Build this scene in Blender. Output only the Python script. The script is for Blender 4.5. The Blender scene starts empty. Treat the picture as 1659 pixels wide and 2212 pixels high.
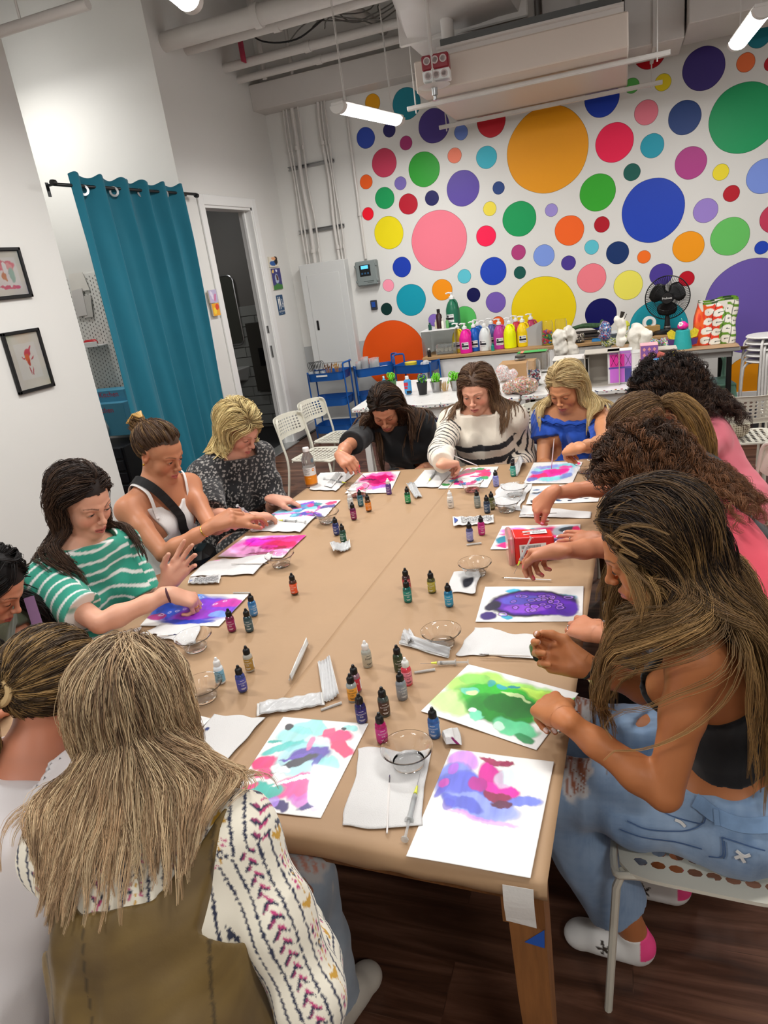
import bpy,math,random
import numpy as np
from math import pi,sin,cos,radians
from mathutils import Vector,Matrix
random.seed(7);RNG=np.random.default_rng(7)
SC=bpy.context.scene;COL=SC.collection
# ---------------------------------------------------------------- camera geometry (used to place things on real planes)
CX,CY=829.5,1106.0
YAW,PITCH,ROLL,FPX,HCAM=-0.360331,0.338727,-0.138804,1484.56,1.77
def _cam():
    a,b,c=YAW,PITCH,ROLL
    f=np.array([sin(a)*cos(b),cos(a)*cos(b),-sin(b)]);r=np.array([cos(a),-sin(a),0.0]);u=np.cross(r,f)
    return np.array([cos(c)*r+sin(c)*u,-sin(c)*r+cos(c)*u,f])
CM=_cam();CO=np.array([0,0,HCAM])
def ray(u,v):return CM.T @ np.array([(u-CX)/FPX,-(v-CY)/FPX,1.0])
def at(u,v,x=None,y=None,z=None,d=None):
    w=ray(u,v)
    if d is not None:return CO + w*d
    i,val=(0,x) if x is not None else (1,y) if y is not None else (2,z)
    return CO + w*((val-CO[i])/w[i])
def proj(P):
    c=CM @ (np.asarray(P,float)-CO);return np.array([c[0]/c[2]*FPX+CX,CY-c[1]/c[2]*FPX])
# ---------------------------------------------------------------- colours and materials
A_=lambda *v:np.array(v,float)
def unit(v):v=np.asarray(v,float);return v/max(1e-9,np.linalg.norm(v))
def hx(s):
    s=s.lstrip('#');o=[]
    for i in (0,2,4):
        v=int(s[i:i+2],16)/255;o.append(v/12.92 if v<=.04045 else ((v+.055)/1.055)**2.4)
    return tuple(o)
def C3(c):return hx(c) if isinstance(c,str) else tuple(c)
MATS={}
def mat(name,col='#ffffff',rough=.5,metal=0.,spec=.5,noise=None,bump=None,trans=0.,ior=1.45,emit=None,estr=0.,sss=0.,attr=None,sheen=0.,alpha=1.,coat=0.,stretch=(1,1,1)):
    """Principled material; noise=(scale, amount) varies the colour, bump=(scale, strength, distance)."""
    if name in MATS:return MATS[name]
    m=bpy.data.materials.new(name);m.use_nodes=True;nt=m.node_tree;N=nt.nodes;L=nt.links
    b=N['Principled BSDF'];c=C3(col)
    b.inputs['Base Color'].default_value=(*c,1);b.inputs['Roughness'].default_value=rough;b.inputs['Metallic'].default_value=metal
    b.inputs['Specular IOR Level'].default_value=spec;b.inputs['Transmission Weight'].default_value=trans;b.inputs['IOR'].default_value=ior
    b.inputs['Alpha'].default_value=alpha;b.inputs['Coat Weight'].default_value=coat
    if sss:b.inputs['Subsurface Weight'].default_value=sss;b.inputs['Subsurface Radius'].default_value=(.012,.004,.002);b.inputs['Subsurface Scale'].default_value=1.0
    if sheen:b.inputs['Sheen Weight'].default_value=sheen;b.inputs['Sheen Roughness'].default_value=.5
    if emit:b.inputs['Emission Color'].default_value=(*C3(emit),1);b.inputs['Emission Strength'].default_value=estr
    tc=N.new('ShaderNodeTexCoord');mp=N.new('ShaderNodeMapping');mp.inputs['Scale'].default_value=stretch;L.new(tc.outputs['Object'],mp.inputs[0])
    src=None
    if attr:
        a=N.new('ShaderNodeAttribute');a.attribute_name=attr;src=a.outputs['Color']
    if noise:
        n=N.new('ShaderNodeTexNoise');n.inputs['Scale'].default_value=noise[0];n.inputs['Detail'].default_value=5;L.new(mp.outputs[0],n.inputs['Vector'])
        mr=N.new('ShaderNodeMapRange');mr.inputs['From Min'].default_value=.25;mr.inputs['From Max'].default_value=.75
        mr.inputs['To Min'].default_value=1-noise[1];mr.inputs['To Max'].default_value=1+noise[1]*.6;L.new(n.outputs['Fac'],mr.inputs['Value'])
        vm=N.new('ShaderNodeVectorMath');vm.operation='SCALE';L.new(mr.outputs[0],vm.inputs['Scale'])
        if src:L.new(src,vm.inputs[0])
        else:vm.inputs[0].default_value=c
        src=vm.outputs[0]
    if src:L.new(src,b.inputs['Base Color'])
    if bump:
        n=N.new('ShaderNodeTexNoise');n.inputs['Scale'].default_value=bump[0];n.inputs['Detail'].default_value=4;L.new(mp.outputs[0],n.inputs['Vector'])
        bp=N.new('ShaderNodeBump');bp.inputs['Strength'].default_value=bump[1];bp.inputs['Distance'].default_value=bump[2] if len(bump)>2 else .01
        L.new(n.outputs['Fac'],bp.inputs['Height']);L.new(bp.outputs[0],b.inputs['Normal'])
    MATS[name]=m;return m
# ---------------------------------------------------------------- scene objects
def tag(o,label=None,cat=None,group=None,kind=None):
    if label:o['label']=label
    if cat:o['category']=cat
    if group:o['group']=group
    if kind:o['kind']=kind
    return o
def thing(name,label,cat,loc=(0,0,0),rotz=0.,group=None,rot=None):
    o=bpy.data.objects.new(name,None);COL.objects.link(o);o.location=tuple(loc)
    o.empty_display_size=.05
    o.rotation_euler=rot if rot else (0,0,rotz);return tag(o,label,cat,group)
def dup(root,loc=None,rotz=None,label=None,group=None,rot=None):
    r=root.copy();COL.objects.link(r)
    if loc is not None:r.location=tuple(loc)
    if rotz is not None:r.rotation_euler=(0,0,rotz)
    if rot is not None:r.rotation_euler=rot
    if label:r['label']=label
    if group:r['group']=group
    for ch in list(root.children):
        c=ch.copy();COL.objects.link(c);c.parent=r
        for g in list(ch.children):
            d=g.copy();COL.objects.link(d);d.parent=c
    return r
def mkmesh(name,V,F,m,parent=None,smooth=False,cols=None,fcols=None,loc=None,attrs=None):
    """V (n,3) array; F: (m,k) int array, or list of lists."""
    me=bpy.data.meshes.new(name)
    V=np.asarray(V,np.float32)
    if isinstance(F,np.ndarray):
        nf,k=F.shape
        me.vertices.add(len(V));me.vertices.foreach_set('co',V.ravel())
        me.loops.add(nf*k);me.loops.foreach_set('vertex_index',F.ravel().astype(np.int32))
        me.polygons.add(nf);me.polygons.foreach_set('loop_start',np.arange(0,nf*k,k,dtype=np.int32))
        me.update(calc_edges=True)
    else:
        me.from_pydata(V.tolist(),[],[list(map(int,f)) for f in F]);me.update()
    me.validate()
    if cols is not None:
        a=me.color_attributes.new('Col','FLOAT_COLOR','POINT');cc=np.ones((len(V),4),np.float32);cc[:,:3]=cols;a.data.foreach_set('color',cc.ravel())
    if fcols is not None:
        a=me.color_attributes.new('Col','FLOAT_COLOR','CORNER');cc=[]
        for p,c in zip(me.polygons,fcols):cc+=[(*c,1)]*p.loop_total
        a.data.foreach_set('color',np.array(cc,np.float32).ravel())
    if smooth:me.polygons.foreach_set('use_smooth',np.ones(len(me.polygons),bool))
    o=bpy.data.objects.new(name,me);COL.objects.link(o)
    if m is not None:
        for mm in (m if isinstance(m,(list,tuple)) else [m]):me.materials.append(mm)
    if parent:o.parent=parent
    if loc is not None:o.location=tuple(loc)
    return o
class MB:
    """collects shapes of ONE mesh object"""
    def __init__(s):s.V=[];s.F=[];s.C=[];s.col=(1,1,1);s.sm=[];s.mi=[];s.m=0
    def add(s,V,F,smooth=False):
        n=len(s.V);s.V+=[tuple(map(float,v)) for v in V]
        for f in F:s.F.append([i+n for i in f]);s.C.append(s.col);s.sm.append(smooth);s.mi.append(s.m)
    def box(s,c,d,b=0.,rot=None):
        x,y,z=[k/2 for k in d];b=min(b,x*.99,y*.99,z*.99)
        if b<=0:
            P=[(sx*x,sy*y,sz*z) for sx in (-1,1) for sy in (-1,1) for sz in (-1,1)]
            F=[(0,1,3,2),(4,6,7,5),(0,4,5,1),(2,3,7,6),(0,2,6,4),(1,5,7,3)]
        else:
            P=[];idx={}
            for sx in (-1,1):
                for sy in (-1,1):
                    for sz in (-1,1):
                        for a in range(3):
                            q=[sx*(x-b),sy*(y-b),sz*(z-b)];q[a]=(sx*x,sy*y,sz*z)[a];idx[sx,sy,sz,a]=len(P);P.append(tuple(q))
            F=[]
            for a in range(3):
                o=[i for i in range(3) if i != a]
                for sg in (-1,1):
                    f=[]
                    for (p,q) in ((-1,-1),(1,-1),(1,1),(-1,1)):
                        k=[0,0,0];k[a]=sg;k[o[0]]=p;k[o[1]]=q;f.append(idx[k[0],k[1],k[2],a])
                    F.append(f)
                for p in (-1,1):
                    for q in (-1,1):
                        k0=[0,0,0];k0[a]=-1;k0[o[0]]=p;k0[o[1]]=q;k1=list(k0);k1[a]=1
                        F.append((idx[(*k0,o[0])],idx[(*k1,o[0])],idx[(*k1,o[1])],idx[(*k0,o[1])]))
            for sx in (-1,1):
                for sy in (-1,1):
                    for sz in (-1,1):F.append([idx[sx,sy,sz,a] for a in range(3)])
        if rot is not None:
            R=Matrix(rot) if not isinstance(rot,(int,float)) else Matrix.Rotation(rot,3,'Z')
            P=[tuple(R @ Vector(p)) for p in P]
        s.add([(p[0]+c[0],p[1]+c[1],p[2]+c[2]) for p in P],F);return s
    def tube(s,pts,r,n=8,cap=True,closed=False,flat=None):
        pts=[Vector(p) for p in pts];k=len(pts);V=[];F=[]
        rr=r if isinstance(r,(list,tuple,np.ndarray)) else [r]*k
        up=None;nrm=None
        for i,p in enumerate(pts):
            if closed:t=(pts[(i+1) % k]-pts[i-1])
            else:t=pts[min(i+1,k-1)]-pts[max(i-1,0)]
            t=t.normalized() if t.length>1e-9 else Vector((0,0,1))
            if nrm is None:
                a=Vector((0,0,1)) if abs(t.z)<.9 else Vector((1,0,0));nrm=a.cross(t).normalized()
            nrm=(nrm - t*nrm.dot(t));nrm=nrm.normalized() if nrm.length>1e-6 else t.orthogonal().normalized()
            bn=t.cross(nrm)
            for j in range(n):
                a=2*pi*j/n;V.append(p+nrm*cos(a)*rr[i]+bn*sin(a)*rr[i]*(flat or 1))
        for i in range(k if closed else k-1):
            for j in range(n):
                a=i*n+j;b_=i*n+(j+1) % n;c=((i+1) % k)*n+(j+1) % n;d=((i+1) % k)*n+j;F.append((a,b_,c,d))
        if cap and not closed:F.append(list(range(n))[::-1]);F.append([(k-1)*n+j for j in range(n)])
        s.add(V,F,True);return s
    def lathe(s,prof,c=(0,0,0),n=20,axis=None,cap=True):
        """prof: list of (r,z)"""
        V=[];F=[]
        R=Matrix.Identity(3)
        if axis is not None:R=Vector((0,0,1)).rotation_difference(Vector(axis).normalized()).to_matrix()
        for (r,z) in prof:
            for j in range(n):
                a=2*pi*j/n;V.append(R @ Vector((r*cos(a),r*sin(a),z))+Vector(c))
        k=len(prof)
        for i in range(k-1):
            for j in range(n):F.append((i*n+j,i*n+(j+1) % n,(i+1)*n+(j+1) % n,(i+1)*n+j))
        if cap:
            if prof[0][0]>1e-6:F.append(list(range(n))[::-1])
            if prof[-1][0]>1e-6:F.append([(k-1)*n+j for j in range(n)])
        s.add(V,F,True);return s
    def cyl(s,a,b,r,n=16,r2=None):
        return s.tube([a,b],[r,r if r2 is None else r2],n)
    def prism(s,poly,z0,z1,fr=None):
        """polygon in xy extruded in z; fr maps (x,y,z)->world"""
        n=len(poly);V=[(p[0],p[1],z0) for p in poly]+[(p[0],p[1],z1) for p in poly]
        if fr:V=[fr(*v) for v in V]
        F=[list(range(n))[::-1],[n+i for i in range(n)]]+[(i,(i+1) % n,n+(i+1) % n,n+i) for i in range(n)]
        s.add(V,F);return s
    def sphere(s,c,r,n=10,sc=(1,1,1)):
        V=[];F=[];m=n//2+1
        for i in range(m+1):
            t=pi*i/m
            for j in range(n):a=2*pi*j/n;V.append((c[0]+r*sc[0]*sin(t)*cos(a),c[1]+r*sc[1]*sin(t)*sin(a),c[2]+r*sc[2]*cos(t)))
        for i in range(m):
            for j in range(n):F.append((i*n+j,(i+1)*n+j,(i+1)*n+(j+1) % n,i*n+(j+1) % n))
        s.add(V,F,True);return s
    def quad(s,*P):s.add(P,[tuple(range(len(P)))]);return s
    def build(s,name,m,parent=None,loc=None,col=False,auto=None):
        o=mkmesh(name,np.array(s.V,np.float32).reshape(-1,3),s.F,m,parent,loc=loc,fcols=s.C if col else None)
        if len(s.sm)==len(o.data.polygons):
            o.data.polygons.foreach_set('use_smooth',s.sm)
            o.data.polygons.foreach_set('material_index',s.mi)
        if any(s.sm):
            try:
                o.data.set_sharp_from_angle(angle=radians(auto or 40))
            except Exception:pass
        return o
def struct(o):o['kind']='structure';return o
def smooth_path(P,n=6):
    """Catmull-Rom through points"""
    P=[np.array(p,float) for p in P];Q=[P[0]*2-P[1]]+P+[P[-1]*2-P[-2]];out=[]
    for i in range(1,len(Q)-2):
        for j in range(n):
            t=j/n;a,b,c,d=Q[i-1:i+3]
            out.append(.5*((2*b)+(-a+c)*t+(2*a-5*b+4*c-d)*t*t+(-a+3*b-3*c+d)*t**3))
    out.append(P[-1]);return out
# cheap smooth numpy noise (sum of rotated sines), ~[-1,1]
_W=np.random.default_rng(3).normal(size=(14,3));_W /= np.linalg.norm(_W,axis=1)[:,None];_PH=np.random.default_rng(4).uniform(0,6.28,(14,))
def nz(P,f,seed=0):
    P=np.asarray(P);o=0
    for k in range(5):
        w=_W[(k*3+seed) % 14];o=o+np.sin(P @ w*f*(1+.37*k)+_PH[(k+seed*5) % 14]+1.3*np.sin(P @ _W[(k*5+seed+1) % 14]*f*.7+seed))
    return o/3.2
def fbm(P,f,seed=0,oct=4):
    o=0;a=1;t=0
    for k in range(oct):o=o+a*nz(P,f*2**k,seed+k*3);t+=a;a*=.55
    return o/t
# ================================================================ ROOM
XL,YB,ZC=-3.65,7.75,4.75
XR,YF=4.3,-3.2
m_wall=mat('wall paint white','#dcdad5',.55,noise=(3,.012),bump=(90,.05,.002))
m_wallgrey=mat('wall paint lower grey','#b9bab9',.6,noise=(5,.03))
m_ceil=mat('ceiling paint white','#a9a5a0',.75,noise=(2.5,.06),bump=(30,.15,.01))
m_trim=mat('trim paint white','#e3e2df',.35)
m_duct=mat('painted duct white','#c9c3bd',.5,noise=(6,.03),bump=(12,.1,.01))
m_pipe=mat('painted pipe white','#cbc6c0',.4,noise=(8,.03))
m_black=mat('black plastic','#0c0c0d',.4)
m_steel=mat('brushed steel','#a8a8a8',.3,1.,noise=(20,.1))
m_col=mat('painted surface',attr='Col',rough=.42)
# --- floor planks
def floor_mat():
    m=bpy.data.materials.new('vinyl wood planks');m.use_nodes=True;nt=m.node_tree;N=nt.nodes;L=nt.links;b=N['Principled BSDF']
    tc=N.new('ShaderNodeTexCoord');mp=N.new('ShaderNodeMapping');L.new(tc.outputs['Object'],mp.inputs[0]);mp.inputs['Rotation'].default_value=(0,0,radians(0))
    br=N.new('ShaderNodeTexBrick');L.new(mp.outputs[0],br.inputs['Vector']);br.inputs['Scale'].default_value=1
    br.inputs['Brick Width'].default_value=1.22;br.inputs['Row Height'].default_value=.18;br.inputs['Mortar Size'].default_value=.0012;br.offset=.37
    br.inputs['Color1'].default_value=(.02,.02,.02,1);br.inputs['Color2'].default_value=(1,1,1,1);br.inputs['Mortar'].default_value=(0,0,0,1)
    mp2=N.new('ShaderNodeMapping');L.new(tc.outputs['Object'],mp2.inputs[0]);mp2.inputs['Scale'].default_value=(1.1,13,1)
    ad=N.new('ShaderNodeVectorMath');ad.operation='ADD';L.new(mp2.outputs[0],ad.inputs[0])
    sc=N.new('ShaderNodeVectorMath');sc.operation='SCALE';sc.inputs['Scale'].default_value=9;L.new(br.outputs['Color'],sc.inputs[0]);L.new(sc.outputs[0],ad.inputs[1])
    n1=N.new('ShaderNodeTexNoise');n1.inputs['Scale'].default_value=1.6;n1.inputs['Detail'].default_value=7;n1.inputs['Roughness'].default_value=.62;n1.inputs['Distortion'].default_value=.6;L.new(ad.outputs[0],n1.inputs['Vector'])
    cr=N.new('ShaderNodeValToRGB');L.new(n1.outputs['Fac'],cr.inputs[0]);e=cr.color_ramp.elements
    e[0].position=.28;e[0].color=(*hx('#36211a'),1);e[1].position=.75;e[1].color=(*hx('#93684e'),1)
    k=e.new(.47);k.color=(*hx('#603d2b'),1);k=e.new(.6);k.color=(*hx('#7a5340'),1)
    mx=N.new('ShaderNodeMix');mx.data_type='RGBA';mx.blend_type='MULTIPLY';mx.inputs[0].default_value=.35
    L.new(cr.outputs[0],mx.inputs[6]);L.new(br.outputs['Color'],mx.inputs[7])
    L.new(mx.outputs[2],b.inputs['Base Color']);b.inputs['Roughness'].default_value=.42
    bp=N.new('ShaderNodeBump');bp.inputs['Strength'].default_value=.25;bp.inputs['Distance'].default_value=.002;L.new(n1.outputs['Fac'],bp.inputs['Height']);L.new(bp.outputs[0],b.inputs['Normal'])
    return m
f=MB();f.box(((XL+XR)/2-1,(YF+YB)/2,-.05),(XR-XL+4,YB-YF+.6,.1));struct(f.build('floor',floor_mat()))
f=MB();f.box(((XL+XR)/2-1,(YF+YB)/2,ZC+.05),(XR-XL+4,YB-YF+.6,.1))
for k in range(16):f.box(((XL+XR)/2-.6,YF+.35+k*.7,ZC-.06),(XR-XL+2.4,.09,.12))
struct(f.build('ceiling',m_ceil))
f=MB();f.box((XR+.05,(YF+YB)/2,ZC/2),(.1,YB-YF,ZC));struct(f.build('wall_right',m_wall))
f=MB();f.box(((XL+XR)/2-.6,YF-.05,ZC/2),(XR-XL+1.4,.1,ZC));struct(f.build('wall_front',m_wall))
# left wall with alcove (Y 4.12..5.78) and door (6.07..7.03)
AY0,AY1,AX=4.12,5.78,-5.3
f=MB();T=.14
f.box((XL-T/2,(YF+AY0)/2,ZC/2),(T,AY0-YF,ZC));struct(f.build('wall_left',m_wall))
f=MB();DY0,DY1,DZ=6.10,7.03,2.53
f.box((XL-T/2,(AY1+DY0)/2,ZC/2),(T,DY0-AY1,ZC));f.box((XL-T/2,(DY1+YB)/2,ZC/2),(T,YB-DY1,ZC));f.box((XL-T/2,(DY0+DY1)/2,(DZ+ZC)/2),(T,DY1-DY0,ZC-DZ))
struct(f.build('wall_left_far',m_wall))
# alcove
f=MB();f.box(((XL+AX)/2-.07,AY1+.06,ZC/2),(XL-AX-.14,.1,ZC));struct(f.build('wall_alcove_end',m_wall))
f=MB();f.box((AX-.05,(AY0+AY1)/2,ZC/2),(.1,AY1-AY0+.4,ZC));f.box(((XL+AX)/2-.07,AY0-.1,ZC/2),(XL-AX-.14,.1,ZC));struct(f.build('wall_alcove',m_wall))
# restroom behind door
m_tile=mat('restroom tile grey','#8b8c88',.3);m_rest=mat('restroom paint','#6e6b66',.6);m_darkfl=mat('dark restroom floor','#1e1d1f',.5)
RX=-5.5
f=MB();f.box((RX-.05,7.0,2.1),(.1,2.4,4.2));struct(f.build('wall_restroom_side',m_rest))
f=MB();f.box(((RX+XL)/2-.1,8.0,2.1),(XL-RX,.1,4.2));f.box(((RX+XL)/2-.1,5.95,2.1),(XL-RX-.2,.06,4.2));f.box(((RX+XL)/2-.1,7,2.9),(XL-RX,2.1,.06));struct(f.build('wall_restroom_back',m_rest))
f=MB()
for i in range(12):
    for j in range(4):f.box((RX+.42*(j+.5)+(.21 if i % 2 else 0)-.1,7.94,.05+.125*(i+.5)),(.412,.02,.117),.003)
struct(f.build('trim_restroom_tiles',m_tile))
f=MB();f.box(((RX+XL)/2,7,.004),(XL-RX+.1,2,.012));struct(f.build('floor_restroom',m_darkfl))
# door casing
f=MB()
def cas(b,y0,y1,z0,z1,t=.02):b.box((XL+t/2,(y0+y1)/2,(z0+z1)/2),(t,y1-y0,z1-z0),.004)
cas(f,DY0-.09,DY0,0,DZ+.09);cas(f,DY1,DY1+.09,0,DZ+.09);cas(f,DY0,DY1,DZ,DZ+.09)
f.box((XL-.07,DY0+.012,DZ/2),(.15,.024,DZ));f.box((XL-.07,DY1-.012,DZ/2),(.15,.024,DZ));f.box((XL-.07,(DY0+DY1)/2,DZ-.012),(.15,DY1-DY0,.024))
f.box((XL-.075,DY1-.04,DZ/2),(.03,.03,DZ),.003);struct(f.build('trim_door',m_trim))
f=MB();f.box((XL-.02,(DY0+DY1)/2-.02,.008),(.19,DY1-DY0+.1,.016),.004);struct(f.build('trim_threshold',mat('aluminium threshold','#b9bab8',.35,.8,noise=(30,.08))))
# baseboards
f=MB();f.box((XL+.007,(DY1+.09+YB)/2,.055),(.014,YB-DY1-.09,.11),.003);struct(f.build('baseboard_left',m_trim))
f=MB();f.box(((XL+XR)/2,YB-.007,.055),(XR-XL,.014,.11),.003);struct(f.build('baseboard_back',m_trim))
# --- back wall with the painted dots as part of its one mesh
DOTS='''805 222 16 19 e3a012;878 224 29 35.5 1f8294;841 281 14 14 2a2560;790 298 19 23 2f49a8;937 272 32 38 4c3a86;996 286 14.5 16 6a84cc;1061 262 30 35 c0202e;1182 325 86 95 e8990c;877 309 13 15 a8336e;830 352 26 31 c43a58;916 366 33 38 2aa02c;982 336 14.5 16.5 f58060;1051 340 22 24 39b0c4;1327 308 40 43 f0174e;1409 315 25 26 1f9db4;1300 212 37 41 1b3dac;1396 243 25 27 e4798a;1479 254 35 36.5 24407a;1607 255 75 76 159a5c;1520 148 45 47 3f2f78;1611 135 20 20 e8703a;1432 178 17 18.5 e8d010;1365 185 15 16.5 58b050;1404 113 34 36 c01020;1667 137 15 17 b81020;1640 75 30 24 1a7a8a;1492 352 33.5 35 b03a86;1557 372 17 17.5 f0dc28;1650 381 38 36 7a94e0;1365 372 18 18 0d5a50;1291 416 38.5 39.5 33a528;1077 406 12.5 13.5 23407c;1000 407 34.5 39 5a45a0;865 396 12.5 14 7a6ab4;831 428 20.5 23 189a56;882 441 19.5 22.5 b8102a;933 428 14.5 16 16145a;1410 455 67.5 68 1f42b4;1580 418 17 17.5 b80f24;1524 455 26 26 9a80cc;1577 511 42 40 66c060;1675 472 31 34 c43a58;1645 535 15 13.5 1f44b8;1487 533 33.5 33 f49a0c;1391 555 14 13.5 f4701c;1334 546 24 24 0c2f66;1278 534 15 15 5ac0d0;1300 485 16 17 b00a22;1230 498 31 32 f4641c;1191 454 13 14 9c8cd0;1122 473 35 38.5 109a56;1058 451 14 15 f0dc48;1050 510 20.5 22.5 f8154e;948 520 59 65.5 f07a8c;1120 545 15 16 b03a78;1175 552 22.5 23 7c98e0;1228 568 15 15.5 4a3590;840 503 31 35 ecd810;791 393 13 15.5 f0601c;795 462 11.5 14 f4102c;868 577 19.3 21.5 1a3cae;839 616.5 11.7 13 ff9ab0;888 648 31 34 0e98ae;955 626 21 23 f4920c;1003 597 14 15 5cc0d0;1023 637 14 15 04044a;1065.5 586 28 29.5 1a42b8;1123 589 12.5 13 0a5248;1071 653 21 22 7458b0;835 667.5 11.5 13 06302c;938 691.5 11.5 13.5 8a6cc0;1004 688 24 26.5 58c060;1076 697 13 13 f0601c;1174 670 71 70 e8cc08;851.5 767 69 72 e85410;1278 601 31 31 f07c88;1357 616 31 31 ece25c;1298 679 36.5 31 040458;1428 593.5 24 24 4c3a94;1483 602 16.5 16 c00a24;1629 662 113 99 6c58aa;1422 710 64 60 1f9cae;1622 822 52 60 e8940c'''
f=MB();f.col=hx('#dcdad5');f.box(((XL+XR)/2,YB+.05,ZC/2),(XR-XL,.1,ZC))
f.col=hx('#aeafae');f.quad((XL,YB-.0006,0),(XL+.95,YB-.0006,0),(XL+.95,YB-.0006,1.0),(XL,YB-.0006,1.0))
for k,row in enumerate(DOTS.split(';')):
    cx,cy,rx,ry,hc=row.split();cx,cy,rx,ry=map(float,(cx,cy,rx,ry))
    c=at(cx,cy,y=YB);r1=np.linalg.norm(at(cx+rx,cy,y=YB)-at(cx-rx,cy,y=YB))/2;r2=np.linalg.norm(at(cx,cy+ry,y=YB)-at(cx,cy-ry,y=YB))/2;r=(r1+r2)/2
    ph=RNG.uniform(0,6.28,3);P=[]
    n=72
    for j in range(n):
        a=2*pi*j/n;q=r*(1+.010*sin(2*a+ph[0])+.007*sin(3*a+ph[1])+.004*sin(7*a+ph[2]));P.append((c[0]+q*cos(a),YB-.0012-.00001*k,c[2]+q*sin(a)))
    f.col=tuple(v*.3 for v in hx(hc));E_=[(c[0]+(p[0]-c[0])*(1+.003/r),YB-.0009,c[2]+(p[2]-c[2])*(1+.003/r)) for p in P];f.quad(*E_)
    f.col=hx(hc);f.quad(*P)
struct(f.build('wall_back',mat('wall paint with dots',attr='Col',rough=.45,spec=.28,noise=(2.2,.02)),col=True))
# ================================================================ organic surfaces: smooth-blended distance field, meshed by surface nets
A_=lambda *v:np.array(v,float)
def unit(v):v=np.asarray(v,float);return v/max(1e-9,np.linalg.norm(v))
class Field:
    """ordered list of shapes; op u=smooth union, s=smooth subtraction, i=clip"""
    def __init__(s):s.P=[]
    def cap(s,a,b,r1,r2=None,k=.02,n=None,f=1.,op='u',g=None):
        a=np.asarray(a,float);b=np.asarray(b,float);r2=r1 if r2 is None else r2
        fr=max(r1,r2)*(1/f if n is not None and f<1 else f if f>1 else 1)
        s.P.append(dict(t='c',a=a,b=b,r1=r1,r2=r2,k=k,n=None if n is None else unit(n),f=f,op=op,c=(a+b)/2,R=np.linalg.norm(a-b)/2+fr+.002,g=g));return s
    def ell(s,c,r,k=.02,M=None,op='u',g=None):
        c=np.asarray(c,float);r=np.array(r if np.ndim(r) else [r]*3,float)
        s.P.append(dict(t='e',c=c,r=r,k=k,M=None if M is None else np.asarray(M,float),op=op,R=r.max(),g=g));return s
    def chain(s,pts,rad,k=.015,**kw):
        for i in range(len(pts)-1):s.cap(pts[i],pts[i+1],rad[i],rad[i+1],k=k if i else kw.get('k0',k),**{a:b for a,b in kw.items() if a != 'k0'})
        return s
    def fn(s,func,c,R,op='i',k=.0):s.P.append(dict(t='f',f=func,c=np.asarray(c,float),R=R,op=op,k=k,g=None));return s
    @staticmethod
    def dist(p,X):
        if p['t']=='c':
            pa=X-p['a'];ba=p['b']-p['a'];
            if p['n'] is not None and p['f'] != 1:
                q=1/p['f']-1;pa=pa+np.outer(pa @ p['n'],p['n'])*q;ba=ba+(ba @ p['n'])*p['n']*q
            h=np.clip(pa @ ba/max(1e-12,ba @ ba),0,1)
            d=np.sqrt(((pa-h[:,None]*ba)**2).sum(1))-(p['r1']+(p['r2']-p['r1'])*h)
            return d*math.sqrt(min(1,p['f'])) if p['n'] is not None else d
        if p['t']=='e':
            q=X-p['c']
            if p['M'] is not None:q=q @ p['M'].T
            a=q/p['r'];k0=np.sqrt((a*a).sum(1));k1=np.sqrt(((a/p['r'])**2).sum(1));return k0*(k0-1)/np.maximum(k1,1e-6)
        return p['f'](X)
    def ev(s,X,base=None):
        D=np.full(len(X),.5) if base is None else base
        for p in s.P:
            d=s.dist(p,X);k=p['k']
            if p['op']=='u':
                h=np.maximum(k-np.abs(D-d),0)/max(k,1e-9);D=np.minimum(D,d)-h*h*k*.25
            elif p['op']=='s':
                d=-d;h=np.maximum(k-np.abs(D-d),0)/max(k,1e-9);D=np.maximum(D,d)+h*h*k*.25
            else:
                h=np.maximum(k-np.abs(D-d),0)/max(k,1e-9) if k else 0;D=np.maximum(D,d)+h*h*k*.25
        return D
    def evb(s,Xb,cb,rb):
        """blocks Xb (n,m,3), centres cb, radius rb"""
        n,m,_=Xb.shape;D=np.full((n,m),.5)
        for p in s.P:
            k=p['k']
            near=np.linalg.norm(cb-p['c'],axis=1)<p['R']+rb*1.15+k+.03
            if p['op']=='i':near[:]=True
            if not near.any():continue
            X=Xb[near].reshape(-1,3);d=s.dist(p,X).reshape(-1,m);Dn=D[near]
            if p['op'] != 'u':
                if p['op']=='s':d=-d
                h=np.maximum(k-np.abs(Dn-d),0)/max(k,1e-9) if k else 0;D[near]=np.maximum(Dn,d)+h*h*k*.25
            else:
                h=np.maximum(k-np.abs(Dn-d),0)/max(k,1e-9);D[near]=np.minimum(Dn,d)-h*h*k*.25
        return D
_OFF=np.array([[i,j,k] for i in (0,1) for j in (0,1) for k in (0,1)])
_EDG=[(a,b) for a in range(8) for b in range(a+1,8) if np.abs(_OFF[a]-_OFF[b]).sum()==1]
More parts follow.
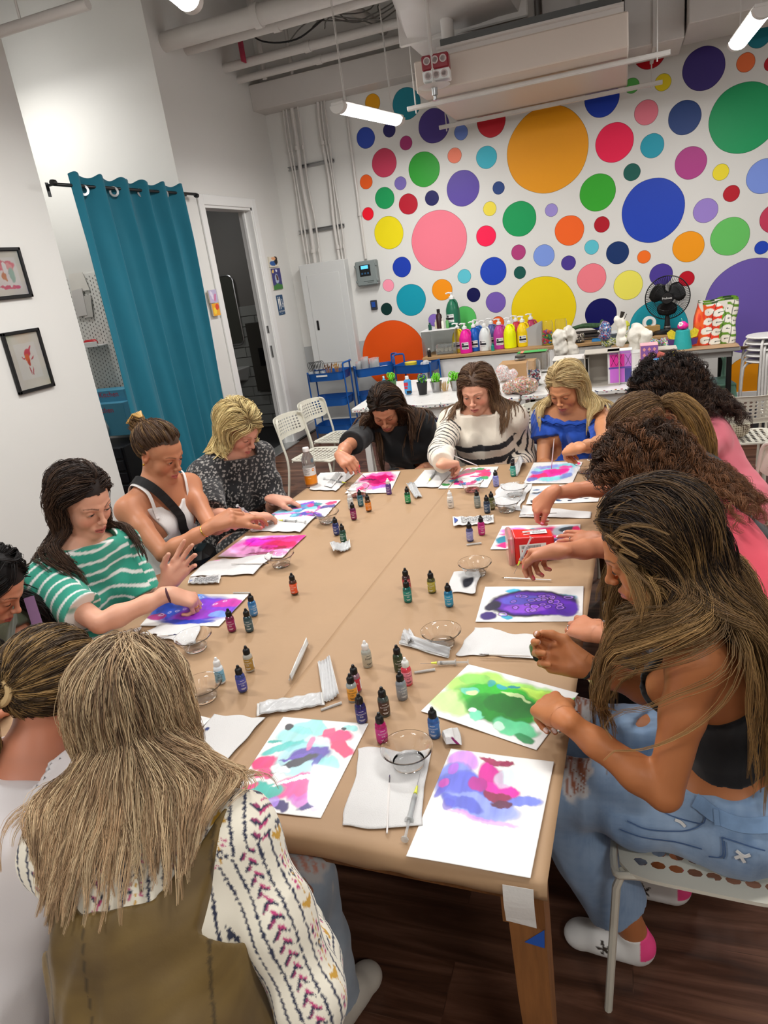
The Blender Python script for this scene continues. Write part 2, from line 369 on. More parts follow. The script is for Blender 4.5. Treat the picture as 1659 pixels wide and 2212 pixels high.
def nets(F,lo,hi,h,disp=None,keep=None):
    """surface nets of field F in the box; keep(centres)->bool keeps only some faces. returns V, quads"""
    B=8;lo=np.asarray(lo,float);hi=np.asarray(hi,float);S=B*h
    nb=np.maximum(1,np.ceil((hi-lo)/S).astype(int))
    g=np.stack(np.meshgrid(*[np.arange(k) for k in nb],indexing='ij'),-1).reshape(-1,3)
    cb=lo+(g+.5)*S;rb=S*.5*1.7321
    us=[p for p in F.P if p['op']=='u'];near=np.zeros(len(g),bool)
    for p in us:near |= np.linalg.norm(cb-p['c'],axis=1)<p['R']+rb+.04
    g=g[near];cb=cb[near]
    if not len(g):return np.zeros((0,3)),np.zeros((0,4),int)
    d=F.ev(cb);act=np.abs(d)<rb*1.6+.012;g=g[act];cb=cb[act]
    loc=np.stack(np.meshgrid(*[np.arange(B+1)]*3,indexing='ij'),-1).reshape(-1,3)
    Vs=[];ids=[];Q=[]
    N=nb*B+2
    key=lambda c:(c[...,0]*N[1]+c[...,1])*N[2]+c[...,2]
    CH=700;store=[]
    for s0 in range(0,len(g),CH):
        gg=g[s0:s0+CH];base=gg*B
        X=lo+(base[:,None,:]+loc[None])*h
        D=F.evb(X,cb[s0:s0+CH],rb)
        if disp is not None:D=D+disp(X.reshape(-1,3)).reshape(D.shape)
        D=D.reshape(-1,B+1,B+1,B+1);store.append((base,D))
        c8=np.stack([D[:,o[0]:o[0]+B,o[1]:o[1]+B,o[2]:o[2]+B] for o in _OFF],-1)
        neg=c8<0;cross=neg.any(-1)&~neg.all(-1)
        bi,i,j,k=np.nonzero(cross);c=c8[bi,i,j,k];acc=np.zeros((len(bi),3));cnt=np.zeros(len(bi))
        for a,b in _EDG:
            da=c[:,a];db=c[:,b];m=(da<0) != (db<0);t=np.where(m,da/np.where(m,da-db,1),0)
            acc+=(_OFF[a]+t[:,None]*(_OFF[b]-_OFF[a]))*m[:,None];cnt+=m
        cell=base[bi]+np.stack([i,j,k],-1);Vs.append(lo+(cell+acc/cnt[:,None])*h);ids.append(key(cell))
    V=np.concatenate(Vs);ids=np.concatenate(ids);o=np.argsort(ids);ids=ids[o];V=V[o]
    for base,D in store:
        for ax in range(3):
            o1,o2=[(1,2),(2,0),(0,1)][ax]
            a=D[:,:B,:B,:B];sl=[slice(None)]+[slice(0,B)]*3;sl[ax+1]=slice(1,B+1);b=D[tuple(sl)]
            m=(a<0) != (b<0);bi,i,j,k=np.nonzero(m)
            if not len(bi):continue
            cell=base[bi]+np.stack([i,j,k],-1);e1=np.eye(3,dtype=int)[o1];e2=np.eye(3,dtype=int)[o2]
            q=np.stack([key(cell),key(cell-e1),key(cell-e1-e2),key(cell-e2)],-1)
            pos=np.searchsorted(ids,q);pos[pos>=len(ids)]=0;ok=(ids[pos]==q).all(1)&(cell-e1-e2>=0).all(1)
            pos=pos[ok];fl=(a[bi,i,j,k]>=0)[ok];pos[fl]=pos[fl][:,::-1];Q.append(pos)
    Q=np.concatenate(Q) if Q else np.zeros((0,4),int)
    if keep is not None and len(Q):
        m=keep(V[Q].mean(1));Q=Q[m]
        used=np.unique(Q);mp=np.full(len(V),-1);mp[used]=np.arange(len(used));V=V[used];Q=mp[Q]
    return V,Q
def joinvq(parts):
    V=[];Q=[];n=0
    for v,q in parts:V.append(v);Q.append(q+n);n+=len(v)
    return np.concatenate(V),np.concatenate(Q)
def lerp_cc0(A,B,w):return A*(1-w[:,None])+B*w[:,None]
def shape(name,F,h,m,parent,lo=None,hi=None,colf=None,disp=None,keep=None):
    if lo is None:
        us=[p for p in F.P if p['op']=='u'];lo=np.min([p['c']-p['R'] for p in us],0)-.03;hi=np.max([p['c']+p['R'] for p in us],0)+.03
    V,Q=nets(F,lo,hi,h,disp,keep)
    return mkmesh(name,V,Q,m,parent,True,cols=colf(V) if colf else None)
def frame(z,yh):
    """rows x,y,z: z given, y close to yh"""
    z=unit(z);y=np.asarray(yh,float)-z*np.dot(yh,z);y=unit(y);return np.array([np.cross(y,z),y,z])
def gradf(F,X,e=.004):
    g=np.stack([F.ev(X+e*v)-F.ev(X-e*v) for v in np.eye(3)],-1);return g/np.maximum(np.linalg.norm(g,axis=1),1e-6)[:,None]
m_cloth=mat('woven cloth',attr='Col',rough=.85,sheen=.2,bump=(700,.12,.001))
m_knit=mat('knit cloth',attr='Col',rough=.92,sheen=.3,bump=(260,.35,.002))
# ================================================================ THE WORK TABLE
TZ=.75
TC=[at(1183,1903,z=TZ),at(704,1024,z=TZ),at(1320,990,z=TZ)]
NR=A_(-.136,.899,TZ);NL=A_(-1.66,.945,TZ);FL=A_(-1.557,3.315,TZ);FR=A_(-.067,3.412,TZ)
m_kraft=mat('brown kraft paper','#a48463',.62,noise=(5,.05),bump=(9,.25,.01))
m_oldwood=mat('worn pine','#8a5a30',.55,noise=(9,.3),stretch=(8,8,.7),bump=(60,.2,.002))
tb=thing('work_table','long work table covered with brown kraft paper, wooden legs','table',(0,0,0))
def tp_uv(u,v):return NL*(1-u)*(1-v)+NR*u*(1-v)+FR*u*v+FL*(1-u)*v
b=MB()
inn=[NL+A_(.02,.02,0),NR+A_(-.02,.02,0),FR+A_(-.02,-.02,0),FL+A_(.02,-.02,0)]
b.prism([(p[0],p[1]) for p in inn],TZ-.05,TZ-.004);b.build('tabletop',m_oldwood,tb)
b=MB()
for i in range(4):
    p,q=inn[i],inn[(i+1) % 4];d=unit(q-p);n=A_(-d[1],d[0],0);a=p+n*.05;c=q+n*.05
    b.prism([tuple(a[:2]),tuple(c[:2]),tuple((c+n*.02)[:2]),tuple((a+n*.02)[:2])],TZ-.14,TZ-.05)
b.build('apron',m_oldwood,tb)
for (p,s) in ((NR,(-1,1)),(NL,(1,1)),(FR,(-1,-1)),(FL,(1,-1))):
    b=MB();c=p+A_(s[0]*.046,s[1]*.052,0);V=[]
    for z,r in ((TZ-.05,.034),(.42,.031),(0,.022)):V+=[(c[0]+x*r-s[0]*(.034-r),c[1]+y*r,z) for x,y in ((-1,-1),(1,-1),(1,1),(-1,1))]
    b.add(V,[(0,1,2,3),(11,10,9,8)]+[(l*4+i,l*4+4+i,l*4+4+(i+1) % 4,l*4+(i+1) % 4) for l in (0,1) for i in range(4)]);b.build('leg',m_oldwood,tb)
# kraft paper: two sheets overlapping along a seam, with a front overhang
def kraft(u0,u1,dz,over):
    NX,NY=46,120;V=[];
    for j in range(NY+1):
        for i in range(NX+1):
            u=u0+(u1-u0)*i/NX;v=j/NY;p=tp_uv(u,v);w=.0016*float(nz(p[None]*A_(1,.6,1),7,2)[0])+.0010*float(nz(p[None],22,4)[0]);V.append((p[0],p[1],TZ+dz+w+(.003*max(0,1-abs(u-SU)/.03) if dz>.001 else 0)))
    F_=[(j*(NX+1)+i,j*(NX+1)+i+1,(j+1)*(NX+1)+i+1,(j+1)*(NX+1)+i) for j in range(NY) for i in range(NX)];n=len(V)
    for k,(o,z) in enumerate(((.006,-.006),(.012,-.020),(.013,-.034))):
        for i in range(NX+1):
            u=u0+(u1-u0)*i/NX;p=tp_uv(u,0);zz=z+(0 if k<2 else .004*float(nz(p[None],30,6)[0]));V.append((p[0],p[1]-o,TZ+zz))
    for i in range(NX):F_.append((n+i,n+i+1,i+1,i));F_.append((n+NX+1+i,n+NX+2+i,n+i+1,n+i));F_.append((n+2*NX+2+i,n+2*NX+3+i,n+NX+2+i,n+NX+1+i))
    o=mkmesh('kraft_paper_cover',V,F_,m_kraft,None,True);md=o.modifiers.new('s','SOLIDIFY');md.thickness=.0006;return o
SU=.52
tag(kraft(0,SU+.012,.0002,1),'left sheet of brown kraft paper taped over the work table','paper')
tag(kraft(SU,1,.0022,1),'right sheet of brown kraft paper overlapping the left one on the work table','paper')
def tq(u,v,dz=.004):p=at(u,v,z=TZ+dz);return p
# ================================================================ THINGS ON THE TABLE
m_paper=mat('ink paper',attr='Col',rough=.38,coat=.15)
m_towel=mat('paper towel','#dedcda',.95,bump=(420,.6,.002),noise=(40,.03))
m_clear=mat('clear plastic','#ffffff',.03,trans=1.,ior=1.46,spec=.7)
m_clearw=mat('clear water','#ffffff',.0,trans=1.,ior=1.33)
m_frost=mat('frosted plastic','#eef0f0',.3,trans=.75,ior=1.3)
m_whitep=mat('white plastic','#e6e5e2',.35)
m_pouch=mat('pouch paper','#dcdad6',.6,noise=(30,.04),bump=(60,.4,.002))
m_film=mat('pouch film','#f4f4f4',.12,trans=.6,ior=1.2,bump=(35,.8,.004))
m_yel=mat('yellow hub','#d8dc50',.35)
m_ink=mat('printed ink dark','#23242c',.6)
m_inkblue=mat('printed ink blue','#27408c',.6)
def text_verts(s,size):
    cu=bpy.data.curves.new('t','FONT');cu.body=s;cu.size=size;cu.align_x='CENTER';cu.align_y='CENTER';cu.resolution_u=2
    o=bpy.data.objects.new('t',cu);COL.objects.link(o);bpy.context.view_layer.update();me=bpy.data.meshes.new_from_object(o)
    V=np.array([v.co[:] for v in me.vertices]) if len(me.vertices) else np.zeros((0,3));F=[list(p.vertices) for p in me.polygons]
    bpy.data.objects.remove(o);bpy.data.curves.remove(cu);bpy.data.meshes.remove(me);return V,F
def text(s,size,m,parent,f,name='lettering'):
    """f maps (x,y) of the flat text to local 3-D"""
    V,F=text_verts(s,size)
    if not len(V):return None
    return mkmesh(name,[tuple(f(v[0],v[1])) for v in V],F,m,parent)
def bil(P,u,v):return P[0]*(1-u)*(1-v)+P[1]*u*(1-v)+P[2]*u*v+P[3]*(1-u)*v
def painting(label,px,blobs,seed=0,lines=None,warp=.05,z=.0045,edge=.24,thick=.0006):
    P=[at(u,v,z=TZ+z) for u,v in px];o0=sum(P)/4;NX,NY=150,112
    U,Vv=np.meshgrid(np.linspace(0,1,NX),np.linspace(0,1,NY));u=U.ravel();v=Vv.ravel();Q=np.stack([u*1.33,v,u*0+seed*3.1],1)
    wu=u+warp*fbm(Q,6,seed,2)+warp*.18*nz(Q,37,seed+1);wv=v+warp*1.2*fbm(Q+5,6,seed+2,2)+warp*.22*nz(Q,34,seed+4)
    col=np.tile(np.array(hx('#e0dedb')),(len(u),1))
    for b in blobs:
        bu,bv,ru,rv,a,c,al=b[:7];ru,rv=ru*1.14,rv*1.16;e=b[7] if len(b)>7 else edge;ca,sa=cos(radians(a)),sin(radians(a));x=(wu-bu);y=(wv-bv);X=(x*ca+y*sa)/ru;Y=(-x*sa+y*ca)/rv;d=np.hypot(X,Y)
        w=np.clip((1-d)/e,0,1)**.8*min(1,al*1.08);c=np.array(hx(c));tn=1+.22*fbm(Q*A_(1,1,1),13,seed+7);ring=np.exp(-((1-d-.06)/.05)**2)*.35
        cc=c[None]*tn[:,None]*(1-ring)[:,None];col=lerp_cc0(col,cc,w)
    if lines:col=lines(u,v,wu,wv,col)
    V=np.array([bil(P,a,b) for a,b in zip(u,v)])-o0;V[:,2]+=.0012*nz(Q,2.2,seed)+.0012
    idx=np.arange(NX*NY).reshape(NY,NX);F=np.stack([idx[:-1,:-1],idx[1:,:-1],idx[1:,1:],idx[:-1,1:]],-1).reshape(-1,4)
    if np.cross(P[1]-P[0],P[3]-P[0])[2]>0:F=F[:,::-1]
    o=mkmesh('ink_painting',V,F,m_paper,None,True,cols=np.clip(col,0,1),loc=o0);md=o.modifiers.new('s','SOLIDIFY');md.thickness=thick;md.offset=-1
    return tag(o,label,'painting','sheets of paper with alcohol ink paintings')
painting('blank-bordered sheet with periwinkle and magenta ink crescent, nearest the table corner',[(974,1618),(1197,1646),(1146,1898),(877,1850)],
 [(.16,.12,.15,.10,20,'#c77be0',.8),(.12,.27,.14,.13,10,'#7d8be2',.9),(.36,.42,.36,.17,12,'#5f66d4',.95),(.46,.52,.34,.09,5,'#8d9cec',.8),(.80,.42,.16,.045,-6,'#6f7ee0',.9),(.47,.24,.10,.17,-35,'#cf1793',.95),(.60,.34,.17,.055,5,'#e31aa6',.95),(.38,.33,.10,.07,10,'#b01a8c',.9),(.58,.40,.12,.035,0,'#8a1446',.95),(.47,.08,.16,.025,8,'#a01050',.9),(.58,.10,.05,.03,0,'#8e0f45',.9),(.60,.24,.08,.08,0,'#bfe4ea',.5),(.07,.42,.04,.10,20,'#5b57c8',.8),(.18,.54,.05,.05,0,'#5a3fae',.7),(.5,.62,.3,.02,5,'#d98be6',.6),(.10,.20,.05,.06,0,'#b45fd8',.8),(.06,.36,.05,.05,0,'#d83aa8',.7),(.30,.52,.2,.05,8,'#4a52c4',.8),(.64,.46,.09,.03,0,'#5a1034',.9)],1,warp=.03,edge=.17)
painting('sheet with turquoise, pink and violet-black ink pools in front of the embroidered blouse',[(612,1550),(796,1563),(693,1768),(483,1745)],
 [(.40,.12,.2,.09,0,'#7fd4d0',.8),(.30,.25,.22,.12,20,'#7ccfce',.75),(.72,.20,.20,.07,-10,'#e0246e',.95),(.86,.30,.16,.06,10,'#df1e63',.95),(.62,.14,.07,.06,0,'#e8326e',.9),(.84,.08,.07,.03,0,'#7fcfcb',.8),(.55,.30,.15,.10,0,'#bfe0e4',.7),(.25,.38,.2,.05,-20,'#37b3ad',.85),(.14,.55,.13,.07,10,'#e23273',.92),(.22,.66,.1,.05,0,'#ea3f80',.9),(.52,.48,.26,.17,0,'#93cfd8',.75),(.55,.42,.20,.08,-15,'#4a2f9e',.95),(.47,.52,.20,.04,-30,'#151226',.97),(.70,.52,.05,.10,0,'#3c4fa8',.8),(.80,.52,.14,.10,0,'#7fd0cb',.8),(.92,.60,.06,.04,0,'#2ca39c',.9),(.62,.74,.26,.11,-20,'#ea4590',.92),(.30,.82,.22,.08,-5,'#2fae9f',.9),(.13,.80,.1,.03,-20,'#e0397c',.9),(.22,.88,.05,.02,0,'#0f3b3a',.9),(.76,.82,.16,.06,-20,'#c45fc0',.8),(.84,.86,.13,.035,-25,'#3a2378',.95),(.84,.66,.05,.025,0,'#151226',.9),(.55,.94,.08,.045,0,'#2a1560',.97),(.47,.92,.06,.06,0,'#a67ee0',.7),(.17,.1,.05,.04,0,'#171520',.95),(.78,.10,.03,.02,0,'#171520',.95),(.05,.93,.04,.03,0,'#20202a',.9),(.10,.30,.06,.02,0,'#2fa89c',.9),(.9,.9,.05,.02,0,'#d9c4f0',.7),(.44,.46,.16,.02,-25,'#5b3cb0',.9),(.66,.48,.03,.08,10,'#2f3a9c',.9),(.36,.60,.10,.03,10,'#e8f2f2',.8),(.62,.66,.26,.02,-22,'#f3eef2',.9),(.50,.30,.03,.08,0,'#e86aa0',.8)],2,warp=.045,edge=.18)
painting('sheet with bright green ink under the hands of the woman in the black crop top',[(1012,1436),(1250,1498),(1159,1620),(909,1537)],
 [(.30,.35,.30,.28,10,'#a9dc62',.9),(.68,.35,.30,.26,0,'#9bdc5e',.9),(.20,.70,.20,.2,0,'#b9e486',.85),(.75,.25,.2,.12,0,'#c2ee5a',.8),(.50,.50,.36,.26,5,'#2fae2a',.97),(.55,.62,.28,.22,0,'#0f7f18',.97),(.62,.5,.2,.16,0,'#0a6a12',.9),(.75,.80,.16,.10,0,'#57c48a',.9),(.33,.26,.05,.06,0,'#2a9aa0',.8),(.45,.25,.05,.04,0,'#2b98b0',.8),(.20,.48,.07,.06,0,'#65c9b2',.8),(.44,.80,.06,.08,0,'#6fd0a8',.9),(.16,.25,.12,.1,0,'#84cf5a',.8),(.9,.55,.1,.12,0,'#6cc24a',.8),(.86,.9,.06,.05,0,'#1d8a4a',.9),(.98,.15,.04,.05,0,'#5cc94a',.8),(.22,.50,.05,.04,0,'#d8eea0',.8),(.66,.84,.05,.05,0,'#bfe8cc',.9),(.38,.74,.04,.04,0,'#e6f4ea',.9),(.52,.2,.03,.03,0,'#1f7f8c',.9),(.6,.36,.12,.03,10,'#e4f6b4',.6)],3,warp=.045,edge=.18)
def bubbles(u,v,wu,wv,col):
    r=np.random.default_rng(8)
    for k in range(26):
        c=r.uniform((.22,.28),(.86,.84)) if k>9 else r.uniform((.58,.25),(.84,.6));q=np.hypot((wu-c[0])*1.33,wv-c[1]);R=r.uniform(.02,.055);w=np.exp(-((q-R)/.008)**2)*.9;col=lerp_cc0(col,np.tile(np.array(hx('#b07ae6')),(len(u),1)),w);col=lerp_cc0(col,np.tile(np.array(hx('#0d0a18')),(len(u),1)),np.exp(-((q-R-.014)/.007)**2)*.85)
    return col
painting('sheet with a dark purple bubbled ink pool on the right side of the table',[(1048,1268),(1261,1267),(1258,1343),(1027,1343)],
 [(.30,.14,.10,.06,0,'#35a9cc',.9),(.75,.35,.16,.12,10,'#5fb5dc',.8),(.50,.50,.40,.34,2,'#120d1e',.97,.12),(.50,.50,.365,.30,2,'#5a22a8',.97),(.40,.42,.22,.14,0,'#5b57c8',.8),(.70,.62,.24,.2,0,'#5a1fae',.9),(.45,.66,.2,.1,0,'#8a48cc',.8),(.12,.58,.08,.12,20,'#1a1030',.95),(.11,.84,.08,.12,-20,'#33146e',.95),(.30,.88,.06,.05,0,'#2aa0c0',.9),(.86,.7,.1,.16,0,'#4c1d9c',.9)],4,bubbles,warp=.03)
painting('sheet with pink, magenta and teal-black ink behind the red container',[(1085,1137),(1254,1133),(1252,1188),(1059,1187)],
 [(.18,.25,.16,.14,0,'#ef6cc8',.85),(.10,.62,.10,.16,0,'#137a94',.95),(.20,.82,.16,.12,0,'#f0157a',.95),(.20,.4,.18,.06,0,'#e62f8e',.8),(.5,.3,.16,.2,0,'#f06ab8',.8),(.70,.32,.30,.24,0,'#f21a82',.95),(.82,.25,.18,.22,0,'#b9cbd6',.9),(.86,.2,.12,.1,0,'#12303f',.9),(.88,.62,.16,.16,0,'#7b9fb4',.9),(.78,.78,.24,.16,0,'#ee38b8',.9),(.68,.7,.1,.14,0,'#20295e',.9),(.42,.18,.06,.06,0,'#2a9cae',.9),(.95,.3,.04,.2,0,'#e8146c',.9),(.9,.92,.14,.06,0,'#e63cc0',.9)],5,warp=.04)
painting('sheet speckled with slate blue drops and one lime spot near the far right corner',[(1149,1051),(1304,1044),(1292,1084),(1136,1090)],
 [(.5,.45,.45,.16,-3,'#8fa9cc',.75),(.35,.35,.22,.10,0,'#51749e',.8),(.7,.4,.22,.10,0,'#5b7cab',.8)]+[(float(a),float(b),float(r),float(r*.8),0,c,.92) for (a,b),r,c in zip(np.random.default_rng(5).uniform((.08,.08),(.92,.92),(60,2)),np.random.default_rng(6).uniform(.012,.05,60),['#1e2f48','#4b6e9c','#20344e','#86a0c4','#17202e']*12)]+[(.86,.28,.09,.15,0,'#8fd22c',.95),(.86,.28,.05,.07,0,'#3c9020',.9)],6,warp=.03)
painting('magenta and aqua ink swirls on the sheet before the blonde woman',[(1153,1000),(1258,998),(1236,1044),(1131,1045)],
 [(.5,.5,.46,.40,-12,'#9fb6e4',.7),(.55,.28,.40,.14,-12,'#7fcdd0',.9),(.38,.22,.2,.1,0,'#8a86d2',.8),(.45,.52,.34,.16,-14,'#ee2a9e',.97),(.60,.42,.22,.08,-10,'#e01f8c',.95),(.25,.68,.18,.12,0,'#d81c6a',.95),(.18,.5,.1,.08,0,'#6a6cc8',.8),(.5,.78,.26,.1,-8,'#7fd0d6',.9),(.82,.66,.12,.14,10,'#6f86c8',.85),(.94,.10,.06,.06,0,'#e02a70',.9),(.12,.8,.08,.08,0,'#5560b4',.85),(.72,.28,.14,.06,0,'#e44b9e',.9)],7,warp=.06)
painting('ring of pink, green and teal ink dabs on the sheet before the striped jumper',[(983,1012),(1077,1008),(1053,1053),(946,1055)],
 [(float(.5+.33*cos(a)),float(.46+.34*sin(a)),.09,.07,math.degrees(a),c,.93) for a,c in zip(np.linspace(0,6.28,19)[:-1],['#e0157a','#2f9a5a','#1b8aa0','#c01a6a','#e63a90','#3c6ab0']*3)]+[(.35,.25,.26,.12,-20,'#7a5c58',.85),(.35,.38,.24,.06,-25,'#d8176c',.9),(.60,.50,.12,.04,0,'#c9187a',.9),(.66,.22,.14,.09,0,'#e82a70',.92),(.6,.1,.1,.06,0,'#2d8a4c',.9),(.78,.4,.14,.1,0,'#ea1f6a',.9),(.1,.8,.08,.06,0,'#2c8a3c',.95),(.28,.68,.1,.06,0,'#3a1f66',.9)],8,warp=.05)
painting('sheet with magenta ink ripples at the far left corner beside the orange drink',[(785,1022),(865,1018),(843,1065),(745,1066)],
 [(.5,.3,.45,.26,-10,'#ee5fb0',.85),(.4,.30,.34,.10,-14,'#d0106e',.97),(.65,.28,.24,.08,-12,'#c40f62',.95),(.55,.48,.30,.12,0,'#b00f5c',.95),(.75,.42,.2,.1,0,'#cf1872',.95),(.35,.75,.2,.12,0,'#f07ab2',.9),(.28,.82,.08,.08,0,'#e0185c',.9),(.68,.72,.18,.12,0,'#b455c8',.85),(.6,.62,.22,.06,0,'#d8187a',.9),(.3,.42,.2,.03,-14,'#5a0f3c',.9)],9,warp=.07)
painting('sheet with violet, teal and pink ink petals before the woman in speckled black',[(640,1082),(736,1080),(700,1118),(570,1120)],
 [(float(a),float(b),float(r),float(r*.9),0,c,.85) for (a,b),r,c in zip(np.random.default_rng(15).uniform((.08,.1),(.9,.9),(46,2)),np.random.default_rng(16).uniform(.05,.13,46),['#c03aa8','#8b3fc4','#2a8fb4','#d43a84','#4c44b0','#e88ac8','#7ac6dc','#1c7f8c','#3a2f86']*6)]+[(.88,.18,.09,.12,0,'#e0306a',.9)],10,warp=.07)
painting('sheet with hot pink and crimson ink bleeding across it before the white tank top',[(530,1158),(662,1156),(610,1205),(470,1203)],
 [(.55,.40,.55,.46,-5,'#f06ad0',.85),(.30,.75,.3,.3,0,'#f6aee4',.7),(.45,.30,.32,.20,0,'#e81fae',.95),(.30,.2,.2,.12,0,'#c42ac4',.85),(.75,.45,.25,.28,-30,'#d4125c',.95),(.88,.15,.16,.14,-10,'#e42a88',.95),(.80,.60,.14,.10,0,'#9c0f3c',.95),(.62,.55,.14,.1,0,'#d41a94',.95),(.7,.85,.3,.05,0,'#8c1040',.7),(.6,.12,.3,.05,0,'#b01a70',.8),(.9,.85,.08,.1,0,'#f08ac0',.8)],11,warp=.07)
painting('sheet covered in blue-violet ink under the hand of the woman in green stripes',[(365,1283),(538,1285),(473,1353),(302,1352)],
 [(.5,.5,.52,.42,-3,'#4a3fc0',.95),(.25,.45,.26,.3,0,'#2f5cd0',.9),(.30,.12,.2,.14,0,'#3a8ae0',.85),(.65,.45,.3,.3,-20,'#7a35c8',.95),(.6,.66,.3,.16,-15,'#8a2fb4',.95),(.85,.28,.16,.14,0,'#c02f9c',.9),(.12,.74,.10,.1,0,'#a01a70',.9),(.55,.88,.3,.06,0,'#1f3fae',.9),(.85,.66,.1,.1,0,'#6f9ae0',.8)],
 12,lambda u,v,wu,wv,col:lerp_cc0(col,np.tile(np.array(hx('#d8d2f0')),(len(u),1)),sum(np.exp(-((np.hypot((wu-a)*1.3,wv-b)-.028)/.010)**2) for a,b in ((.2,.3),(.28,.22),(.36,.14),(.46,.12),(.3,.55),(.22,.6),(.38,.5),(.44,.38),(.52,.36),(.72,.3),(.8,.22),(.56,.6),(.14,.68)))*.7),warp=.04)
painting('mostly hidden blank sheet behind the highlighted blonde hair',[(372,1532),(455,1552),(404,1604),(330,1580)],[(.1,.2,.1,.1,0,'#e9e6f4',.5)],13)
painting('blank sheet corner peeking out between the two women seen from behind',[(150,1608),(215,1618),(190,1668),(118,1650)],[(.9,.8,.1,.1,0,'#b9d0e8',.5)],14)
# ---- paper towels
def towel(label,px,seed=0,amp=.004,ragged=.010,stain=None,z=.006,fold=0.):
    P=[at(u,v,z=TZ+z) for u,v in px];o0=sum(P)/4;N=44;V=[];Cc=[]
    for j in range(N+1):
        for i in range(N+1):
            u,v=i/N,j/N;p=bil(P,u,v);q=p[None]*A_(1,1,0)+seed;e=min(u,v,1-u,1-v)
            d=np.array([float(nz(q,38,seed)[0]),float(nz(q,41,seed+1)[0])])*ragged*max(0,1-e*7)
            V.append((p[0]+d[0]-o0[0],p[1]+d[1]-o0[1],amp*(.6+float(nz(q,11,seed+2)[0])*.6+.35*float(nz(q,33,seed+3)[0]))*(.35+.65*min(1,e*6)) if amp else 0));
            c=np.array(hx('#cfcdcb'))
            if stain:w=np.clip((1-np.hypot(u-stain[0],v-stain[1])/stain[2])*3+float(nz(q,60)[0])*.6,0,1);c=c*(1-w)+np.array(hx(stain[3]))*w
            Cc.append(c)
    idx=np.arange((N+1)**2).reshape(N+1,N+1);F=np.stack([idx[:-1,:-1],idx[1:,:-1],idx[1:,1:],idx[:-1,1:]],-1).reshape(-1,4)
    o=mkmesh('paper_towel',V,F,mat('towel paper',attr='Col',rough=.95,bump=(420,.6,.002)),None,True,cols=np.array(Cc),loc=o0);md=o.modifiers.new('s','SOLIDIFY');md.thickness=.0009;md.offset=0
    return tag(o,label,'paper towel','paper towels laid beside the paintings')
towel('torn white paper towel under the nearest clear bowl and brush',[(776,1621),(931,1619),(913,1780),(738,1788)],1,.0025,.008)
towel('wide wavy paper towel between the purple and green paintings',[(1024,1354),(1238,1388),(1222,1428),(983,1412)],2,.009,.010)
towel('paper towel beside the long blonde hair with a blue stain',[(463,1542),(573,1553),(452,1682),(405,1610)],3,.0025,.004,(.12,.45,.06,'#39406a'))
towel('paper towel holding a syringe beside the violet and teal painting',[(566,1118),(682,1116),(650,1150),(538,1148)],4,.007,.008)
towel('paper towel with a fine brush below the hot pink painting',[(455,1212),(590,1198),(548,1240),(408,1246)],5,.007,.008,(.15,.1,.05,'#e88ac0'))
towel('crumpled paper towel below the blue-violet painting',[(345,1352),(432,1350),(420,1398),(306,1368)],6,.010,.012)
towel('paper towel at the far left corner under a syringe pouch',[(690,1022),(772,1018),(728,1060),(667,1058)],7,.004,.006)
towel('paper towel between the pink ripples and the ring of ink dabs',[(916,1016),(986,1012),(948,1052),(886,1052)],8,.006,.006)
towel('paper towel under the two clear bowls near the far right',[(1082,1045),(1150,1046),(1120,1104),(1058,1088)],9,.0045,.010)
towel('folded white paper towel below the reaching arm on the right',[(1128,1092),(1279,1106),(1276,1119),(1120,1118)],10,.006,.003)
towel('crumpled tissue blotted with black ink by a clear bowl',[(984,1240),(1030,1236),(1036,1282),(976,1280)],11,.016,.016,(.55,.5,.32,'#15141f'))
towel('small crumpled tissue ball beside the blue ink bottle',[(952,1590),(982,1582),(988,1612),(962,1612)],12,.022,.010,(.7,.95,.2,'#7a1a58'))
towel('crumpled tissue on the left table edge below the green striped shirt',[(238,1368),(300,1356),(292,1384),(220,1394)],13,.020,.014)
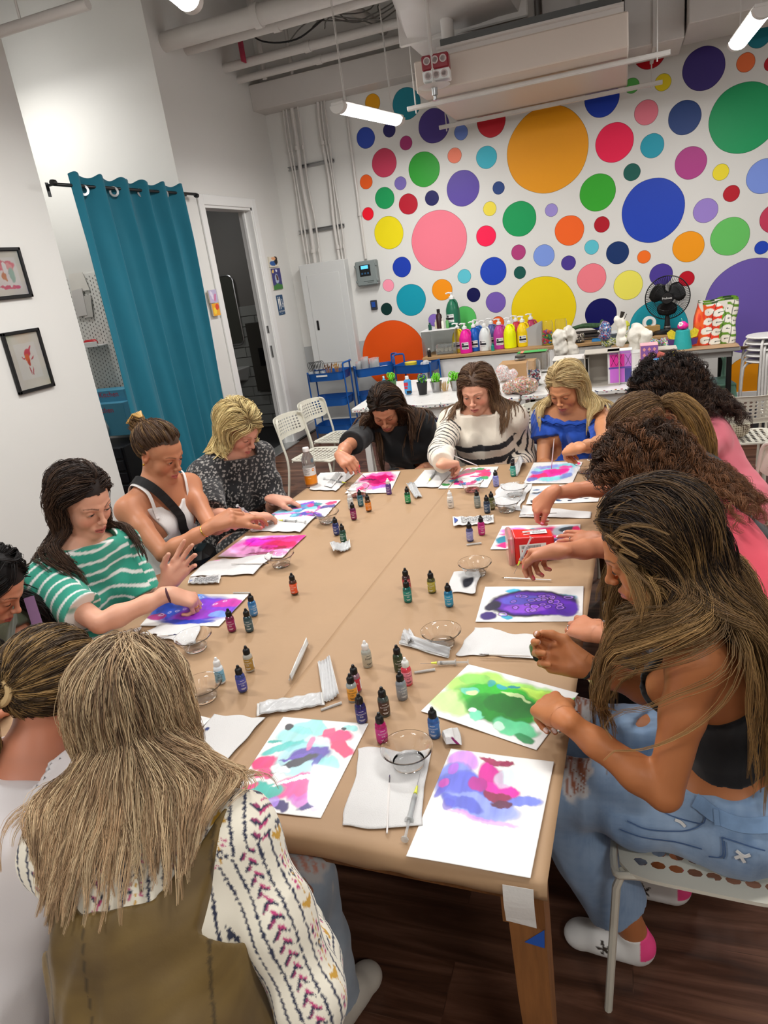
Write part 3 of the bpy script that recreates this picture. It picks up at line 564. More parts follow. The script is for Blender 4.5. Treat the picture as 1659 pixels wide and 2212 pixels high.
# ---- ink bottles
def bottle(px,lab,body,capc,label,piece=None,back='#e8e6e2'):
    """px base centre in the picture; lab label colour; body liquid colour"""
    p=at(px[0],px[1],z=TZ+.0035);t=thing('ink_bottle',label,'ink bottle',p,math.atan2(-p[1],-p[0])+math.pi/2+RNG.uniform(-.5,.5),'small dropper bottles of alcohol ink')
    cap_m=m_black if capc=='k' else m_whitep
    b=MB();b.lathe([(0,0),(.0122,0),(.0132,.0015),(.0132,.046),(.012,.0495),(.0085,.0525),(.0075,.055)],n=20);b.build('bottle_body',mat('ink body '+body,body,.18,coat=.3),t)
    b=MB();b.lathe([(.0135,.006),(.01362,.0062),(.01362,.0405),(.0135,.041)],n=24,cap=False);b.build('bottle_label',mat('label '+lab,lab,.4,noise=(260,.10)),t)
    b=MB();b.lathe([(.0090,.0525),(.0094,.053),(.0092,.066),(.0078,.0685),(.0052,.0705),(.0040,.0765),(.0030,.0785),(0,.079)],n=18)
    for k in range(14):a=2*pi*k/14;b.box((.0092*cos(a),.0092*sin(a),.0595),(.001,.001,.012),0,a)
    b.build('bottle_cap',cap_m,t)
    f=lambda dz,a0:(lambda x,y:((.01385)*sin(x/.0137+a0),-(.01385)*cos(x/.0137+a0),y+dz))
    txt=m_whitep if sum(hx(lab))<1.2 else m_ink
    b=MB()
    for k,(w,z) in enumerate(((.62,.036),(.8,.013),(.5,.0105))):
        V=[f(z,0)(x*.0137*w,y) for y in (-.0006,.0006) for x in np.linspace(-.7,.7,7)];b.add(V,[(i,i+1,i+8,i+7) for i in range(6)])
    b.build('label_print',txt,t)
    text(piece or 'ALCOHOL',.0056 if not piece else .0085,txt,t,f(.028,0));
    if not piece:text('INK',.0056,txt,t,f(.0215,0))
    b=MB();V=[f(0,1.75)(x*.0137,z) for z in (.009,.036) for x in np.linspace(-.42,.42,6)];b.add(V,[(i,i+1,i+7,i+6) for i in range(5)]);b.build('barcode_panel',mat('panel '+back,back,.5,noise=(900,.5),stretch=(1,1,.02)),t)
    return t
BT=[((765,1121),'#8e1f5c','#5a1640','k','raspberry ink bottle in front of the clear white-capped one, far left cluster'),((780,1092),'#2f6f80','#20505c','k','blue-teal ink bottle between the clear bottle and the orange one'),((797,1103),'#e8841c','#5c3a1c','k','orange ink bottle with black cap in the far left cluster'),((841,1067),'#6a4690','#54367c','w','purple ink bottle with a white cap on the corner of the pink rippled sheet'),
 ((882,1086),'#1f9a58','#12482e','k','green ink bottle beside the crinkled clear pouch'),((974,1096),'#e4e0d8','#e6e3dc','w','all-white ink bottle with black script below the ring painting','Piñata'),((1032,1095),'#8e9690','#77807c','k','grey ink bottle with black cap left of the dark pair'),((1053,1107),'#39506a','#22303f','k','navy ink bottle in front of the olive one near the far right bowl'),((1063,1099),'#7c8048','#4c5230','k','olive ink bottle behind the navy one'),
 ((1072,1050),'#9a9cd6','#7a7cb8','k','lavender ink bottle standing by the ring painting'),((1109,1028),'#3fae9c','#2c7a70','k','turquoise ink bottle nearest the striped jumper'),((1016,1168),'#8f93cc','#3f4470','k','pale violet ink bottle in front of the printed syringe pouch'),((1041,1154),'#c22a86','#a81f6c','k','magenta ink bottle standing on the printed syringe pouch'),
 ((728,1154),'#253c86','#1a2a5c','k','navy ink bottle paired with a green one by the left bowl'),((743,1170),'#1f5c46','#173e34','k','dark green patterned ink bottle above the crumpled pouch'),((759,1098),'#dcdcd8','#c8ccc8','w','clear-white capped ink bottle behind the raspberry one'),
 ((637,1282),'#e85a34','#4c2a1c','k','orange-red ink bottle standing alone on the left half of the table'),((549,1328),'#4a8cc4','#2c6aa0','k','sky blue ink bottle at the corner of the blue-violet sheet'),((502,1362),'#9a1f5c','#6c1440','k','crimson ink bottle below the blue-violet sheet'),((540,1362),'#3f5c64','#27424a','k','slate ink bottle right of the crimson one'),
 ((880,1273),'#a83240','#3c2024','k','red ink bottle hidden behind the teal one in the middle of the table'),((882,1299),'#1f8a7c','#156058','k','teal ink bottle in the middle of the table'),((934,1279),'#b0a43c','#4c4c28','k','yellow-olive ink bottle in the middle of the table'),((971,1308),'#2f9cc4','#176a90','k','cyan ink bottle beside the blotted black tissue'),
 ((795,1438),'#b8b4a0','#a8aaa0','w','grey ink bottle with white cap and black script in the middle','Piñata'),((478,1473),'#7ab4cc','#dfe6ea','w','white ink bottle with blue marbling beside the left bowls'),((525,1491),'#4a4fa8','#2c3c78','k','indigo ink bottle beside the marbled white one'),((541,1447),'#a8843c','#a8a498','k','gold and grey ink bottle behind the indigo one'),
 ((863,1448),'#3c4c34','#2a3a26','k','forest green ink bottle behind the pink white-capped one'),((881,1477),'#e88a9c','#d03a4c','w','pink ink bottle with a white cap near the clear tube'),((870,1508),'#8c9298','#80868c','k','silver-grey ink bottle in the near cluster'),((832,1543),'#4c3428','#3f4844','k','dark brown ink bottle in the near cluster'),
 ((764,1512),'#e8a43c','#9aa09c','k','amber yellow ink bottle in the near cluster'),((771,1492),'#c42a44','#8c6a74','k','red ink bottle behind the amber one'),((783,1558),'#2f2c78','#211f52','k','deep indigo ink bottle marked alcohol, above the magenta one'),((827,1601),'#c82a86','#a81a5c','k','magenta ink bottle touching the nearest clear bowl'),((940,1590),'#3f74b4','#2f5a94','k','blue ink bottle by itself left of the green painting')]
for b_ in BT:bottle(b_[0],b_[1],b_[2],b_[3],b_[4],b_[5] if len(b_)>5 else None)
# ---- clear plastic bowls of water
def bowl(px,label,tint=None,s=1.,lv=.012):
    p=at(px[0],px[1],z=TZ+.0035+(px[2] if len(px)>2 else 0));t=thing('clear_bowl',label,'bowl',p,0,'clear plastic bowls of rinsing liquid');b=MB()
    prof=[(0,.0008),(.030,.0008),(.034,.003),(.0375,.018),(.0385,.020),(.0465,.034),(.0545,.0455),(.0575,.047),(.0575,.0482),(.0535,.0468),(.0455,.0348),(.0375,.0208),(.0365,.018),(.0328,.0042),(.029,.0022),(0,.0022)]
    b.lathe([(r*s,z*s) for r,z in prof],n=40);b.build('bowl',m_clear,t)
    b=MB();b.lathe([(0,.0024*s),(.0326*s,.0044*s),(.0350*s,lv*s),(0,lv*s)],n=32);b.build('water',mat('water '+tint,tint,0.,trans=1.,ior=1.33) if tint else m_clearw,t);return t
for px,lab,*k in [((884,1652,.002),'clear bowl overlapping the torn paper towel, nearest the viewer'),((956,1394),'clear bowl above the wide paper towel'),((442,1510),'clear bowl half behind the long blonde hair, with a yellow hub in it'),((424,1402),'clear bowl below the blue-violet sheet'),((1028,1242),'clear bowl next to the tissue blotted with black ink'),((1096,1104),'clear bowl beside the navy and olive bottles'),((1112,1072,.004),'clear bowl standing on the paper towel at the far right'),((608,1222),'clear bowl at the corner of the hot pink sheet'),((708,1128),'clear bowl beside the violet and teal sheet'),((1020,1060),'clear bowl of pink-tinted water on the ring painting','#f2a8b4'),((775,1072),'clear bowl in front of the pink rippled sheet','#f4c4d4'),((1266,1020),'clear bowl at the far right corner by the aqua swirls')]:
    bowl(px,lab,k[0] if k else None)
# ---- brushes, syringes, pouches, tubes
m_bwhite=mat('brush handle white','#d9d4d0',.3);m_bpink=mat('brush handle pink','#d8a8b4',.3);m_fer=mat('ferrule','#b4b4b8',.25,1.)
def brush(a,b,label,L=.165,hm=None,tipc='#3a2418'):
    """a bristle tip, b handle end (world points); length follows a->b"""
    a=np.asarray(a,float);b=np.asarray(b,float);d=unit(b-a);L=min(L,np.linalg.norm(b-a));t=thing('paintbrush',label,'paintbrush',a,group='fine paintbrushes')
    q=MB();q.tube([d*.028,d*.05,d*L*.6,d*L],[.0022,.0030,.0024,.0018],8);q.build('handle',hm or m_bwhite,t)
    q=MB();q.tube([d*.010,d*.03],[.0017,.0022],8);q.build('ferrule',m_fer,t)
    q=MB();q.tube([(0,0,0),d*.006,d*.011],[.0003,.0014,.0016],6);q.build('bristles',mat('bristle '+tipc,tipc,.7),t);return t
def on(u,v,z=.009):return at(u,v,z=TZ+z)
brush(on(842,1672),on(836,1800),'white-handled brush lying on the torn paper towel, nearest the viewer',tipc='#3f2458')
brush(on(1034,1413,.016),on(1146,1417,.016),'fine brush with white handle on the wide wavy towel')
brush(on(1083,1248),on(1191,1253),'white-handled brush lying between the red container and purple painting',tipc='#6a5a3c')
brush(on(582,1217,.014),on(468,1218,.014),'fine dark-tipped brush on the towel below the hot pink sheet',tipc='#2c2430')
brush(on(382,1370,.016),on(340,1374,.016),'brush with a blue tip on the crumpled towel at the left',tipc='#2c2c58')
brush(on(1120,1113,.016),on(1240,1105,.016),'brush on the folded towel under the reaching arm',L=.15)
brush(on(440,1585),on(395,1650),'brush with blue ink tip half hidden behind the long blonde hair',tipc='#2c3468')
brush(on(792,1034,.004),at(756,1002,z=TZ+.085),'brush held by the woman in the black t-shirt',hm=m_bpink)
brush(at(1036,1008,z=TZ+.03),at(980,984,z=TZ+.10),'white brush held by the woman in the striped jumper')
brush(on(1191,1014,.004),at(1197,948,z=TZ+.16),'upright white brush held by the blonde woman in blue',tipc='#c0307a')
brush(on(1262,1048,.01),at(1287,1000,z=TZ+.10),'brush held by the woman in the pink t-shirt',tipc='#c8a880')
def syringe(a,b,label,cap=True,hub=m_yel):
    a=np.asarray(a,float);b=np.asarray(b,float);d=unit(b-a);t=thing('syringe',label,'syringe',a,group='needle-tipped ink applicators');L=np.linalg.norm(b-a);k=L/.15
    q=MB();q.tube([(0,0,0),d*.036*k],.0006,6);q.build('needle',m_steel,t)
    q=MB();q.tube([d*.034*k,d*.046*k,d*.052*k],[.002,.0032,.0042],10);q.build('hub',hub,t)
    q=MB();q.tube([d*.052*k,d*.056*k,d*.11*k],[.002,.0052,.0052],14);q.tube([d*.109*k,d*.111*k],.009,14);q.build('barrel',m_frost,t)
    q=MB();q.tube([d*.062*k,d*.068*k],.0047,12);q.build('plunger_seal',m_black,t)
    q=MB();q.tube([d*.068*k,d*.148*k],.0028,8);q.tube([d*.148*k,d*.150*k],.0075,12);q.build('plunger',m_frost,t);return t
syringe(on(908,1668,.012),on(874,1814,.012),'clear syringe with yellow hub at the right of the torn towel')
syringe(on(908,1433,.012),on(1012,1430,.012),'syringe with yellow-green hub above the green painting')
syringe(on(586,1122,.018),on(660,1128,.018),'syringe on the towel beside the violet and teal sheet')
syringe(on(762,1046,.014),on(700,1034,.014),'syringe on the towel at the far left corner')
syringe(on(922,1045,.014),on(942,1016,.014),'syringe on the towel left of the ring painting')
syringe(at(556,1122,z=TZ+.07),at(512,1092,z=TZ+.17),'clear syringe held by the woman in the white tank top',hub=mat('amber hub','#d89a3c',.35))
syringe(at(1110,1240,z=TZ+.045),at(1148,1160,z=TZ+.15),'syringe with yellow hub held over the table by a hand with pink nails')
def tube_cap(u0,v0,u1,v1,label):
    a,b=on(u0,v0,.0065),on(u1,v1,.0065);c=(a+b)/2;t=MB();t.lathe([(.0022,-.5*np.linalg.norm(b-a)),(.0032,-.49*np.linalg.norm(b-a)),(.0038,.5*np.linalg.norm(b-a)),(.0030,.5*np.linalg.norm(b-a)),(.0024,-.48*np.linalg.norm(b-a)),(0,-.48*np.linalg.norm(b-a))],n=12,axis=b-a)
    tag(t.build('needle_cap',m_frost,None,loc=c),label,'needle cap','clear needle caps on the table')
tube_cap(895,1453,940,1446,'clear tube beside the pink white-capped bottle');tube_cap(693,1534,738,1518,'clear tube below the upright pouch');tube_cap(1008,1177,1040,1173,'small clear tube in front of the pale violet bottle');tube_cap(504,1281,540,1281,'clear tube above the blue-violet sheet');tube_cap(1100,1015,1115,1000,'clear tube beside the turquoise bottle')
def pouch(label,px,seed=0,lift=.012,printed=0,arrow=False,film=True,z=.005):
    P=[at(u,v,z=TZ+z) for u,v in px];o0=sum(P)/4;t=thing('syringe_pouch',label,'pouch',o0,group='peeled syringe pouches');N,Mm=26,8
    def S(u,v,dz=0.):
        p=bil(P,u,v)-o0;return (p[0],p[1],.002+dz+lift*(.5+.5*sin(u*4.4+seed))*abs(sin(u*3+seed*1.7))+.0016*sin(u*31+v*9+seed))
    def sheet(name,m,dz,u0=0.,u1=1.):
        V=[S(u0+(u1-u0)*i/N,j/Mm,dz) for j in range(Mm+1) for i in range(N+1)];F=[(j*(N+1)+i,j*(N+1)+i+1,(j+1)*(N+1)+i+1,(j+1)*(N+1)+i) for j in range(Mm) for i in range(N)]
        o=mkmesh(name,V,F,m,t,True);md=o.modifiers.new('s','SOLIDIFY');md.thickness=.0003;return o
    sheet('paper_backing',m_pouch,0)
    if film:sheet('clear_film',m_film,.0035,.04,.96)
    if arrow:
        b=MB();b.add([S(.03,.15,.0045),S(.03,.85,.0045),S(.13,.5,.0045)],[(0,1,2)]);b.build('arrow_mark',m_inkblue,t)
    if printed:
        b=MB()
        for k in range(5):
            v=.2+k*.15;r=np.random.default_rng(seed*7+k)
            u=.2
            while u<.93:w=r.uniform(.01,.06);b.add([S(u,v-.03,.0046),S(u+w,v-.03,.0046),S(u+w,v+.03,.0046),S(u,v+.03,.0046)],[(0,1,2,3)]);u+=w+.012
        b.build('printed_lines',m_ink,t)
    return t
pouch('printed paper syringe pouch with blue arrow under the magenta bottle',[(978,1120),(1066,1113),(1067,1130),(980,1139)],1,.006,1,True,False)
pouch('long crinkled pouch pointing left in the near middle',[(556,1524),(699,1497),(702,1524),(555,1550)],2,.010)
pouch('upright crinkled pouch meeting the long one at a corner',[(687,1434),(714,1424),(734,1506),(700,1520)],3,.010)
pouch('curled pouch with a blue arrow standing on end near the seam',[(660,1384),(668,1396),(632,1474),(624,1472)],4,.040,0,True,False)
pouch('peeled-open pouch left of the clear bowl above the wide towel',[(862,1392),(874,1378),(976,1410),(968,1424)],5,.016)
pouch('clear peeled film flap behind the peeled-open pouch',[(868,1384),(886,1360),(904,1392),(880,1398)],6,.02)
pouch('crinkled pouch beside the green ink bottle',[(878,1048),(896,1044),(912,1074),(896,1078)],7,.014)
pouch('small crumpled pouch in front of the dark green bottle',[(714,1182),(756,1170),(758,1186),(722,1200)],8,.020)
pouch('printed pouch with blue arrow above the blue-violet sheet',[(410,1250),(478,1246),(474,1262),(406,1262)],9,.008,1,True)
pouch('printed pouch on the towel at the far left corner',[(700,1050),(726,1022),(740,1026),(716,1054)],10,.006,1,False,False,.012)
pouch('curled clear pouch beside the turquoise bottle',[(1112,1004),(1130,994),(1136,1004),(1116,1030)],11,.03)
p=at(1160,1416,z=.865);t=thing('ink_bottle','ink bottle with black cap held in the palm beside the wide paper towel','ink bottle',p,0,rot=(1.35,0,.25));b=MB();b.lathe([(0,-.06),(.012,-.06),(.013,-.02),(.009,-.012),(.009,0)],n=16);b.build('bottle_body',mat('ink body #3a5a2c','#3a5a2c',.2),t);b=MB();b.lathe([(.0105,-.002),(.011,.012),(.008,.014),(.004,.016),(0,.018)],n=18);b.build('bottle_cap',m_black,t)
# ---- red sharps container lying on its side
a0,a1,a2=on(1102,1216,.0),on(1208,1207,.0),on(1112,1160,0);c0=(a0+a1)/2
t=thing('sharps_container','red plastic sharps container with clear lid and printed label on the right side','container',on(1150,1208,.002),math.atan2((a1-a0)[1],(a1-a0)[0])+.03)
b=MB();Lx=.165
b.add([(-.062,-.035,.0),(.075,-.030,.004),(.075,.055,.004),(-.062,.062,0),(-.062,-.030,.100),(.075,-.022,.088),(.075,.045,.088),(-.062,.055,.100)],[(0,3,2,1),(4,5,6,7),(0,1,5,4),(2,3,7,6),(1,2,6,5),(0,4,7,3)]);o=b.build('body',mat('red plastic','#d3221f',.3,coat=.2),t);bv=o.modifiers.new('b','BEVEL');bv.width=.006;bv.segments=3
b=MB();b.box((-.072,.012,.051),(.020,.108,.110),.006);b.box((-.080,.012,.051),(.006,.098,.100),.003);b.build('lid',mat('clear pink lid','#e8a8a4',.2,trans=.55,ior=1.3),t)
def lab_panel(nm,f,w,h,lines,hazard=None):
    b=MB();b.add([f(-w/2,-h/2,.0004),f(w/2,-h/2,.0004),f(w/2,h/2,.0004),f(-w/2,h/2,.0004)],[(0,1,2,3)]);o=b.build(nm,m_whitep,t);q=MB();r=np.random.default_rng(4)
    for k in range(26):x=-w*.42+k*w*.028;q.add([f(x,h*.18,.0008),f(x+w*r.uniform(.006,.018),h*.18,.0008),f(x+w*.014,h*.40,.0008),f(x,h*.40,.0008)],[(0,1,2,3)])
    for k in range(lines):
        y=h*.05-k*h*.11;x=-w*.02
        while x<w*.44:ww=w*r.uniform(.03,.10);q.add([f(x,y-h*.02,.0008),f(x+ww,y-h*.02,.0008),f(x+ww,y+h*.02,.0008),f(x,y+h*.02,.0008)],[(0,1,2,3)]);x+=ww+w*.015
    q.build('label_print',m_ink,o);q=MB();q.add([f(-w*.42,-h*.42,.0008),f(-w*.1,-h*.42,.0008),f(-w*.1,h*.08,.0008),f(-w*.42,h*.08,.0008)],[(0,1,2,3)]);q.build('hazard_square',mat('hazard orange','#c8321c',.5),o)
    q=MB();
    for k in range(3):a=k*2.094+.5;q.lathe([(h*.07,0),(h*.1,0)],c=f(-w*.26+h*.08*cos(a),-h*.17+h*.08*sin(a),.0012),n=12,axis=(0,-.1,1),cap=False)
    q.build('hazard_symbol',m_ink,o)
lab_panel('top_label',lambda x,y,z:(.008+x,.012+y,.0955-.0875*(x+.07)*.09+z+.0012),.095,.034,4)
lab_panel('side_label',lambda x,y,z:(.0+x,-.0335-z+.0035*0-.001,.048+y),.09,.05,5)
# ---- drink bottle
p=at(674,1049,z=TZ+.0035)
t=thing('drink_bottle','clear plastic bottle of orange vitamin drink at the far left corner of the table','bottle',p,math.atan2(-p[1],-p[0])+pi/2)
b=MB();b.lathe([(0,.002),(.028,0),(.0325,.006),(.0325,.118),(.030,.124),(.0322,.132),(.031,.150),(.022,.172),(.0145,.184),(.0145,.196)],n=28);b.build('bottle',mat('bottle plastic','#f2f4f4',.06,trans=.9,ior=1.25),t)
b=MB();b.lathe([(0,.004),(.0300,.004),(.0312,.01),(.0312,.058),(0,.058)],n=24);b.build('drink',mat('orange drink','#e8861a',.1,trans=.3),t)
b=MB();b.lathe([(.0165,.186),(.0168,.188),(.0168,.204),(.0150,.207),(0,.207)],n=24);b.build('bottle_cap',m_whitep,t)
b=MB();b.lathe([(.0329,.016),(.0331,.016),(.0331,.062),(.0329,.062)],n=28,cap=False);b.build('lower_label',mat('label orange','#ee8c12',.35),t)
b=MB();b.lathe([(.0329,.0621),(.0331,.0621),(.0331,.104),(.0329,.104)],n=28,cap=False);b.build('upper_label',m_whitep,t)
g=lambda dz,a0:(lambda x,y:(.0334*sin(x/.033+a0),-.0334*cos(x/.033+a0),y+dz))
text('vitamin',.0105,m_ink,t,g(.096,-.35));text('water',.0105,m_ink,t,g(.086,-.38));text('zero sugar',.006,m_ink,t,g(.074,-.4));text('orange',.0065,mat('lettering pale','#f6d9a8',.5),t,g(.050,-.2))
b=MB();b.add([g(0,.62)(.0075*cos(a)+0,.092+.0075*sin(a)) for a in np.linspace(0,2*pi,17)[:-1]],[tuple(range(16))]);b.build('round_emblem',mat('label orange','#ee8c12',.35),t)
b=MB()
for k in range(9):
    V=[g(0,1.25)(x,.098-k*.0085) for x in (-.012,.012)]+[g(0,1.25)(x,.0945-k*.0085) for x in (.012,-.012)];b.add(V,[(0,3,2,1)])
b.build('nutrition_panel',m_ink,t)
# ---- tapes on the table corner
b=MB();P=[at(1102,1888,z=TZ-.0),at(1163,1900,z=TZ-.0)]
q0=NR+A_(-.075,-.0155,-.004);q1=NR+A_(-.022,-.0155,-.004)
V=[];n=8
for i in range(n+1):
    for s_ in (0,1):x=(q0 if s_==0 else q1);V.append((x[0],x[1]-.001-.004*sin(i*.5),x[2]-.088*i/n-(.006*sin(s_*2) if i==n else 0)))
b.add(V,[(2*i,2*i+1,2*i+3,2*i+2) for i in range(n)]);o=b.build('masking_tape',mat('white tape','#dcd9d4',.8,bump=(120,.4,.002)));md=o.modifiers.new('s','SOLIDIFY');md.thickness=.0004
tag(o,'strip of white tape hanging from the near right table corner','tape')
cl=NR+A_(-.055,.06,0)
b=MB();b.add([(NR[0]-.014,NR[1]-.0005,.612),(NR[0]-.052,NR[1]-.0005,.572),(NR[0]-.016,NR[1]-.0005,.566)],[(0,1,2)]);o=b.build('tape_scrap',mat('blue tape','#1f52a8',.6));o.location=(0,.018,0);md=o.modifiers.new('s','SOLIDIFY');md.thickness=.0006
tag(o,'triangular scrap of blue tape on the near wooden table leg','tape')
# ================================================================ CHAIRS
m_chair=mat('chair cream paint','#d9d5c6',.38,noise=(14,.05));m_chairp=mat('chair pink stained paint','#d8bdb6',.4,noise=(16,.08))
def perf(nx,ny,w,h,S,r=.32,mx=.03,my=.03,name='seat',m=None,parent=None,thick=.0016,rad=.045,ell=1.35):
    """pressed sheet with rows of real holes; S(x,y)->3d"""
    V=[];F=[];gx=(w-2*mx)/nx;gy=(h-2*my)/ny
    def push(P):V.extend(P);return list(range(len(V)-len(P),len(V)))
    for i in range(nx):
        for j in range(ny):
            cx=-w/2+mx+gx*(i+.5);cy=-h/2+my+gy*(j+.5);ry=min(gx,gy)*r;rx=ry*(ell if gx>gy else 1);ry=ry*(ell if gy>gx else 1)
            out=[(cx+gx/2*a,cy+gy/2*b) for a,b in ((1,0),(1,1),(0,1),(-1,1),(-1,0),(-1,-1),(0,-1),(1,-1))]
            inn=[(cx+rx*cos(k*pi/4),cy+ry*sin(k*pi/4)) for k in range(8)];a=push([S(*p) for p in out]);b=push([S(*p) for p in inn])
            for k in range(8):F.append((a[k],a[(k+1) % 8],b[(k+1) % 8],b[k]))
    # rim with rounded corners
    def rim(t,n=40):
        P=[]
        for k in range(n):
            a=2*pi*(k+.5)/n;ca,sa=cos(a),sin(a);W_,H_=w/2-mx*(1-t),h/2-my*(1-t);p=2 if t<.5 else 6
            q=40 if t<.5 else 7;rr=(abs(ca)**q+abs(sa)**q)**(-1/q);P.append((W_*ca*rr,H_*sa*rr))
        return P
    A,B=rim(0),rim(1);a=push([S(*p) for p in A]);b=push([S(*p) for p in B]);c=push([tuple(np.array(S(*p))+np.array((0,0,-.008)) if name=='seat' else np.array(S(*p))+np.array((0,-.008,0))) for p in B]);n=len(A)
    for k in range(n):F.append((a[k],a[(k+1) % n],b[(k+1) % n],b[k]));F.append((b[k],b[(k+1) % n],c[(k+1) % n],c[k]))
    o=mkmesh(name,V,F,m,parent,False);md=o.modifiers.new('s','SOLIDIFY');md.thickness=thick;md.offset=-1;return o
def make_chair(label,m):
    t=thing('perforated_chair',label,'chair',(0,0,0),0,'white perforated metal chairs')
    perf(9,8,.395,.36,lambda x,y:(x,y,.45-.010*cos(y*6)*(1-(x/.2)**2)),name='seat',m=m,parent=t)
    perf(11,5,.40,.175,lambda x,y:(x,-.215-.22*(y+.08)-.06*(1-(x/.2)**2),.685+y),name='backrest',m=m,parent=t)
    b=MB()
    for s in (-1,1):b.tube(smooth_path([(s*.155,-.02,.435),(s*.185,.14,.44),(s*.17,.185,.435),(0,.192,.437)],4),.009,8)
    b.tube([(-.19,-.15,.435),(.19,-.15,.435)],.007,8);b.build('seat_frame',m,t)
    for s in (-1,1):
        b=MB();b.tube(smooth_path([(s*.205,-.27,0),(s*.203,-.20,.30),(s*.202,-.185,.45),(s*.203,-.215,.62),(s*.190,-.228,.735),(s*.15,-.25,.765)],5),.0095,8);b.build('back_leg',m,t)
        b=MB();b.tube([(s*.195,.205,0),(s*.188,.180,.40),(s*.175,.165,.44)],.0095,8);b.build('front_leg',m,t)
    return t
CH0={0:None,1:None}
def chair(x,y,yaw,label,pink=0):
    if CH0[pink] is None:CH0[pink]=make_chair(label,m_chairp if pink else m_chair);c=CH0[pink];c.location=(x,y,0);c.rotation_euler=(0,0,radians(yaw-90));return c
    return dup(CH0[pink],(x,y,0),radians(yaw-90),label)
chair(.16,1.40,176,'chair under the woman in the black crop top and ripped jeans')
chair(.42,1.98,178,'pink-stained chair behind the woman in the coral t-shirt',1)
chair(.44,2.56,174,'chair behind the ponytailed woman, a black band wrapped round its back')
chair(.88,2.95,205,'pinkish empty chair at the right edge with its side turned',1)
chair(.46,3.30,-162,'chair under the woman in the pink t-shirt')
chair(.70,4.82,92,'empty chair holding the woven handbag');chair(1.12,5.35,88,'empty chair behind the one with the handbag')
chair(-2.30,4.86,-6,'nearer of the two empty chairs by the restroom door');chair(-2.34,5.40,-8,'farther of the two empty chairs by the restroom door')
chair(-.94,4.62,-92,'empty chair behind and between the black tee and the striped jumper');chair(-.48,4.46,-86,'empty chair between the striped jumper and the blonde woman in blue')
for (x,y,a,l) in ((-1.20,4.0,-88,'chair under the woman in the black t-shirt'),(-.73,3.82,-90,'chair under the woman in the striped jumper'),(-.28,3.86,-106,'chair under the blonde woman in the blue top'),
                     (-2.0,2.92,-20,'chair under the woman in speckled black'),(-2.0,2.36,-18,'chair under the woman in the white tank top'),(-2.02,1.80,-12,'chair under the woman in green stripes'),(-2.08,1.19,20,'chair under the woman in the olive top'),
                     (-1.14,.44,92,'chair under the ponytailed woman in white'),(-.65,.42,106,'chair under the woman in the brown vest')):chair(x,y,a,l)
b=MB();c=A_(.44+.235,2.56-.02,.70);b.tube([tuple(c+A_(.012*cos(a)+(-.02 if sin(a)>0 else 0),.0,.105*sin(a))) for a in np.linspace(0,2*pi,17)[:-1]],.022,8,closed=True,flat=.5)
tag(b.build('black_band',mat('black fleece','#0c0c0e',.95,bump=(200,.5,.003))),'black fabric band wrapped round a white chair back on the right','band')
# handbag
p=A_(.60,4.80,.452);t=thing('handbag','cream woven handbag standing on an empty perforated chair','handbag',p,.1)
F=Field();F.cap((-.10,0,.05),(.10,0,.05),.055,.055,k=.03);F.cap((-.09,0,.14),(.09,0,.14),.045,.045,k=.06);F.ell((0,0,.09),(.14,.07,.10),k=.04)
def wv(X):q=np.sin(X[:,0]*210+X[:,2]*210)*np.sin(X[:,0]*210-X[:,2]*210);return lerp_cc0(np.tile(np.array(hx('#8d8067')),(len(X),1)),np.tile(np.array(hx('#d8cfbb')),(len(X),1)),np.clip(q*2+.7,0,1))
shape('bag_body',F,.0045,m_cloth,t,colf=wv,disp=lambda X:-.003*np.sin(X[:,0]*210+X[:,2]*210)*np.sin(X[:,0]*210-X[:,2]*210))
b=MB();b.tube(smooth_path([(-.09,-.04,.18),(-.11,-.06,.22),(-.05,-.07,.20),(.02,-.07,.10),(.05,-.07,.05)],5),.012,8,flat=.4);b.tube(smooth_path([(-.08,.02,.18),(-.06,.01,.26),(.05,.01,.26),(.08,.02,.18)],5),.008,8);b.build('handles',mat('cream leather','#cfc4b0',.5),t)
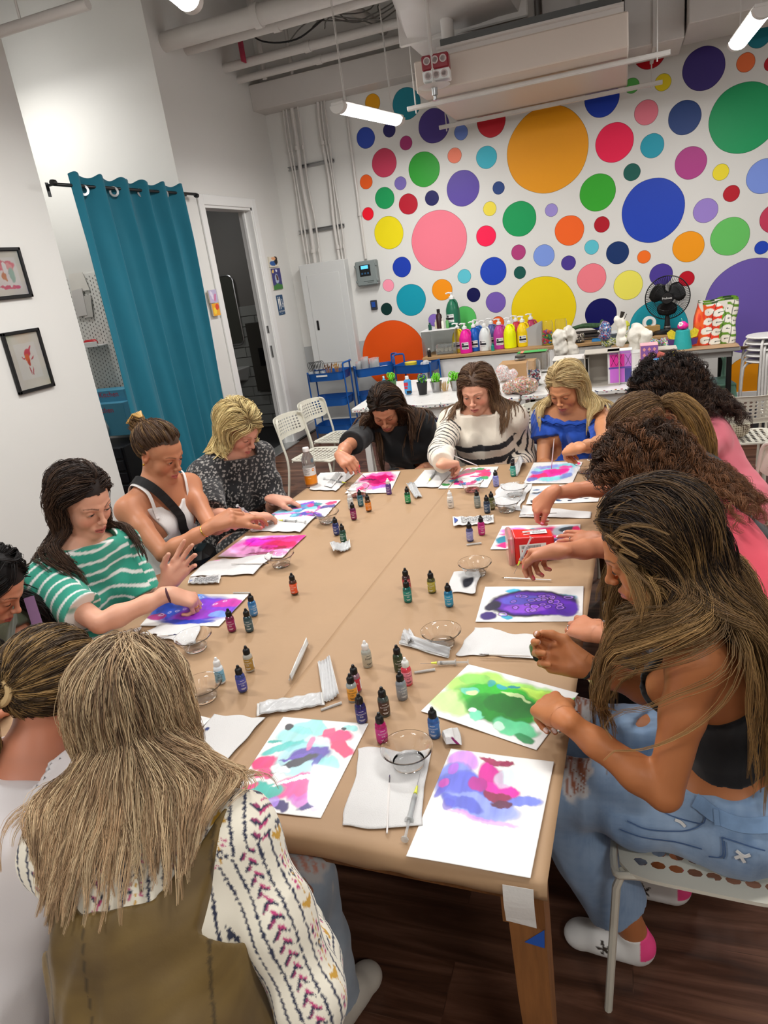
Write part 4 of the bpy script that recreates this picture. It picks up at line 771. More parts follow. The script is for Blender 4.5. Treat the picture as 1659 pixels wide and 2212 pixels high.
# ================================================================ LEFT WALL
def on_left(u,v,off=0.):return at(u,v,x=XL+off)
def wall_frame(px,label,art,off=.012,canvas=False,w=.022,fm=None,mat_w=.25):
    P=[on_left(u,v) for u,v in px];y0=(P[0][1]+P[3][1])/2;y1=(P[1][1]+P[2][1])/2;z0=(P[2][2]+P[3][2])/2;z1=(P[0][2]+P[1][2])/2;cy,cz=(y0+y1)/2,(z0+z1)/2;W_,H_=y1-y0,z1-z0
    t=thing('framed_picture' if not canvas else 'small_canvas',label,'picture',(XL,cy,cz))
    if not canvas:
        b=MB()
        for (yy,zz,a,c) in ((0,H_/2-w/2,W_,w),(0,-H_/2+w/2,W_,w),(-W_/2+w/2,0,w,H_),(W_/2-w/2,0,w,H_)):b.box((.012,yy,zz),(.024,a,c),.004)
        b.build('frame',m_black,t);b=MB();b.box((.006,0,0),(.004,W_-w*1.6,H_-w*1.6));b.build('mount',mat('mount board','#e2dccf',.8),t)
        b=MB();b.box((.0165,0,0),(.0015,W_-w*1.8,H_-w*1.8));b.build('glazing',mat('picture glass','#ffffff',.05,trans=1.,ior=1.45),t)
        aw,ah,ax=(W_-2*w)*(1-mat_w),(H_-2*w)*(1-mat_w),.009
    else:
        b=MB();b.box((.007,0,0),(.014,W_,H_),.002);b.build('stretcher',mat('canvas edge','#cfc6b4',.8),t);aw,ah,ax=W_,H_,.0145
    N,Mm=44,60;u,v=np.meshgrid(np.linspace(-1,1,N),np.linspace(-1,1,Mm));u=u.ravel();v=v.ravel();V=np.stack([u*0+ax,u*aw/2,v*ah/2],1);idx=np.arange(N*Mm).reshape(Mm,N);F_=np.stack([idx[:-1,:-1],idx[:-1,1:],idx[1:,1:],idx[1:,:-1]],-1).reshape(-1,4)
    mkmesh('artwork',V,F_,mat('artwork paint',attr='Col',rough=.6),t,True,cols=np.clip(art(u,v),0,1));return t
def art(bg,blobs,seed=0,wp=.12):
    def f(u,v):
        Q=np.stack([u,v,u*0+seed],1);wu=u+wp*fbm(Q,5,seed);wv_=v+wp*fbm(Q,5,seed+3);c=np.tile(np.array(hx(bg)),(len(u),1))
        for (a,b_,ra,rb,an,hc) in blobs:ca,sa=cos(radians(an)),sin(radians(an));x,y=wu-a,wv_-b_;d=np.hypot((x*ca+y*sa)/ra,(-x*sa+y*ca)/rb);c=lerp_cc0(c,np.tile(np.array(hx(hc)),(len(u),1)),np.clip((1-d)*7,0,1))
        return c
    return f
wall_frame([(-46,540),(37,531),(67,641),(-18,652)],'upper black-framed watercolour with a white mount, at the left edge',art('#e9e4de',[(0,.5,.9,.35,0,'#d8707c'),(.2,.2,.5,.5,20,'#e3a0a0'),(-.1,-.2,.4,.3,0,'#c98a5c'),(.4,-.1,.3,.5,0,'#9fc0b0'),(0,.3,.18,.5,0,'#f0efec'),(0,-.85,.9,.15,0,'#d05a70'),(.1,-.4,.2,.5,10,'#ece8e4')],2),mat_w=.28)
wall_frame([(2,722),(78,706),(115,832),(36,857)],'lower black-framed drawing in red and orange on cream paper',art('#e6e2da',[(.1,.45,.34,.26,30,'#c8324a'),(.35,.62,.30,.08,50,'#c8324a'),(.0,.1,.22,.34,0,'#d8642c'),(.02,-.1,.14,.2,0,'#c2442c'),(-.05,-.55,.05,.28,8,'#b8404c'),(.18,-.6,.05,.28,-14,'#b8404c'),(-.35,.2,.2,.05,-30,'#c84a54'),(.45,.15,.2,.05,30,'#c84a54')],5,.08),mat_w=.34)
for px,lab,a in [([(577,556),(596,553),(600,575),(582,579)],'small painted canvas uppermost right of the restroom door',art('#e0d6c4',[(-.2,-.3,.8,.5,0,'#2a5a9c'),(.5,.2,.4,.9,0,'#15151c'),(0,.6,.5,.3,0,'#e0a070')],6)),
                   ([(582,581),(602,579),(609,624),(590,627)],'small night-sky canvas with green ground right of the restroom door',art('#3c3a78',[(0,-.8,1.4,.35,0,'#3f7a3a'),(-.6,.75,.25,.15,0,'#e8c46c'),(.1,.8,.2,.15,0,'#dcdce8'),(0,0,.4,.5,0,'#a8b4c8'),(.1,.1,.2,.3,20,'#5a3a34')],7)),
                   ([(443,628),(460,626),(464,654),(447,656)],'tiny lilac canvas on the frame left of the restroom door',art('#b9b0cc',[(-.3,.2,.3,.8,20,'#dcd6e4'),(.4,-.2,.3,.7,-20,'#c87aa0')],8)),
                   ([(450,657),(465,655),(470,681),(455,684)],'tiny orange-yellow canvas below the lilac one',art('#e8a42c',[(.4,.4,.6,.5,30,'#d0482c'),(-.3,-.2,.4,.6,0,'#f0cc3c')],9))]:
    o=wall_frame(px,lab,a,canvas=True)
    if 'tiny' in lab:o.location.x=XL+.021
# restroom sign
P=[on_left(u,v) for u,v in ((592,638),(612,635),(619,679),(599,683))];c=sum(P)/4
t=thing('restroom_sign','dark blue restroom sign with white figures beside the door','sign',(XL,c[1],c[2]));W_,H_=.155,.215
b=MB();b.box((.004,0,0),(.006,W_,H_),.002);b.build('panel',mat('sign blue','#23486c',.5),t)
def sq(x,y):return (.0078,x,y)
text('RESTROOM',.026,m_whitep,t,lambda x,y:sq(x,y-.070))
b=MB()
for cx in (-.044,-.008):
    b.add([sq(cx+.0085*cos(a),.082+.0085*sin(a)) for a in np.linspace(0,2*pi,13)[:-1]],[tuple(range(12))])
    b.add([sq(cx-.015,.070),sq(cx+.015,.070),sq(cx+.012,.020),sq(cx+.006,-.045),sq(cx-.006,-.045),sq(cx-.012,.020)],[tuple(range(6))])
b.build('figures',m_whitep,t);b=MB();b.add([sq(.044+.007*cos(a),.055+.007*sin(a)) for a in np.linspace(0,2*pi,11)[:-1]],[tuple(range(10))])
b.tube([sq(.042,.046),sq(.040,.015),sq(.060,.012),sq(.066,-.012)],.0028,4);b.tube([sq(.045+.02*cos(a),-.008+.02*sin(a)) for a in np.linspace(1.6,6.4,14)],.0026,4);b.build('wheelchair_symbol',m_whitep,t)
b=MB();b.box((.0078,0,-.09),(.001,.03,.003));b.build('braille',m_whitep,t)
# curtain on its rod
t=thing('curtain_rod','black curtain rod with round ends above the teal curtain','curtain rod',(XL+.085,5.0,2.585));yA,yB=on_left(118,405,.085)[1],on_left(424,422,.085)[1]
b=MB();b.tube([(0,yA-5.0,-.01),(0,yB-5.0,.01)],.012,10);b.build('rod',m_black,t)
for y in (yA-5.0,yB-5.0):b=MB();b.lathe([(0,-.02),(.018,-.018),(.02,0),(.018,.018),(0,.02)],c=(0,y,0),n=12,axis=(0,1,0));b.build('finial',m_black,t)
for y in (yA-5.0+.03,yB-5.0-.16):b=MB();b.box((-.043,y,-.005),(.085,.016,.014));b.box((-.082,y,-.03),(.006,.03,.09),.002);b.build('bracket',m_black,t)
y0,y1=on_left(150,400,.085)[1],on_left(384,405,.085)[1]
t=thing('curtain','long teal grommet curtain hanging across the closet opening','curtain',(XL+.085,(y0+y1)/2,0));Wc=y1-y0
NX,NZ=260,70;V=[]
for j in range(NZ+1):
    z=.02+2.63*j/NZ;top=max(0,(z-2.2)/.45)
    for i in range(NX+1):
        u=i/NX;ph=u*2*pi*5.2;a=.045*(.55+.45*top);fold=a*sin(ph+.5*sin(u*9))*(1-.0*u)+.022*(1-top)*sin(u*31+z*.6)+.012*sin(u*67+z*1.7)*(1-top)
        yy=(u-.5)*Wc*(1.0+.05*(1-z/2.65))+.018*cos(ph)*(1-top*.5)+.06*(1-z/2.65)*sin(u*5);V.append((fold,yy,z+.012*sin(ph*2)*(1 if j==NZ else 0)))
F_=[(j*(NX+1)+i,j*(NX+1)+i+1,(j+1)*(NX+1)+i+1,(j+1)*(NX+1)+i) for j in range(NZ) for i in range(NX)]
m_teal=mat('teal velvet','#13687c',.85,sheen=.15,noise=(5,.06),bump=(400,.1,.001));o=mkmesh('cloth',V,F_,m_teal,t,True);md=o.modifiers.new('s','SOLIDIFY');md.thickness=.003
for (u,v) in ((181,411),(246,414),(306,416),(355,420)):
    q=on_left(u,v,.085);b=MB();ax=unit(A_(.75,-.6,0));M=None
    b.lathe([(.021,-.003),(.036,-.004),(.038,0),(.036,.004),(.021,.003),(.020,0),(.021,-.003)],c=(0,q[1]-(y0+y1)/2,q[2]),n=24,axis=(.8,-.55,0),cap=False);b.build('grommet',m_steel,t)
# closet contents
def on_ret(u,v):return at(u,v,y=AY1)
pz1,pz0=on_ret(190,590)[2],on_ret(215,850)[2]-.1
b=MB();b.col=hx('#dcdad4');X0,X1=-5.25,XL-.15;b.box(((X0+X1)/2,AY1-.005+.01,(pz0+pz1)/2),(X1-X0,.012,pz1-pz0));b.col=hx('#55534f');i=0;x=X0+.03
while x<X1-.03:
    z=pz0+.03+(.02 if i % 2 else 0)
    while z<pz1-.03:b.quad((x-.004,AY1-.0022,z),(x+.004,AY1-.0022,z),(x+.004,AY1-.0022,z+.016),(x-.004,AY1-.0022,z+.016));z+=.04
    x+=.034;i+=1
tag(b.build('pegboard',m_col,col=True),'white pegboard with rows of slots inside the closet left of the curtain','pegboard')
def slab(nm,px,m,lab,cat,th=.004,off=.012,grp=None):
    P=[on_ret(u,v)-A_(0,off,0) for u,v in px];b=MB();n=len(P);b.add([tuple(p) for p in P]+[tuple(p-A_(0,th,0)) for p in P],[tuple(range(n)),tuple(range(2*n-1,n-1,-1))]+[(k,n+k,n+(k+1) % n,(k+1) % n) for k in range(n)]);return tag(b.build(nm,m),lab,cat,grp)
slab('note_paper',[(150,592),(180,588),(196,626),(158,632)],mat('note paper','#ddd8d0',.8),'cream paper with taped squares pinned to the pegboard','paper');slab('note_paper',[(158,628),(180,622),(192,680),(170,684)],mat('note paper 2','#cdc8c4',.8),'hanging white paper sheet lower on the pegboard','paper',off=.02)
slab('note_paper',[(180,640),(198,636),(204,684),(186,686)],mat('note paper 3','#c2beb8',.8),'folded paper hanging at the right on the pegboard','paper',off=.016)
q0,q1=on_ret(188,748),on_ret(232,738);b=MB();b.box(((q0[0]+q1[0])/2,AY1-.08,q0[2]),(q1[0]-q0[0],.15,.012),.003);b.box(((q0[0]+q1[0])/2,AY1-.15,q0[2]+.02),(q1[0]-q0[0],.008,.05),.002);tag(b.build('peg_shelf',m_whitep),'small white ledge shelf fixed on the pegboard','shelf')
b=MB();b.tube([(q0[0]+.05,AY1-.10,q0[2]+.035),(q0[0]+.09,AY1-.10,q0[2]+.04),(q0[0]+.2,AY1-.10,q0[2]+.04),(q0[0]+.22,AY1-.10,q0[2]+.035)],[.012,.026,.026,.014],12);tag(b.build('red_tool',mat('red glossy','#b8141c',.3)),'red-handled tool lying on the pegboard shelf','tool')
for k,(px,lab) in enumerate([([(225,836),(260,830),(275,870),(238,878)],'upper light blue box of tall kitchen bags in the closet'),([(220,860),(272,852),(290,915),(238,925)],'lower light blue box of tall kitchen bags in the closet')]):
    P=[on_ret(u,v) for u,v in px];x0,x1=P[0][0],P[1][0]+.25;z1,z0=P[0][2],P[3][2];yy=AY1-.18-.10*k
    t=thing('bag_box',lab,'box',((x0+x1)/2,yy,z0),0,'boxes of kitchen bags');b=MB();b.box((0,0,(z1-z0)/2),(x1-x0,.20,z1-z0),.004);b.build('box',mat('box blue','#4f9ab8',.6,noise=(4,.1)),t)
    w=x1-x0;[text(q_,.075,mat('box red','#c2283a',.5),t,(lambda dx:lambda x,y:(x-w*.06+dx,-.1015,(z1-z0)*.80+y))(dx)) for q_,dx in (('Tall',-.14),('Kitchen',.07))];b=MB();b.box((-w*.3,-.1015,(z1-z0)*.35),(.04,.002,.05));b.build('red_mark',mat('box red','#c2283a',.5),t)
F=Field();q=on_ret(262,905);F.ell(q+A_(0,-.36,0),(.16,.10,.12),k=.04);F.ell(q+A_(.05,-.36,.12),(.06,.06,.1),k=.04)
o=shape('bag',F,.012,mat('clear film bag','#e4e4e4',.3,trans=.4,ior=1.2),None,disp=lambda X:.012*nz(X,40));tag(o,'crumpled clear plastic bag in front of the blue boxes','bag')
q=on_ret(270,935);t=thing('drawer_tower','dark stacking drawer tower in the closet under the boxes','drawers',(q[0]+.1,AY1-.32,0))
zt=q[2]-.02;b=MB();b.box((0,0,zt/2),(.55,.40,zt),.01);b.build('carcass',mat('dark plastic','#1b1c20',.4),t)
for k in range(4):
    hgt=zt/4;b=MB();b.box((0,-.205,hgt*(k+.5)),(.50,.02,hgt*.88),.008);o=b.build('drawer',mat('smoke plastic','#2a2c33',.25,noise=(12,.3)),t);b=MB();b.box((0,-.222,hgt*(k+.85)),(.16,.016,.016),.004);b.build('handle',m_black,o)
# ================================================================ RESTROOM THINGS
def on_rest(u,v):return at(u,v,y=7.92)
A,B=on_rest(470,598),on_rest(528,742);t=thing('mirror','rounded rectangular mirror with thin metal rim seen in the dark restroom','mirror',((A[0]+B[0])/2-.12,7.93,(A[2]+B[2])/2));W_,H_=B[0]-A[0]+.26,A[2]-B[2]
def rrect(w,h,r,n=6):return [(sx*(w/2-r)+r*cos(a),sy*(h/2-r)+r*sin(a)) for sx,sy,a0 in ((1,1,0),(-1,1,pi/2),(-1,-1,pi),(1,-1,1.5*pi)) for a in np.linspace(a0,a0+pi/2,n)]
R_=rrect(W_,H_,.07);b=MB();b.add([(x,-.024,z) for x,z in R_],[tuple(range(len(R_)))]);b.build('glass',mat('mirror glass','#55564f',.15,.35),t);b=MB();b.tube([(x,-.022,z) for x,z in R_],.010,6,closed=True);b.build('rim',m_steel,t)
A=on_rest(520,800);t=thing('washbasin','white wall-hung washbasin inside the restroom','basin',(A[0]-.1,7.93,A[2]))
b=MB();b.add([(-.25,0,.05),(.25,0,.05),(.25,-.42,.05),(-.25,-.42,.05),(-.18,0,-.14),(.18,0,-.14),(.2,-.36,-.08),(-.2,-.36,-.08)],[(0,1,2,3),(7,6,5,4),(3,2,6,7),(1,0,4,5),(2,1,5,6),(0,3,7,4)]);o=b.build('bowl',mat('white ceramic','#c4c4c0',.15),t);bv=o.modifiers.new('b','BEVEL');bv.width=.02;bv.segments=3
b=MB();b.tube(smooth_path([(0,-.06,.05),(0,-.06,.16),(0,-.16,.17),(0,-.19,.13)],4),.012,8);b.build('tap',m_steel,t)
A,B=on_rest(543,697),on_rest(592,840);t=thing('towel_dispenser','tall dark metal paper towel dispenser in the restroom','dispenser',((A[0]+B[0])/2+.03,7.93,(A[2]+B[2])/2));H_=A[2]-B[2]
b=MB();b.box((0,-.03,0),(.34,.06,H_),.004);b.build('cabinet',mat('dark steel','#45423d',.4,.3),t);b=MB();b.box((.05,-.062,0),(.20,.01,H_*.26));b.build('opening',m_black,t);b=MB();b.box((.08,-.07,.01),(.10,.01,H_*.12));b.build('towel',mat('brown towel','#6c6a66',.9),t)
# strike plate and latch on door jamb
for (z,h) in ((1.30,.08),(1.06,.13)):b=MB();b.box((XL-.05,DY1-.026,z),(.035,.004,h),.001);tag(b.build('strike_plate',m_steel),'metal strike plate on the restroom door jamb, '+('upper' if z>1.2 else 'lower'),'door hardware')
# ================================================================ BACK WALL THINGS
def onb(u,v,y):return at(u,v,y=y)
t=thing('electrical_panel','white electrical panel cabinet with black latch left of the orange dot','panel',(-3.21,YB,1.32));b=MB();b.box((0,-.065,0),(.56,.13,1.20),.006);b.build('cabinet',mat('panel grey white','#cfcfcc',.4),t)
b=MB();b.box((0,-.1325,-.02),(.40,.006,1.0),.004);o=b.build('door',mat('panel grey white','#cfcfcc',.4),t);b=MB();b.box((-.15,-.138,-.08),(.028,.008,.11),.012);b.box((-.15,-.144,-.09),(.014,.006,.03),.004);b.build('latch',m_black,o)
for k,(u0,u1,r) in enumerate(((613,662,.010),(621,668,.010),(629,680,.022),(640,692,.010),(683,734,.018),(690,741,.010),(694,747,.009))):
    x1=onb(u1,565,YB-.05)[0];ztop=3.5;b=MB();wob=RNG.uniform(-.012,.012);b.tube(smooth_path([(x1,YB-.05,1.9),(x1+wob,YB-.04,2.3),(x1-wob,YB-.04,2.75),(x1+wob,YB-.045,3.2),(x1+.01,YB-.05,ztop)],5),r,8)
    for z in (2.05,3.1):b.lathe([(r*1.35,-.02),(r*1.35,.02)],c=(x1,YB-.05,z),n=10)
    tag(b.build('conduit',m_pipe),'painted conduit above the electrical panel, %s from the left' % ['first','second','third and thickest','fourth','fifth','sixth','last'][k],'conduit','conduits above the electrical panel')
for k,(u0,v0,u1,v1) in enumerate(((623,366,721,346),(646,502,743,487))):
    A,B=onb(u0,v0,YB-.02),onb(u1,v1,YB-.02);b=MB();z=(A[2]+B[2])/2
    for dz in (-.016,.016):b.box(((A[0]+B[0])/2,YB-.02,z+dz),(B[0]-A[0],.035,.008),.002)
    b.box(((A[0]+B[0])/2,YB-.005,z),(B[0]-A[0],.006,.03));tag(b.build('strut_channel',m_steel),'metal strut channel holding the conduits, '+('upper' if k==0 else 'lower'),'bracket')
A=onb(790,559,YB-.03);b=MB();b.tube([(A[0],YB-.03,A[2]),(A[0],YB-.03,3.55)],.016,8);b.lathe([(.024,-.02),(.024,.02)],c=(A[0],YB-.03,2.35),n=10);tag(b.build('conduit',m_pipe),'single tall conduit rising from the grey controller box','conduit')
A,B=onb(768,568,YB-.06),onb(819,612,YB-.06);t=thing('controller_box','grey controller box with a small lit screen on the back wall','controller',((A[0]+B[0])/2,YB,(A[2]+B[2])/2));W_,H_=(B[0]-A[0]),A[2]-B[2]
b=MB();b.box((0,-.05,0),(W_,.10,H_*1.06),.012);b.build('housing',mat('grey abs','#7d8583',.5),t)
for s in (-1,1):
    for q in (-1,1):b=MB();b.box((s*(W_/2),-.09,q*H_*.33),(.02,.03,.03),.005);b.build('clasp',mat('grey abs','#7d8583',.5),t)
b=MB();b.box((-.01,-.102,.03),(W_*.52,.006,H_*.48),.003);b.build('keypad',m_black,t);b=MB();b.box((-.01,-.106,.065),(W_*.34,.002,.035));b.build('screen',mat('lcd','#5fb4e0',.3,emit='#4aa8e0',estr=1.2),t)
for k in (-1,0,1):b=MB();b.box((-.01+k*.035,-.106,.0),(.018,.002,.018));b.build('button',mat('key blue','#2f5a80',.4),t)
text('OMNITREND',.018,mat('grey print','#4c5250',.5),t,lambda x,y:(x+.01,-.1012,y-H_*.36)) if False else None
b=MB();b.box((.02,-.1012,-H_*.34),(W_*.5,.001,.006));b.box((.04,-.1012,-H_*.40),(W_*.3,.001,.004));b.build('printing',mat('grey print','#4c5250',.5),t)
A=onb(807,659,YB-.03);t=thing('wall_switch','small blue and black switch below the grey controller','switch',(A[0],YB,A[2]));b=MB();b.box((0,-.015,0),(.075,.03,.105),.006);b.build('plate',mat('dark grey plate','#30343c',.5),t);b=MB();b.box((0,-.032,.005),(.045,.012,.06),.003);b.build('button',mat('switch blue','#1f4a9c',.35),t)
# ================================================================ CEILING: beam, pipes, ducts, unit
b=MB();b.box((.4,YB-.14,3.605),(8.1,.28,.24),.004);o=b.build('trim_beam',m_duct);struct(o)
def hpipe(pxs,y,r,lab,x1=1.2):
    A=onb(pxs[0],pxs[1],y);b=MB();b.tube([(XL,y,A[2]),(x1,y,A[2])],r,12);
    for k in range(3):b.lathe([(r*1.2,-.03),(r*1.2,.03)],c=(XL+.9+k*1.1,y,A[2]),n=12,axis=(1,0,0))
    return tag(b.build('ceiling_pipe',m_pipe),lab,'pipe','white pipes under the ceiling')
hpipe((430,70),6.0,.075,'thickest white ceiling pipe at the top, nearest the viewer');hpipe((450,92),6.35,.055,'second thick white ceiling pipe just behind the thickest');hpipe((560,128),7.0,.042,'thinner white ceiling pipe above the beam',-1.4);hpipe((560,162),7.25,.035,'thinnest white ceiling pipe closest to the beam',-1.3)
A=at(730,-5,z=4.1);B=at(850,80,z=3.95);b=MB();b.tube([tuple(A),tuple(B)],.05,12);tag(b.build('ceiling_pipe',m_pipe),'white ceiling pipe running diagonally toward the duct','pipe')
A=at(548,60,y=7.3);b=MB();b.tube([(A[0]+.03,7.3,3.7),(A[0]+.03,7.3,ZC)],.025,10);b.tube([(A[0]+.25,7.5,3.7),(A[0]+.25,7.5,ZC)],.02,10);tag(b.build('riser_pipe',m_pipe),'pair of vertical white risers in the far left ceiling corner','pipe')
b=MB();b.tube([tuple(at(-30,78,z=3.35)),tuple(at(190,8,z=3.35))],.03,10);q=at(46,52,z=3.35);b.tube([tuple(q),(q[0],q[1],ZC)],.008,6);tag(b.build('ceiling_pipe',m_pipe),'white pipe on a hanger at the top left corner','pipe')
b=MB();r=np.random.default_rng(2)
for k in range(9):
    x0=-2.9+.5*r.random();pts=[(x0+1.5*i/5+.1*r.normal(),7.1+.25*r.normal()*.5,4.15-.25*sin(i*.8+k*.3)+.05*r.normal()) for i in range(6)];b.tube(smooth_path(pts,5),.006,5)
o=b.build('cable_bundle',mat('grey cable','#6c6964',.6));tag(o,'loose grey cables looping under the dark ceiling','cables',kind='stuff')
b=MB();b.tube(smooth_path([at(525,60,y=6.8),at(570,90,y=6.8),at(640,85,y=6.8),at(700,40,y=6.8)],6),.008,6);tag(b.build('black_cable',m_black),'black cable sagging below the thick pipes','cable')
A=onb(520,95,6.9);b=MB();b.box((A[0],6.9,A[2]),(.012,.09,.30));b.col=(1,1,1);tag(b.build('hanging_tag',mat('red white tag','#a8324a',.6,noise=(9,.5))),'red and white tag hanging from a ceiling pipe','tag')
# suspended air conditioning unit
zA=2.98;A0,A1=at(905,218,z=zA),at(1330,190,z=zA);yf,yb_=5.98,7.46;xa,xb=-1.50,.06
t=thing('air_conditioner','cream ceiling-hung air handling unit in front of the dotted wall','air conditioner',((xa+xb)/2,(yf+yb_)/2,zA));Wd,Dp=xb-xa,yb_-yf
b=MB();b.box((0,0,.13),(Wd,Dp,.22),.01);b.build('casing',mat('unit cream','#cdbfb2',.45),t)
b=MB();b.box((.08,-Dp/2+.05,.255),(Wd*.86,.08,.05));b.box((.08,-Dp/2-.01,.28),(Wd*.86,.06,.015));b.build('outlet_collar',m_duct,t);b=MB();b.box((.08,-Dp/2+.22,.30),(Wd*.84,.30,.12));b.build('outlet',mat('dark galvanised','#5c5c5a',.4,.4),t)
for y in (-Dp/2+.32,Dp/2-.04):b=MB();b.box((.06,y,-.005),(Wd+.46,.045,.028),.003);b.box((.06,y,-.02),(Wd+.46,.03,.008));b.build('support_rail',m_pipe,t)
for x in (-Wd/2-.10,Wd/2+.20):
    for y in (-Dp/2+.32,Dp/2-.04):b=MB();b.tube([(x,y,-.05),(x,y,ZC-zA)],.006,6);b.build('threaded_rod',m_pipe,t)
b=MB();b.tube([(-Wd/2+.26,-Dp/2+.12,.24),(-Wd/2+.26,-Dp/2+.12,.62)],.05,12);b.build('drain_pipe',m_pipe,t)
A=at(938,186,y=5.75);t=thing('sprinkler_head','white ceiling sprinkler head with round plate left of the unit','sprinkler',tuple(A));b=MB();b.lathe([(0,.012),(.10,.004),(.12,0),(.10,-.006),(.03,-.012),(0,-.012)],n=24);b.build('plate',m_pipe,t);b=MB();b.lathe([(.022,-.01),(.022,-.06),(.012,-.065),(.012,-.09),(.026,-.095),(0,-.1)],n=12);b.build('nozzle',m_steel,t);b=MB();b.tube([(0,0,0),(0,0,ZC-A[2])],.014,8);b.build('drop_pipe',m_pipe,t)
A=at(943,150,y=5.80);t=thing('pipe_manifold','red and white ribbed blocks beside the unit','fitting',tuple(A),.1);b=MB();b.box((0,0,.04),(.20,.12,.10),.01);b.build('red_block',mat('deep red','#8a1f2c',.3),t)
b=MB();b.box((0,0,-.045),(.20,.12,.07),.006);b.build('white_block',m_whitep,t);b=MB()
for z_ in (.05,-.045):
    b=MB();[b.lathe([(.026,0),(.026,.004),(.018,.004),(.018,0)],c=(k*.06,-.062,z_),n=14,axis=(0,-1,0)) for k in (-1,0,1)];b.build('ribs',mat('rib grey','#c4b4b0',.4),t)
# insulated duct above
zd=3.42;A,B=at(872,100,z=zd),at(1145,62,z=zd);yy=(A[1]+B[1])/2;xs,xe=A[0],B[0]
t=thing('insulated_duct','white wrapped insulated duct bulging at the top centre','duct',((xs+xe)/2,yy+.25,zd));
F=Field();F.fn(lambda X:X[:,0]*0+9,(0,0,0),9,'u') if False else None
hw=(xe-xs)/2
b=MB();N=24;V=[]
for j in range(7):
    tt=j/6;sc=1-.25*tt;y0_=-.45-.9*tt
    for k in range(N):
        a=2*pi*k/N;ca,sa=cos(a),sin(a);sqr=(abs(ca)**(8-6*tt)+abs(sa)**(8-6*tt))**(-1/(8-6*tt));V.append((hw*ca*sqr*sc,y0_,.30+.28*sa*sqr*(1-.05*tt)+.012*sin(k*2.3+j)+.12*tt))
b.add(V,[(j*N+k,j*N+(k+1) % N,(j+1)*N+(k+1) % N,(j+1)*N+k) for j in range(6) for k in range(N)],True);b.build('wrapped_transition',m_duct,t)
b=MB();b.box((0,.05,.30),(2*hw,1.0,.56),.03);b.build('plenum',m_duct,t);[(MB().box((0,y_,.30),(2*hw+.06,.03,.62),.01)).build('flange',m_duct,t) for y_ in (-.44,.5)]
b=MB();V=[]
for i in range(40):
    for k in range(N):a=2*pi*k/N;r_=.30+.014*(i % 2);V.append((r_*cos(a),-1.33-.03*i,.44+r_*sin(a)))
b.add(V,[(j*N+k,j*N+(k+1) % N,(j+1)*N+(k+1) % N,(j+1)*N+k) for j in range(39) for k in range(N)],True);b.build('flexible_hose',m_duct,t)
def rduct(u0,u1,v,y,dy,hgt,lab,x1=None):
    A,B=at(u0,v,y=y+dy*.5),at(u1,v,y=y+dy*.5);xx1=x1 if x1 else B[0];z=at((u0+u1)/2,v,y=y+dy)[2];b=MB();b.box(((A[0]+xx1)/2,y+dy/2,z+hgt/2),(xx1-A[0],dy,hgt),.006)
    b.box(((A[0]+xx1)/2,y-.004+dy/2,z+hgt/2),(.03,dy+.05,hgt+.05),.004);o=b.build('rectangular_duct',m_duct);return tag(o,lab,'duct','rectangular ducts along the back wall')
rduct(1350,1472,130,6.95,.6,.75,'tall rectangular duct right of the hanging unit');rduct(1480,1655,78,6.75,.7,.7,'rectangular duct running to the upper right corner',4.2);rduct(1180,1345,95,7.05,.55,.9,'rectangular duct behind the hanging unit')
# ================================================================ CRAFT TABLES, SHELF, TROLLEYS AND WHAT STANDS ON THEM
m_wtop=mat('painted white top','#dcdad6',.35,noise=(18,.05));m_ply=mat('plywood','#b08a5c',.6,noise=(14,.2),stretch=(1,9,9))
def splat_mat():
    m=mat('white paint with drips',attr='Col',rough=.4);return m
def table(name,label,x0,x1,y0,y1,z,top=.035,apron=.09,legs=(.05,.05),m=None,lm=None,splat=True):
    t=thing(name,label,'table',((x0+x1)/2,(y0+y1)/2,0));w,d=x1-x0,y1-y0;b=MB();b.box((0,0,z-top/2),(w,d,top),.006);b.build('tabletop',m or m_wtop,t)
    b=MB();b.box((0,-d/2+.06,z-top-apron/2),(w-.12,.02,apron));b.box((0,d/2-.06,z-top-apron/2),(w-.12,.02,apron));b.box((-w/2+.06,0,z-top-apron/2),(.02,d-.12,apron));b.box((w/2-.06,0,z-top-apron/2),(.02,d-.12,apron));b.build('apron',m or m_wtop,t)
    for sx in (-1,1):
        for sy in (-1,1):b=MB();b.box((sx*(w/2-.075),sy*(d/2-.075),(z-top)/2),(*legs,z-top),.004);b.build('leg',lm or m_wtop,t)
    if splat:
        r=np.random.default_rng(int(abs(x0)*100));b=MB()
        for k in range(90):
            b.col=hx(['#2c3c6c','#222','#b82a4a','#2a7a6c','#3a2c2c','#c87a2c','#8a3a7a'][k % 7].replace('#222','#222222'));x=r.uniform(-w/2,w/2);l=r.uniform(.004,.02);zz=z-r.uniform(.002,top*.9);b.quad((x,-d/2-.0008,zz),(x+l,-d/2-.0008,zz),(x+l*.9,-d/2-.0008,zz+.006),(x+l*.1,-d/2-.0008,zz+.005))
            x,y=r.uniform(-w/2,w/2),r.uniform(-d/2,d/2);q=r.uniform(.002,.006);b.quad((x,y,z+.0006),(x+q,y,z+.0006),(x+q,y+q,z+.0006),(x,y+q,z+.0006))
        b.build('paint_spatter',m_col,t,col=True)
    return t
DZ_=.74
table('craft_table','white paint-spattered craft table behind the far side of the group, left one',-2.08,-.74,5.10,6.28,DZ_);table('craft_table','white paint-spattered craft table in front of the doll houses, right one',-.73,.56,5.16,6.29,DZ_)
t=table('side_table','grey-edged table with black legs holding the patterned bag',-.12,.90,6.32,7.02,.79,.035,.05,(.04,.04),mat('grey laminate','#9c9a96',.5),m_black,False)
